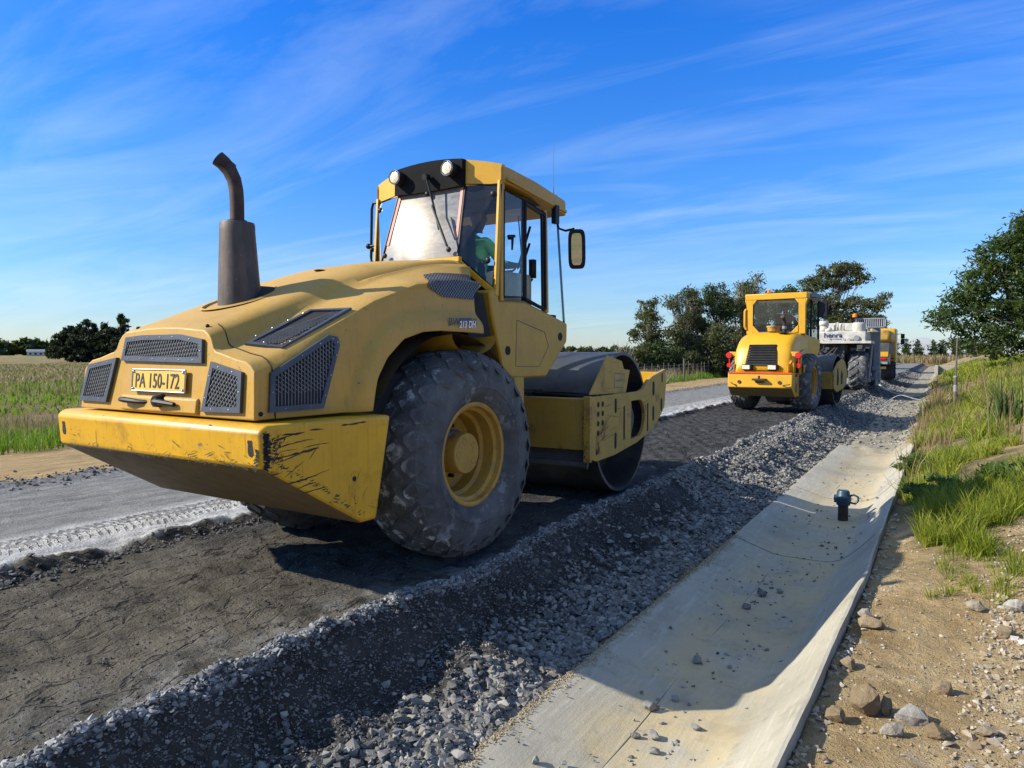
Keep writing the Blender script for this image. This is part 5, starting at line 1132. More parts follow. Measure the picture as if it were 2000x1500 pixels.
# ================================================================== loose stone
def hull(g, n):
    bm = bmesh.new()
    for _ in range(n): p = g.normal(size=3); p /= np.linalg.norm(p)**.9; bm.verts.new(p*g.uniform(.85, 1.12))
    bmesh.ops.convex_hull(bm, input=bm.verts); [bm.verts.remove(v) for v in [v for v in bm.verts if not v.link_faces]]; bmesh.ops.triangulate(bm, faces=bm.faces); bm.verts.index_update()
    V = np.array([v.co[:] for v in bm.verts]); F = np.array([[v.index for v in f.verts] for f in bm.faces]); bm.free(); return V, F
def rocks(name, P, r, mat, tint=None, sub=1, flat=.75, seed=1, k='stuff'):
    g = np.random.default_rng(seed); bases = []
    for b in range(10):
        V, F = hull(g, 11)
        for _ in range(0):                       # chop with random planes: angular crushed stone
            n = g.normal(size=3); n /= np.linalg.norm(n); d = g.uniform(.28, .72); q = V @ n - d; V = V - np.clip(q, 0, None)[:, None] * n
        V *= g.uniform(.7, 1.5, 3); bases.append((V, F))
    N = len(P); VV = []; FF = []; TT = []; off = 0; which = g.integers(0, 10, N)
    for b in range(10):
        ids = np.where(which == b)[0]
        if not len(ids): continue
        V, F = bases[b]; q = g.normal(size=(len(ids), 4)); q /= np.linalg.norm(q, axis=1)[:, None]; w, x, y, z = q.T
        Rm = np.stack([1-2*(y*y+z*z), 2*(x*y-z*w), 2*(x*z+y*w), 2*(x*y+z*w), 1-2*(x*x+z*z), 2*(y*z-x*w), 2*(x*z-y*w), 2*(y*z+x*w), 1-2*(x*x+y*y)], -1).reshape(-1, 3, 3)
        W = np.einsum('nij,vj->nvi', Rm, V) * r[ids][:, None, None]; W[..., 2] *= flat; W += P[ids][:, None, :]
        VV.append(W.reshape(-1, 3)); FF.append((F[None] + (np.arange(len(ids)) * len(V))[:, None, None] + off).reshape(-1, 3)); off += len(ids) * len(V)
        TT.append(np.repeat(g.random(len(ids)), len(V)))
    o = npmesh(name, np.concatenate(VV), np.concatenate(FF), mat, attr=np.concatenate(TT))
    return kind(o, k) if k else o
def stonemat(name, stops, sc=14):
    t = NT(name); a = t.node('ShaderNodeAttribute', attribute_name='tint').outputs['Fac']; c = t.ramp(a, stops)
    c = t.mix(t.mr(t.noise(sc, 6, .7), .35, .7, 0, .5), c, (.30, .30, .29), 'MIX'); return t.done(c, .9, 0, t.bump(t.noise(40, 5), .3, .006), .2)
M['stone'] = stonemat('crushed stone', [(0, (.055, .05, .042)), (.4, (.12, .112, .096)), (.75, (.205, .194, .168)), (1, (.33, .31, .26))])
M['darkstone'] = stonemat('dusty dark stone', [(0, (.03, .028, .025)), (.5, (.065, .061, .054)), (.8, (.12, .114, .102)), (1, (.24, .23, .20))])
M['clod'] = stonemat('dark clods', [(0, (.02, .019, .016)), (.7, (.06, .053, .042)), (1, (.12, .11, .09))])
M['palestone'] = stonemat('pale field stone', [(0, (.22, .145, .07)), (.45, (.33, .245, .14)), (.8, (.40, .325, .22)), (1, (.52, .48, .41))], 9)
M['grit'] = stonemat('sandy grit', [(0, (.26, .18, .08)), (1, (.46, .35, .18))])
def ygeo(n, a, b, g, p=1.0): u = g.random(n); return a + (b - a) * u**p
g = np.random.default_rng(3)
def scatter(n, fx, fy, rs, g): X = fx(n); Y = fy(n); r = g.uniform(rs[0], rs[1], n) * g.uniform(.6, 1.15, n); return np.stack([X, Y, H(X, Y) + r*.35], -1), r
# near slope, packed stones low down, fewer up in the fines
n = 16000; Y = ygeo(n, 1.0, 9.5, g, 1.25); X = -2.0 - np.abs(g.normal(0, .20 + .05*np.clip(Y-3, 0, 2), n)) + .03*g.normal(size=n); r = g.uniform(.008, .021, n)*g.uniform(.6, 1.6, n) * (1 + .03*(Y))
keep = (X > -2.95) & (X < -1.93) & (vnoise(X*4, Y*3, 77) > -.38 + .55*np.clip(-X-2.35, 0, 1)); X, Y, r = X[keep], Y[keep], r[keep]
rocks('gravel', np.stack([X, Y, H(X, Y) + r*.4], -1), r, M['stone'], seed=2)
n = 9000; Y = ygeo(n, 1.0, 10, g, 1.3); X = g.uniform(-3.05, -2.2, n); r = g.uniform(.003, .013, n)*g.uniform(.6,1.6,n)*g.uniform(.6, 1.3, n); rocks('gravel', np.stack([X, Y, H(X, Y)+r*.3], -1), r, M['darkstone'], seed=3)
n = 24000; Y = ygeo(n, 9, 26, g, 1.2); X = g.uniform(-3.06, -1.8, n); r = g.uniform(.012, .028, n)*(1+.01*Y); rocks('gravel', np.stack([X, Y, H(X, Y)+r*.4], -1), r, M['stone'], seed=4)
n = 9000; Y = ygeo(n, 26, 80, g, 1.5); X = g.uniform(-3.0, -1.8, n); r = g.uniform(.02, .05, n)*(1+.006*Y); rocks('gravel', np.stack([X, Y, H(X, Y)+r*.3], -1), r, M['stone'], seed=5)
n = 26000; Y = ygeo(n, 1.0, 9, g, 1.5); X = g.uniform(-3.03, -2.15, n); r = g.uniform(.0025, .0075, n); rocks('gravel', np.stack([X, Y, H(X, Y)+r*.3], -1), r, M['darkstone'], seed=16)
# crumbs along the crest, on the strip and along the ragged lip of the pale lane
n = 9000; Y = ygeo(n, .8, 14, g, 1.6); X = -3.02 + .04*g.normal(size=n); r = g.uniform(.003, .014, n)*g.uniform(.5,1.6,n); 
M['crumb'] = stonemat('limed crumbs', [(0, (.08, .08, .077)), (.6, (.17, .168, .16)), (1, (.38, .37, .345))]); rocks('rubble', np.stack([X, Y, H(X, Y)+r*.3], -1), r, M['crumb'], seed=6)
n = 16000; Y = ygeo(n, 1.0, 9, g, 1.3); X = g.uniform(-5.7, -3.1, n); r = g.uniform(.0018, .006, n) * g.uniform(.5, 1.6, n); k_ = vnoise(X*2.2, Y*2.2, 5) > -.2; X, Y, r = X[k_], Y[k_], r[k_]; rocks('rubble', np.stack([X, Y, H(X, Y)+r*.3], -1), r, M['clod'], seed=7)
n = 1700; Y = ygeo(n, 2.2, 14, g, 1.3); X = -5.62 + .08*g.normal(size=n); r = g.uniform(.004, .022, n)*g.uniform(.5, 1.2, n); rocks('rubble', np.stack([X, Y, H(X, Y)+r*.3], -1), r, M['clod'], seed=8)
n = 2600; Y = ygeo(n, 3, 40, g, 1.6); X = -9.45 + .28*g.normal(size=n); r = g.uniform(.006, .03, n)*g.uniform(.5, 1.2, n); rocks('rubble', np.stack([X, Y, H(X, Y)+r*.3], -1), r, M['darkstone'], seed=9)
# yellow grit at the foot of the slope; pebbles on sand
n = 12000; Y = ygeo(n, 1.2, 8, g, 1.3); X = -1.955 + .06*g.normal(size=n)*(.4+1.6*np.abs(vnoise(Y*2.5, Y*0, 9))); r = g.uniform(.0025, .0065, n); rocks('grit', np.stack([X + .55*kshift(Y), Y, np.where(X > -1.93, np.interp(X, [-1.93,-1.86,-1.50], [-.425,-.425,-.535]), H(np.minimum(X, -1.931), Y)) + r*.6+.004], -1), r, M['grit'], seed=10)
n = 30000; Y = ygeo(n, 1.6, 8, g, 1.3); X = g.uniform(-.46, 1.3, n); dens = .10 + 1.1*np.clip(X - .12 + .35*vnoise(X*2, Y*2, 56), 0, 1); k_ = (g.random(n) < dens); X, Y = X[k_], Y[k_]; r = g.uniform(.002, .007, len(X))*g.uniform(.5, 2.2, len(X)); rocks('gravel', np.stack([X, Y, H(X, Y)+r*.3], -1), r, M['palestone'], seed=11)
n = 1500; Y = ygeo(n, 1.8, 6.6, g, 1.0); X = -.02 + (Y-3.4)*.13 + np.abs(.42*g.normal(size=n)); r = g.uniform(.005, .016, n)*g.uniform(.5, 1.7, n); rocks('gravel', np.stack([X, Y, H(X, Y)+r*.3], -1), r, M['palestone'], seed=12)
n = 320; Y = ygeo(n, 1.5, 9, g, 1.4); X = -.475 + kshift(Y) + np.abs(.05*g.normal(size=n)); r = g.uniform(.008, .024, n); rocks('rubble', np.stack([X, Y, H(X, Y)+r*.2], -1), r, M['palestone'], seed=13)
n = 700; Y = ygeo(n, 9, 40, g, 1.3); X = g.uniform(-1.9, -.6, n); r = g.uniform(.015, .045, n)*(1+.01*Y); k_ = Y > 15.5; X, Y, r = X[k_], Y[k_], r[k_]; rocks('gravel', np.stack([X, Y, H(X, Y)+r*.3], -1), r, M['stone'], seed=14)
# small scatter in the trough
zt = lambda x: I(x, [-1.93,-1.86,-1.50,-1.40,-1.05,-.86,-.77,-.59], [-.425,-.425,-.535,-.553,-.556,-.515,-.45,-.265])
n = 480; Y = ygeo(n, 1.8, 15, g, 1.4); X = np.clip(-1.25 + .22*g.normal(size=n), -1.85, -.75); r = g.uniform(.004, .013, n)*g.uniform(.5, 1.8, n); rocks('gravel', np.stack([X, Y, np.array([zt(x) for x in X]) + r*.3], -1), r, M['stone'], seed=15)
# ================================================================== single rocks
t = NT('weathered field rock'); a = t.node('ShaderNodeAttribute', attribute_name='tint').outputs['Fac']
c = t.ramp(a, [(0, (.20, .14, .075)), (.45, (.34, .26, .16)), (.8, (.36, .33, .27)), (1, (.50, .48, .44))]); c = t.mix(t.mr(t.noise(16, 8, .75), .40, .66, 0, .75), c, (.17, .125, .07)); c = t.mix(t.mr(t.noise(30, 6, .7), .58, .66, 0, .6), c, (.46, .42, .35))
M['fieldrock'] = t.done(c, .95, 0, t.bump(t.math('ADD', t.noise(28, 9, .8), t.math('MULTIPLY', t.noise(9, 5, .6), 1.5)), .9, .02), .15)
def rock(label, x, y, d, sc=(1,1,.8), mat='palestone', base=None, seed=0, tint=.5, name='rock', group=None, rz=0):
    g = np.random.default_rng(seed); V, F = hull(g, 26); bm = bmesh.new(); vv = [bm.verts.new(p) for p in V]; [bm.faces.new([vv[i] for i in f]) for f in F]
    bmesh.ops.subdivide_edges(bm, edges=bm.edges, cuts=5, use_grid_fill=True); bmesh.ops.triangulate(bm, faces=bm.faces); bm.verts.index_update(); V = np.array([v.co[:] for v in bm.verts]); F = np.array([[v.index for v in f.verts] for f in bm.faces]); bm.free()
    V *= 1.05 + .07*fbm(V[:,0]*6+seed, V[:,1]*6-V[:,2]*5, seed+3, 4)[:, None] + .035*fbm(V[:,0]*15+V[:,2]*9, V[:,1]*15+seed, seed+9, 3)[:, None] + .13*fbm(V[:,0]*2.5+seed, V[:,1]*2.5+V[:,2]*1.7, seed, 4)[:, None]
    V = V * np.array(sc) * d/2; c, s = math.cos(rz), math.sin(rz); V = np.stack([V[:,0]*c - V[:,1]*s, V[:,0]*s + V[:,1]*c, V[:,2]], -1)
    z = float(H(np.array(x), np.array(y))) if base is None else base
    zmin = V[:,2].min()
    o = npmesh(name, V, F, M['fieldrock'] if mat == 'palestone' else M[mat], attr=np.full(len(V), tint)); o.location = (x, y, z - zmin*.72 if base is None else z - zmin*.95)
    shade(o.data, 24); return tag(o, label, 'rock', group)
rock('blocky brown rock beside its leaning slab on the sand', -.295, 4.0, .15, (1,.85,1.05), 'palestone', seed=1, tint=.18)
rock('thin leaning slab propped against the blocky brown rock', -.215, 4.06, .11, (.5,.9,.9), 'palestone', seed=2, tint=.22)
rock('white grey veined rock to the right of the leaning slab', -.10, 4.04, .15, (1,.75,.62), 'palestone', seed=3, tint=.9, rz=.4)
rock('flat tan rock on sand close to the drain edge', -.38, 5.25, .15, (1,.7,.62), 'palestone', seed=4, tint=.42)
rock('small grey rock touching the drain edge beside the flat tan one', -.43, 5.42, .10, (1,.8,.8), 'palestone', seed=5, tint=.8)
rock('wide pale rock on the far right sand under the grass', .22, 5.82, .12, (1,.8,.6), 'palestone', seed=6, tint=.7)
rock('bright white rock at the right edge of the sand', .45, 5.92, .13, (1,.8,.7), 'palestone', seed=7, tint=.93)
rock('crumbly whitish lump in front of the white veined rock', -.18, 3.83, .10, (1,.8,.7), 'palestone', seed=8, tint=.85)
rock('flat grey tan rock near the bottom right corner', .20, 4.06, .11, (1,.6,.5), 'palestone', seed=9, tint=.55)
rock('dull brown stone half buried right of the whitish lump', .01, 3.92, .12, (1,.7,.6), 'palestone', seed=10, tint=.1)
rock('small brown stone in the shade strip along the drain lip', -.42, 3.85, .10, (1,.9,.8), 'palestone', seed=11, tint=.2)
rock('yellowish stone halfway along the drain lip', -.44, 4.55, .09, (1,.8,.8), 'palestone', seed=12, tint=.4)
rock('round tan stone among pebbles on the sand', .03, 4.48, .10, (1,.8,.7), 'palestone', seed=13, tint=.35)
rock('tan lump on the pebbly ground at the right margin', .36, 5.45, .12, (1,.8,.6), 'palestone', seed=14, tint=.45)
for i, (x, y, d, l) in enumerate([(-1.45,4.05,.085,'dark oval stone on the trough joint'),(-1.36,4.25,.055,'small stone just inside the shadow tip in the trough'),(-1.41,3.72,.055,'left stone of the lower cluster in the trough'),(-1.32,3.76,.075,'largest stone of the lower cluster in the trough'),(-1.15,3.98,.06,'lone dark stone right of the trough clusters'),(-1.40,4.85,.075,'grey stone in the shaded trough past the shadow tip'),(-1.32,6.5,.085,'dark stone far up the shaded trough'),(-1.2,6.66,.07,'smaller stone next to the far dark one in the trough'),(-1.36,6.1,.07,'flat stone in the middle of the shaded trough'),(-1.27,3.62,.06,'stone nearest the camera in the trough')]):
    rock(l, x, y, d, (1,.75,.65), 'stone', float(zt(x)), 30+i, random.random(), 'stone')

# ================================================================== grass
def blades(name, P, h, w, mat, seed=1, lean=.45, parent=None):
    g = np.random.default_rng(seed); N = len(P); a = g.uniform(0, 2*np.pi, N); la = g.uniform(0, 2*np.pi, N); ln = np.abs(g.normal(0, lean, N)) * h
    dx, dy = np.cos(a)*w*.5, np.sin(a)*w*.5; lx, ly = np.cos(la)*ln, np.sin(la)*ln
    V = np.zeros((N, 8, 3)); 
    for k, (t_, ww) in enumerate(((0,1),(.4,.9),(.75,.6),(1,.08))):
        b = t_**1.9; z = h * (t_ - .28*(ln/np.maximum(h, 1e-4))*t_*t_)
        V[:, 2*k] = np.stack([P[:,0]+lx*b-dx*ww, P[:,1]+ly*b-dy*ww, P[:,2]+z], -1); V[:, 2*k+1] = np.stack([P[:,0]+lx*b+dx*ww, P[:,1]+ly*b+dy*ww, P[:,2]+z], -1)
    q = np.array([[0,1,3,2],[2,3,5,4],[4,5,7,6]]); F = (q[None] + (np.arange(N)*8)[:, None, None]).reshape(-1, 4)
    return npmesh(name, V.reshape(-1, 3), F, mat, parent, attr=np.repeat(g.random(N), 8))
def leafmat(name, stops, tr=.35, rough=.55, sc=1.5):
    t = NT(name); a = t.node('ShaderNodeAttribute', attribute_name='tint').outputs['Fac']; f = t.math('ADD', t.math('MULTIPLY', a, .55), t.math('MULTIPLY', t.noise(sc, 4, .6), .5))
    c = t.ramp(f, stops); t.done(c, rough, 0, None, .25)
    tl = t.node('ShaderNodeBsdfTranslucent'); t.L(t.mix(.5, c, (.25, .35, .03), 'MIX'), tl.inputs[0]); mx = t.node('ShaderNodeMixShader'); mx.inputs[0].default_value = tr
    t.L(t.bs.outputs[0], mx.inputs[1]); t.L(tl.outputs[0], mx.inputs[2]); t.L(mx.outputs[0], t.out.inputs[0]); return t.m
M['grass'] = leafmat('bank grass', [(.15, (.06, .10, .012)), (.45, (.18, .22, .02)), (.7, (.32, .33, .035)), (.95, (.48, .42, .12))])
M['drygrass'] = leafmat('dry meadow grass', [(.2, (.15, .12, .045)), (.5, (.26, .18, .09)), (.8, (.36, .25, .14))], .3)
M['greengrass'] = leafmat('lush meadow grass', [(.2, (.06, .12, .01)), (.6, (.14, .25, .015)), (.9, (.22, .32, .03))], .4)
g = np.random.default_rng(11)
def gp(n, x0, x1, y0, y1, p=1.0): return g.uniform(x0, x1, n), y0 + (y1-y0)*g.random(n)**p
# tussocks: sprays of blades leaning out from many clump centres
def clumps(nc, per, x0, x1, y0, y1, hh, ww, seed, keep, p=1.0, rad=.07, mat='grass', out=.75):
    g = np.random.default_rng(seed); X, Y = gp(nc, x0, x1, y0, y1, p); k_ = keep(X, Y); X, Y = X[k_], Y[k_]; n = len(X); big = g.uniform(.5, 1.25, n)**1.3
    q = np.repeat(np.arange(n), per); N = len(q); a = g.uniform(0, 2*np.pi, N); rr = rad*big[q]*g.random(N)**.6; px, py = X[q]+rr*np.cos(a), Y[q]+rr*np.sin(a)
    h = hh*big[q]*g.uniform(.4, 1.1, N); ln = h*out*(rr/rad)*g.uniform(.3, 1.25, N) + h*np.abs(g.normal(0, .12, N)); la = a + g.normal(0, .5, N); wv = g.uniform(0, 2*np.pi, N); w = ww*g.uniform(.6, 1.25, N)
    P = np.stack([px, py, H(px, py)-.01], -1); dx, dy = np.cos(wv)*w*.5, np.sin(wv)*w*.5; lx, ly = np.cos(la)*ln, np.sin(la)*ln; V = np.zeros((N, 8, 3))
    for k, (t_, s_) in enumerate(((0,1),(.4,.95),(.75,.65),(1,.08))):
        bb = t_**1.7; z = h*(t_ - .55*(ln/h)**1.5*t_*t_)
        V[:, 2*k] = np.stack([px+lx*bb-dx*s_, py+ly*bb-dy*s_, P[:,2]+z], -1); V[:, 2*k+1] = np.stack([px+lx*bb+dx*s_, py+ly*bb+dy*s_, P[:,2]+z], -1)
    qd = np.array([[0,1,3,2],[2,3,5,4],[4,5,7,6]]); F = (qd[None] + (np.arange(N)*8)[:, None, None]).reshape(-1, 4); tn = g.random(n)[q]*.6 + .4*g.random(N)
    return kind(npmesh('grass', V.reshape(-1, 3), F, M[mat], attr=np.repeat(tn, 8)), 'stuff')
e1 = lambda X, Y: (Y > 7.0 + .8*vnoise(X*2.2, Y*0, 4) + .9*np.clip(.22-X, 0, 1)) & (X > -.16 + .2*vnoise(Y*2.2, X*0, 8)) & (vnoise(X*2.0, Y*2.0, 14) > -.20)
clumps(330, 60, -.25, 1.15, 6.7, 9.0, .31, .0075, 71, e1)
clumps(70, 34, .45, 1.0, 5.3, 7.0, .22, .006, 72, lambda X, Y: (X > .40 + .30*(6.9-Y)) & (vnoise(X*3, Y*3, 7) > .0))
clumps(60, 26, -.2, .8, 6.0, 7.4, .14, .006, 77, lambda X, Y: X > -.05)
sandy = lambda X, Y: ((np.abs(Y - (10.0 + 1.9*X)) < .85 + .5*vnoise(X*2, Y*1.4, 9)) & (X > .02)) | ((np.abs(Y-(19+1.5*X)) < 1.0) & (X > .9))
bare = lambda X, Y: (X > -.36 + .2*vnoise(Y*1.7, X*0, 8)) & ~sandy(X, Y) & (vnoise(X*1.5, Y*1.1, 17) > -.06)
clumps(420, 44, -.5, 2.0, 8.8, 14, .26, .010, 73, bare, 1.0, .10)
clumps(800, 30, -.6, 3.4, 14, 27, .34, .015, 74, bare, 1.1, .14)
clumps(900, 22, -.6, 8, 27, 80, .4, .04, 75, lambda X, Y: (X > -.4) & (vnoise(X*.7, Y*.4, 19) > -.3), 1.3, .3)
clumps(260, 20, -.5, 3.6, 11, 34, .62, .011, 76, lambda X, Y: (vnoise(X*1.2, Y*.8, 23) > .0) & ~sandy(X, Y), 1.1, .10, 'drygrass', .45)
clumps(90, 16, -.45, .5, 17, 45, .5, .018, 78, lambda X, Y: X < .1, 1.2, .12, 'drygrass', .5)
# meadow beyond the left shoulder
def mead(n, x0, x1, y0, y1, hh, ww, thr, seed, mat, p=1.0, fs=.35):
    X = x1 + (x0-x1)*g.random(n)**p; Y = g.uniform(y0, y1, n); nn = vnoise(X*fs, Y*fs, seed); k_ = (nn > thr) & (X < -12.3 + .3*vnoise(Y*1.5, X*0, 6)); X, Y = X[k_], Y[k_]
    z = np.where(X > -12.9, H(X, Y), Hw(X, Y)); h = hh*g.uniform(.5, 1.2, len(X)); return kind(blades('grass', np.stack([X, Y, z-.02], -1), h, ww*g.uniform(.7, 1.3, len(X)), M[mat], seed, .35), 'stuff')
mead(15000, -14.6, -12.1, 4, 22, .26, .016, -.5, 81, 'greengrass', 1.0)
mead(8000, -18, -13.4, 4, 24, .26, .016, -.5, 82, 'drygrass', 1.0)
mead(16000, -40, -19.5, 6, 44, .17, .06, -.35, 83, 'greengrass', 1.0, .16)
mead(5000, -34, -20, 6, 40, .5, .035, -.1, 87, 'drygrass', 1.0, .16)
mead(26000, -110, -38, 10, 90, .25, .09, -.45, 84, 'drygrass', 1.3, .12)
mead(5000, -13.4, -12.2, 20, 62, .4, .03, -.5, 85, 'greengrass', 1.0); mead(12000, -22, -13, 20, 60, .75, .03, -.5, 86, 'drygrass', 1.0)

# ================================================================== trees
def leaves(name, cl, n, size, mat, parent, seed, droop=0, el=1.0, spread=.30, g2=None):
    """leaf-sized quads gathered round many twig tips inside the given crown lobes (x,y,z,rx,ry,rz)"""
    g = np.random.default_rng(seed); vol = np.array([c[3]*c[4]*c[5] for c in cl])**.75; w = vol/vol.sum(); tips = []; 
    nt = max(60, n // 34)
    for c, k in zip(cl, (w*nt).astype(int)+3):
        d = g.normal(size=(k, 3)); d /= np.linalg.norm(d, axis=1)[:, None]; r = g.uniform(.25, 1.0, k)**.5 * g.uniform(.85, 1.12, k); tips.append(np.array(c[:3]) + d*r[:, None]*np.array(c[3:]))
    tips = np.concatenate(tips); ms = np.mean([min(c[3:]) for c in cl]) * spread
    ti = g.integers(0, len(tips), n); P = tips[ti] + g.normal(size=(n, 3))*ms*np.array([1, 1, .6]); P[:, 2] -= droop*np.abs(g.normal(size=n))*ms
    a = g.normal(size=(n, 3)); a /= np.linalg.norm(a, axis=1)[:, None]; b = np.cross(a, g.normal(size=(n, 3))); b /= np.linalg.norm(b, axis=1)[:, None]
    s = size*g.uniform(.55, 1.3, n); A = a*(s*el)[:, None]; B = b*(s*.42)[:, None]
    V = np.stack([P-A, P+B*.9, P+A, P-B*.9], 1).reshape(-1, 3); F = np.arange(n*4).reshape(-1, 4)
    tt = np.repeat(np.clip(.5*g.random(len(tips))[ti] + .5*g.random(n), 0, 1), 4)
    return npmesh(name, V, F, mat, parent, attr=tt), tips
M['bark'] = plain('grey bark', (.13, .105, .08), .9, 0, .4, 8, .4)
M['palebark'] = plain('pale bark', (.30, .26, .20), .85, 0, .35, 6, .3)
M['leafdark'] = leafmat('dark leaf', [(.2, (.016, .028, .011)), (.55, (.042, .062, .02)), (.85, (.09, .115, .036))], .2, .6, .5)
M['leafolive'] = leafmat('olive leaf', [(.2, (.026, .034, .013)), (.5, (.065, .072, .028)), (.85, (.14, .135, .06))], .22, .6, .5)
M['leafgreen'] = leafmat('fresh green leaf', [(.2, (.018, .034, .010)), (.55, (.045, .074, .018)), (.85, (.10, .14, .035))], .3, .5, .6)
M['leafconifer'] = leafmat('conifer needle', [(.2, (.006, .012, .008)), (.6, (.014, .024, .014)), (.9, (.03, .044, .022))], .1, .7, .3)
M['leafbank'] = leafmat('bank leaf', [(.2, (.03, .055, .014)), (.6, (.07, .12, .025)), (.9, (.13, .17, .05))], .3, .5, 2)
def tree(name, label, loc, lobes, n, size, mat, trunk=.18, bark='bark', seed=1, droop=0, el=1.0, spread=.30, group=None, stems=1, bend=0, cat='tree'):
    rt = thing(name, label, cat, loc, 0, group); g = np.random.default_rng(seed)
    cr, tips = leaves('crown', lobes, n, size, M[mat], rt, seed, droop, el, spread)
    mb = MB(); zt_ = max(l[2] for l in lobes)
    for s in range(stems):
        ox, oy = (0, 0) if stems == 1 else (g.uniform(-.6, .6), g.uniform(-.6, .6)); pts = []
        top = zt_*(.82 if s == 0 else g.uniform(.5, .8)); mx = np.mean([l[0] for l in lobes])
        for t_ in np.linspace(0, 1, 7): pts.append((ox + (mx-ox)*t_**1.5*.8 + bend*math.sin(t_*3) + .06*g.normal()*t_, oy + .06*g.normal()*t_, -.3 + (top+.3)*t_))
        mb.tube(pts, [trunk*(1-.85*t_) for t_ in np.linspace(0, 1, 7)], 8)
        for l in lobes:
            for q in range(3):
                t_ = g.uniform(.3, .85); i = int(t_*6); a = Vector(pts[i]).lerp(Vector(pts[i+1]), t_*6-i); b = Vector(l[:3]) + Vector(g.normal(size=3)*np.array(l[3:])*.45)
                if b.z < a.z - .4: continue
                m_ = a.lerp(b, .5) + Vector((0, 0, -.06*(b-a).length)); mb.tube([a, m_, b], [trunk*.38*(1-t_)+.02, trunk*.2*(1-t_)+.014, .008], 5, False)
                for k in range(3): e = b + Vector(g.normal(size=3)*np.array(l[3:])*.4); mb.tube([m_.lerp(b, .6), e], [.016, .005], 4, False)
    mb.build('trunk', M[bark], rt, smooth=60, fix=False); return rt
G1 = 'trees behind the left wire fence'
def lob(seed, n, cx, cz, rx, rz, sx, sz, ry=None):
    g = np.random.default_rng(seed); o = []
    for _ in range(n): d = g.normal(size=3); d /= np.linalg.norm(d); r = g.uniform(.5, 1)**.6; k = g.uniform(.75, 1.25); o.append((cx + d[0]*r*rx, d[1]*r*(ry or rx), cz + d[2]*r*rz, sx*k, sx*k, sz*k))
    return o
tree('sapling', 'slender airy young tree standing alone left of the bushy row', (-16.76,45.9,0), lob(1, 15, .0, 3.2, .85, 1.5, .42, .40) + [(.3,0,4.9,.35,.35,.45),(-.9,0,2.6,.5,.5,.3),(.1,0,1.7,.8,.8,.5)], 4800, .10, 'leafolive', .09, 'bark', 21, 0, 1.1, .33, G1)
tree('casuarina', 'tall twin-crowned feathery tree, left one of the row by the fence', (-15.2,49.2,0), lob(2, 17, -.3, 4.2, 1.35, 1.5, .55, .55) + lob(3, 10, 0, 2.0, 1.5, 1.3, .7, .7) + [(-.9,0,5.1,.5,.5,.5),(.2,0,5.5,.45,.45,.5)], 8000, .105, 'leafolive', .13, 'bark', 22, .5, 1.3, .33, G1, 2)
tree('casuarina', 'tall open tree with blue sky through its crown, middle of the fence row', (-13.7,51.2,0), lob(4, 17, 0, 4.2, 1.15, 1.9, .52, .5) + [(.1,0,6.0,.45,.45,.4),(-.5,0,5.3,.5,.5,.5),(.9,0,4.2,.5,.5,.5)], 5200, .10, 'leafdark', .12, 'bark', 23, .3, 1.2, .33, G1)
tree('casuarina', 'dense drooping low tree in front of the open crowned one', (-13.3,48.6,0), lob(5, 13, 0, 2.2, 1.1, 1.5, .75, .8), 9500, .12, 'leafolive', .12, 'bark', 24, 1.2, 1.6, .3, G1)
tree('casuarina', 'brownish tall tree directly left of the clean roller cab', (-12.3,54.2,0), lob(6, 20, 0, 4.2, 1.6, 2.2, .65, .65) + lob(7, 12, .1, 1.9, 1.7, 1.4, .8, .8) + [(.6,0,6.9,.3,.3,.5),(-.4,0,6.4,.5,.5,.4)], 11500, .115, 'leafolive', .15, 'palebark', 25, .3, 1.2, .32, G1, 2)
tree('casuarina', 'dark tree rising just behind the clean roller cab roof', (-11.0,58.0,0), lob(8, 14, 0, 4.0, 1.9, 2.2, .8, .8), 8000, .14, 'leafdark', .15, 'bark', 26, .2, 1.1, .32, G1)
tree('gum_tree', 'tall spreading gum tree with layered crown above the white recycler', (-10.2,81.2,0), [(-2.6,0,7.4,1.5,1.4,.8),(-1.4,0,8.7,1.5,1.5,.8),(.3,0,9.9,1.6,1.6,.75),(1.9,0,10.1,1.3,1.3,.6),(2.5,0,9.0,1.1,1.1,.5),(.6,0,8.4,1.4,1.4,.7),(-.7,0,6.6,1.8,1.6,1.0),(2.3,0,6.6,1.5,1.4,.8),(4.2,0,6.5,1.0,1.0,.6),(5.1,0,7.2,.5,.5,.4),(3.2,0,5.3,1.3,1.3,.7),(1.2,0,5.0,1.8,1.6,1.0),(2.6,0,3.6,1.8,1.5,1.1),(0,0,3.2,2.0,1.6,1.3),(3.9,0,4.6,1.3,1.2,.9),(-2.0,0,4.4,1.5,1.4,1.0),(-1.8,0,6.0,1.4,1.4,.8)], 20000, .165, 'leafolive', .34, 'palebark', 27, .2, 1.1, .33)
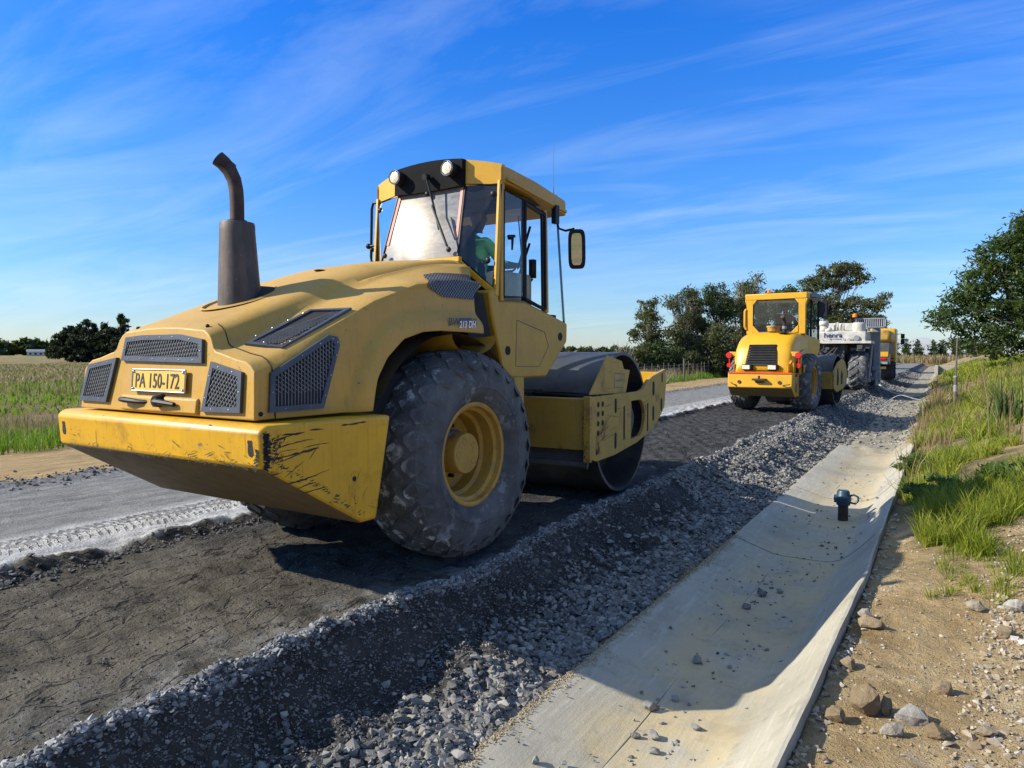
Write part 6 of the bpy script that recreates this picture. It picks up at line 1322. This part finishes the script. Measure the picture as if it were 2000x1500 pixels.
tree('acacia', 'big dark leafy tree leaning over the verge at the right edge', (4.0,45.4,.7), [(-4.05,0,2.7,.8,.8,.5),(-3.3,0,3.5,1.0,1.0,.6),(-2.5,0,4.6,1.1,1.1,.7),(-1.9,0,5.7,1.0,1.0,.8),(-1.1,0,6.7,1.2,1.2,.8),(.2,0,7.4,1.4,1.4,.9),(-.9,0,5.0,1.5,1.4,1.0),(-2.2,0,3.1,1.0,1.0,.6),(-1.3,0,2.4,1.3,1.2,.9),(.3,0,5.6,1.6,1.5,1.1),(.2,0,3.6,1.7,1.6,1.1),(1.9,0,6.5,1.7,1.6,1.2),(1.9,0,4.2,1.8,1.6,1.3),(-.2,0,1.8,1.3,1.2,.8),(-3.2,0,2.2,.7,.7,.4),(1.2,0,8.3,1.3,1.2,.8),(1.6,0,2.2,1.4,1.3,.9),(-2.9,0,4.0,.9,.9,.6),(-.2,0,6.2,1.2,1.1,.8),(2.6,0,5.4,1.4,1.2,1.0),(-1.6,0,1.3,1.2,1.1,.7),(.8,0,1.0,1.6,1.3,.8),(-3.0,0,1.4,.9,.9,.5),(2.6,0,1.2,1.4,1.2,.8)], 34000, .12, 'leafgreen', .30, 'bark', 28, .2, 1.2, .30)
GL = 'dark conifers across the meadow'
def conif(label, loc, w, h, seed, n=6500, pointy=0):
    g = np.random.default_rng(seed); lb = []
    for k in range(15): t_ = k/14; r = w*.5*((1-t_)**.6 if pointy else (1 - .75*t_**2.2)); a = g.uniform(0, 6.28); lb.append((math.cos(a)*r*.55, math.sin(a)*r*.55, h*(.12+.82*t_), max(.35, r*.62), max(.35, r*.62), h*.07))
    lb += [(g.uniform(-.3,.3)*w, g.uniform(-.2,.2)*w, h*q_, w*.3, w*.3, h*.12) for q_ in (.12,.2,.3,.42,.5,.6)]
    lb += [(g.uniform(-.1,.1)*w, 0, h*.97, .3, .3, h*.05), (w*.25, 0, h*.86, .3, .3, h*.05)]
    tree('conifer', label, loc, lb, n, .34, 'leafconifer', .35, 'bark', seed, 0, 1.2, .30, GL)
conif('broad dark conifer, left end of the meadow clump', (-133.2,72.0,0), 7.5, 6.4, 41, 9000); conif('tall flat-topped dark conifer in the middle of the meadow clump', (-128.8,72.8,0), 7.5, 7.4, 42, 9000); conif('spiky-topped dark conifer at the right end of the meadow clump', (-122.0,74.4,0), 6.5, 8.0, 43, 8000, 1); conif('small dark conifer filling the gap in the meadow clump', (-125.6,74.0,0), 6.0, 6.6, 44, 7000)
# bushes by the fence, the skyline bushes
G2 = 'low bushes along the left fence'
for i, (l, x, y, w, h, mt) in enumerate([('low grey green bush under the slender young tree',-16.9,44.6,1.3,1.9,'leafolive'),('dark bush between the young tree and the twin-crowned one',-15.9,45.6,1.1,2.5,'leafdark'),('wide bush under the twin-crowned tree',-15.0,46.4,1.5,1.8,'leafolive'),('round bush below the drooping low tree',-13.7,46.8,1.4,1.6,'leafolive'),('sparse bush next to the clean roller tail lamp',-12.9,49.0,1.5,1.9,'leafolive'),('bush at the foot of the brownish tall tree',-12.2,51.0,1.5,2.0,'leafdark')]):
    tree('bush', l, (x,y,0), lob(60+i, 12, 0, h*.45, w*.75, h*.38, w*.42, h*.25), 7000, .10, mt, .05, 'bark', 60+i, .2, 1.2, .34, G2, 2, cat='bush')
def baretree(name, label, loc, h, seed, w=.5, r0=.035, mat='palebark', n=14):
    g = np.random.default_rng(seed); mb = MB()
    for k in range(n):
        a = g.uniform(0, 6.28); hh = h*g.uniform(.5, 1); e = (math.cos(a)*w*g.uniform(.3,1), math.sin(a)*w*g.uniform(.3,1)); pts = [(e[0]*t_**1.4, e[1]*t_**1.4, hh*t_) for t_ in np.linspace(0, 1, 5)]; mb.tube(pts, [r0, r0*.8, r0*.55, r0*.35, r0*.15], 5, False)
        for _ in range(4): t_ = g.uniform(.4, .9); p = Vector((e[0]*t_**1.4, e[1]*t_**1.4, hh*t_)); mb.tube([p, p+Vector((g.normal()*.25*w, g.normal()*.25*w, hh*.18))], [r0*.35, r0*.12], 4, False)
    o = mb.build(name, M[mat], None, smooth=60, fix=False); o.location = loc; return tag(o, label, 'bush')
baretree('bare_shrub', 'leafless pale shrub left of the slender young tree', (-17.3,43.2,0), 2.7, 51, .9)
baretree('bare_shrub', 'dry twiggy shrub in the grass in front of the wire fence', (-11.35,33.4,0), .95, 52, .7, .016)
# wire fence on the left
fe = thing('wire_fence', 'weathered wire fence with thin posts along the left field', 'fence', (-12.6,30,0))
mb = MB()
for z in (.25,.5,.75,.92): mb.tube([(0.9-.075*(y-.0), y, z) for y in np.arange(0, 34, 2.0)], .008, 4, False)
mb.build('wire', M['greyp'], fe)
for i, y in enumerate(np.arange(0, 33, 1.1)):
    mb = MB(); thick = i in (9, 20); mb.tube([(.9-.075*y, y, -.2), (.9-.075*y+random.uniform(-.04,.04), y, random.uniform(.9,1.15)+.15*thick)], .05 if thick else .018, 6); mb.build('post', M['bark'], fe)
fr = thing('post_fence', 'row of pale wooden fence stakes under the big tree on the bank', 'fence', (2.6,33,1.05))
mb = MB()
for z in (.4,.8): mb.tube([(.10*y, y, z+.03*y) for y in np.arange(-1, 14, 2.0)], .01, 4, False)
mb.build('wire', M['greyp'], fr)
for i, y in enumerate(np.arange(-1, 13, .8)):
    mb = MB(); mb.tube([(.10*y+random.uniform(-.05,.05), y, -.4), (.10*y+random.uniform(-.08,.08), y, random.uniform(.75,1.15)+.02*y)], random.uniform(.025,.04), 6); mb.build('post', M['palebark'], fr)
# marker pole on the bank
pz = float(H(np.array(.27), np.array(23.0))); mp = thing('marker_pole', 'slim weathered marker pole standing in grass beside the ditch', 'pole', (.27,23.0,pz-.1))
mb = MB(); mb.tube([(0,0,-.2),(0,0,1.02),(.0,0,1.03)], .045, 8); mb.tube([(0,0,1.02),(.02,0,2.05)], .022, 8); mb.build('shaft', M['bark'], mp, smooth=40)
mb = MB(); mb.tube([(0,0,.62),(0,0,.80)], .05, 8); mb.tube([(0,0,1.0),(0,0,1.04)], .052, 8); mb.build('pale_band', M['greyp'], mp)
# water standpipe in the trough
sp = thing('standpipe', 'short dark steel standpipe with blue cap and looped handle in the concrete drain', 'standpipe', (-1.06,10.0,-.56))
M['bluecap'] = plain('blue green enamel', (.02, .055, .075), .45, .1, .3); mb = MB(); mb.tube([(0,0,-.02),(0,0,.24)], .066, 16); mb.build('pipe', M['rustpipe'], sp, smooth=40)
mb = MB(); mb.lathe([(.22,.0),(.22,.085),(.30,.105),(.34,.10),(.36,.085),(.40,.082),(.42,.07),(.42,0)], 18, ax='z'); mb.box((-.09,0,.30), (.05,.05,.10)); mb.tube([(-.08,0,.33),(-.12,.0,.30)], .01, 6); mb.build('cap', M['bluecap'], sp, smooth=35)
mb = MB(); mb.tube([(.08,0,.35),(.13,0,.37),(.185,0,.345),(.185,0,.29),(.15,0,.25),(.08,0,.26)], .014, 8); mb.build('handle', M['bluecap'], sp, smooth=50); sp.scale = (.92,)*3
# hose and thin cable over the ditch
def path3(name, label, cat, pts, r, mat, n=8):
    P_ = [Vector(p) for p in pts]; out = []
    for i in range(len(P_)-1):
        a, b, c, d = P_[max(i-1,0)], P_[i], P_[i+1], P_[min(i+2,len(P_)-1)]
        for t_ in np.linspace(0, 1, 8)[:-1]: out.append(.5*((2*b)+(c-a)*t_+(2*a-5*b+4*c-d)*t_*t_+(3*b-a-3*c+d)*t_**3))
    out.append(P_[-1]); mb = MB(); mb.tube(out, r, n); return tag(mb.build(name, mat, None, smooth=60), label, cat)
hz_ = lambda x, y, d=.05: (x, y, float(H(np.array(x), np.array(y)))+d)
path3('water_hose', 'thick off white hose running down across the ditch behind the recycler', 'hose', [hz_(-3.1,43,.06),hz_(-2.6,41.5,.06),hz_(-2.1,39.8,.05),hz_(-1.5,38,.05),hz_(-1.0,37,.08),hz_(-.5,36.6,.15),hz_(.1,37.5,.15)], .075, M['white'])
path3('cable', 'thin pale cable looping over the ditch bottom', 'cable', [hz_(-1.95,31,.05),hz_(-1.75,31.3,.25),hz_(-1.4,31.2,.42),hz_(-.9,30.5,.35),hz_(-.4,29,.15)], .018, M['greyp'], 6)
# concrete headwall
mb = MB(); mb.box((-.55,70,.10), (.25,2.6,.9)); mb.box((.3,71.2,.10), (1.9,.25,.85)); tag(mb.build('culvert_headwall', M['concrete'], None, bevel=.02), 'pale concrete headwall where the far ditch ends', 'headwall')
# far side: grass verge across the bend, greenhouses, farm roof
tuss(9000, -60, 12, 112, 150, 1.1, .10, -.5, 91, mat='drygrass') if 0 else None
X, Y = gp(16000, -70, 16, 128, 160); kind(blades('grass', np.stack([X, Y, Hw(X, Y)], -1), 1.3*g.uniform(.5, 1.2, len(X)), np.full(len(X), .16), M['drygrass'], 92), 'stuff')
M['tunnel'] = plain('pale greenhouse film', (.42, .44, .46), .5, 0, .12, .2)
def tunnel(label, x, y, w, L, h, n, z=0):
    mb = MB()
    for k in range(n):
        rows_ = [[(x + k*w + w*.5*math.cos(a), y+yy, z + h*.45 + h*.55*math.sin(a)) for a in np.linspace(0, math.pi, 11)] for yy in np.linspace(0, L, 5)]; mb.grid(rows_); mb.add(rows_[0], [tuple(range(11))]); mb.add([(x+k*w+w*.5,y,z),(x+k*w-w*.5,y,z),(x+k*w-w*.5,y,z+h*.45),(x+k*w+w*.5,y,z+h*.45)], [(0,1,2,3)])
    return tag(mb.build('greenhouse', M['tunnel'], None, smooth=50), label, 'greenhouse', 'greenhouses in the distance')
tunnel('long pale greenhouse range on the horizon behind the road bend', -22, 250, 8, 40, 5.2, 5, 1.2); tunnel('smaller pale greenhouse under the branches of the big right tree', 2.5, 205, 9, 30, 3.0, 3, 0.3)
G3 = 'bushes on the far side of the road bend'
g5 = np.random.default_rng(8)
for i in range(13):
    x = -17 + 2.1*i + g5.uniform(-.5,.5); tree('cypress', 'small dark cypress in the far windbreak before the greenhouses', (x,172+g5.uniform(-3,3),.2), [(0,0,1.8,.8,.8,1.2),(0,0,3.2,.5,.5,.9),(.2,0,1.0,.9,.9,.6)], 380, .33, 'leafdark', .12, 'bark', 200+i, 0, 1.2, .4, 'cypresses in the far windbreak')
def treeline(name, label, pts, hh, n, size, mat, seed):
    g = np.random.default_rng(seed); lb = []
    for (x, y) in pts: lb.append((x, y, hh*.5*g.uniform(.6,1.2), hh*g.uniform(.5,1.1), hh*.5, hh*.5*g.uniform(.6,1.2)))
    o, _ = leaves(name, lb, n, size, M[mat], None, seed, 0, 1.1, .3); return kind(o, 'stuff')
tl = [(-300*math.sin(a), 300*math.cos(a)) for a in np.linspace(R(20), R(62), 75)]; o = treeline('forest', '', [(x*1.0, y) for x, y in tl], 4.2, 26000, 1.1, 'leafolive', 301)
tl = [(-420*math.sin(a), 420*math.cos(a)) for a in np.linspace(R(58), R(68), 22)]; treeline('forest', '', tl, 7, 6000, 1.6, 'leafdark', 302)
hs = thing('farmhouse', 'small white farm building with grey roof far across the meadow', 'building', (-322,160,0), R(62))
mb = MB(); mb.box((0,0,1.9), (10,5,3.8)); mb.build('wall', M['white'], hs); mb = MB(); mb.prism([(-3,3.7),(3,3.7),(0,5.3)], -5.4, 5.4); mb.build('roof', M['greyp'], hs)
mb = MB()
for x in (-3,0,3): mb.box((x,-2.52,2.2), (1.2,.06,1.2))
mb.build('window', M['black'], hs); hs.scale = (.6, .6, .6)
# leafy weeds, reed clump, tall seed stalks on the bank
def weed(label, x, y, r, n, seed, size=.045, name='weed'):
    rt = thing(name, label, 'plant', (x, y, float(H(np.array(x), np.array(y))))); g = np.random.default_rng(seed); lb = [(g.normal()*r*.5, g.normal()*r*.5, g.uniform(.03,.16), r*.45, r*.45, .06) for _ in range(9)]
    leaves('foliage', lb, n, size, M['leafbank'], rt, seed, 0, 1.0, .5); mb = MB()
    for l in lb: mb.tube([(0,0,0),(l[0],l[1],l[2])], .006, 5, False)
    mb.build('stem', M['bark'], rt); return rt
weed('creeping grey green leafy weed at the foot of the tussock', .02, 9.35, .42, 1300, 401); weed('patch of broad leaved weed beside the bare sand on the bank', .62, 9.2, .4, 1100, 402, .05); weed('dark leafy weed near the ditch end', -.18, 12.4, .5, 1000, 403, .06)
rd = thing('reed_clump', 'clump of broad upright reed leaves on the bank by the right edge', 'plant', (1.0,15.2,float(H(np.array(1.0), np.array(15.2)))))
g6 = np.random.default_rng(5); P_ = np.stack([g6.normal(0,.16,70), g6.normal(0,.16,70), np.zeros(70)], -1); blades('foliage', P_, g6.uniform(.5,1.0,70), np.full(70,.035), M['leafbank'], 405, .4, rd)
st = thing('seed_stalk', 'tall thin pale seed stalks rising from the bank near the reeds', 'plant', (.9,13.4,float(H(np.array(.9), np.array(13.4)))))
P_ = np.stack([g6.uniform(-.35,.35,16), g6.uniform(-1,2,16), np.zeros(16)], -1); blades('stalk', P_, g6.uniform(.9,1.7,16), np.full(16,.012), M['drygrass'], 406, .1, st)

for o in list(bpy.data.objects):
    if o.type == 'MESH' and o.name.split('.')[0] in ('slot','tie_slot','seam','cap','red_strip','glass_knob','plug','gutter','hydraulic_hose','wheel_bolt','tie_down','window','filter','mudguard_bracket','roof_fitting','cab_lever','console','mirror_housing','chassis_post','bolt_hole','pale_bracket','steering_wheel','hand_rail','scraper'): split_pieces(o)
# ================================================================== camera, sun, sky
cam = bpy.data.cameras.new('camera'); co_ = bpy.data.objects.new('camera', cam); COL.objects.link(co_); S.camera = co_
cam.sensor_width = 36; cam.lens = 36*1430/2000; cam.clip_end = 6000; cam.clip_start = .05
co_.location = (0, 0, 1.55); co_.rotation_euler = (R(90-2.4026), 0, R(30.557))
sd = Vector((-1.30, -.933, 1)).normalized()
sl = bpy.data.lights.new('sun', 'SUN'); sl.energy = SUN_E; sl.angle = R(.5); sl.color = (1, .93, .80); so = bpy.data.objects.new('sun', sl); COL.objects.link(so)
so.rotation_euler = (-sd).to_track_quat('-Z', 'Y').to_euler()
w = bpy.data.worlds.new('World'); S.world = w; w.use_nodes = True; nt = w.node_tree; bg = nt.nodes['Background']; bg.inputs[1].default_value = SKY_E
sk = nt.nodes.new('ShaderNodeTexSky'); sk.sky_type = 'NISHITA'; sk.sun_disc = False; sk.sun_elevation = math.asin(sd.z); sk.sun_rotation = math.atan2(sd.x, sd.y); sk.air_density = 1.0; sk.dust_density = .3; sk.ozone_density = 2.0
tc = nt.nodes.new('ShaderNodeTexCoord')
def N(ty, **k):
    q = nt.nodes.new(ty)
    for a, b in k.items(): setattr(q, a, b)
    return q
Lk = nt.links.new
tint = N('ShaderNodeMix', data_type='RGBA', blend_type='MULTIPLY'); tint.inputs[0].default_value = 1; Lk(sk.outputs[0], tint.inputs[6]); tr_ = N('ShaderNodeValToRGB'); e_ = tr_.color_ramp.elements; e_[0].position = .0; e_[0].color = (*SKY_T[0], 1); e_[1].position = .80; e_[1].color = (*SKY_T[-1], 1)  # last stop: bright warm zenith out of view, added to neutralise shadow fill
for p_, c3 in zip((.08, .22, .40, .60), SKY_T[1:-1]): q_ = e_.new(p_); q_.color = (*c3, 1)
# thin cirrus: streaky noise on a plane high above
sx = N('ShaderNodeSeparateXYZ'); Lk(tc.outputs['Generated'], sx.inputs[0])
zz = N('ShaderNodeMath', operation='MAXIMUM'); Lk(sx.outputs[2], zz.inputs[0]); zz.inputs[1].default_value = .03; za = N('ShaderNodeMath', operation='ADD'); Lk(zz.outputs[0], za.inputs[0]); za.inputs[1].default_value = .12
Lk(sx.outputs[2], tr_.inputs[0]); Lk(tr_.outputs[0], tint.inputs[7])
dv = N('ShaderNodeVectorMath', operation='DIVIDE'); Lk(tc.outputs['Generated'], dv.inputs[0]); cb = N('ShaderNodeCombineXYZ'); [Lk(za.outputs[0], cb.inputs[i]) for i in range(3)]; Lk(cb.outputs[0], dv.inputs[1])
def cirrus(sc, rot, lo, hi, loc, det=8, dist=.6):
    mp_ = N('ShaderNodeMapping'); Lk(dv.outputs[0], mp_.inputs[0]); mp_.inputs['Scale'].default_value = sc; mp_.inputs['Rotation'].default_value = (0, 0, rot); mp_.inputs['Location'].default_value = loc
    nz = N('ShaderNodeTexNoise'); Lk(mp_.outputs[0], nz.inputs['Vector']); nz.inputs['Scale'].default_value = 1; nz.inputs['Detail'].default_value = det; nz.inputs['Roughness'].default_value = .6; nz.inputs['Distortion'].default_value = dist
    mr = N('ShaderNodeMapRange'); Lk(nz.outputs['Fac'], mr.inputs[0]); mr.inputs[1].default_value = lo; mr.inputs[2].default_value = hi; return mr.outputs[0]
a = cirrus((.55, 2.2, 0), R(14), .42, .78, (3.1, 1.7, 0), 9, .9); b = cirrus((.42, .55, 0), 0, .44, .66, (2.2, 5.1, 0), 4, .3); c_ = cirrus((.35, 1.3, 0), R(24), .46, .80, (6.3, 2.2, 0), 9, 1.4)
m1 = N('ShaderNodeMath', operation='MULTIPLY'); Lk(a, m1.inputs[0]); Lk(b, m1.inputs[1]); m2 = N('ShaderNodeMath', operation='MULTIPLY_ADD'); Lk(c_, m2.inputs[0]); m2.inputs[1].default_value = .7; Lk(m1.outputs[0], m2.inputs[2])
m3 = N('ShaderNodeMath', operation='MULTIPLY'); Lk(m2.outputs[0], m3.inputs[0]); m3.inputs[1].default_value = CIR
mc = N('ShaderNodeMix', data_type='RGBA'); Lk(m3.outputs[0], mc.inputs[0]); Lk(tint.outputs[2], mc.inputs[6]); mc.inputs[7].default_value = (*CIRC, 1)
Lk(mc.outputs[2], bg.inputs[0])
S.view_settings.view_transform = 'Standard'; S.view_settings.look = 'None'; S.view_settings.exposure = EXPO; S.view_settings.gamma = 1
S.cycles.max_bounces = 6; S.cycles.transparent_max_bounces = 16; S.cycles.caustics_reflective = False; S.cycles.caustics_refractive = False
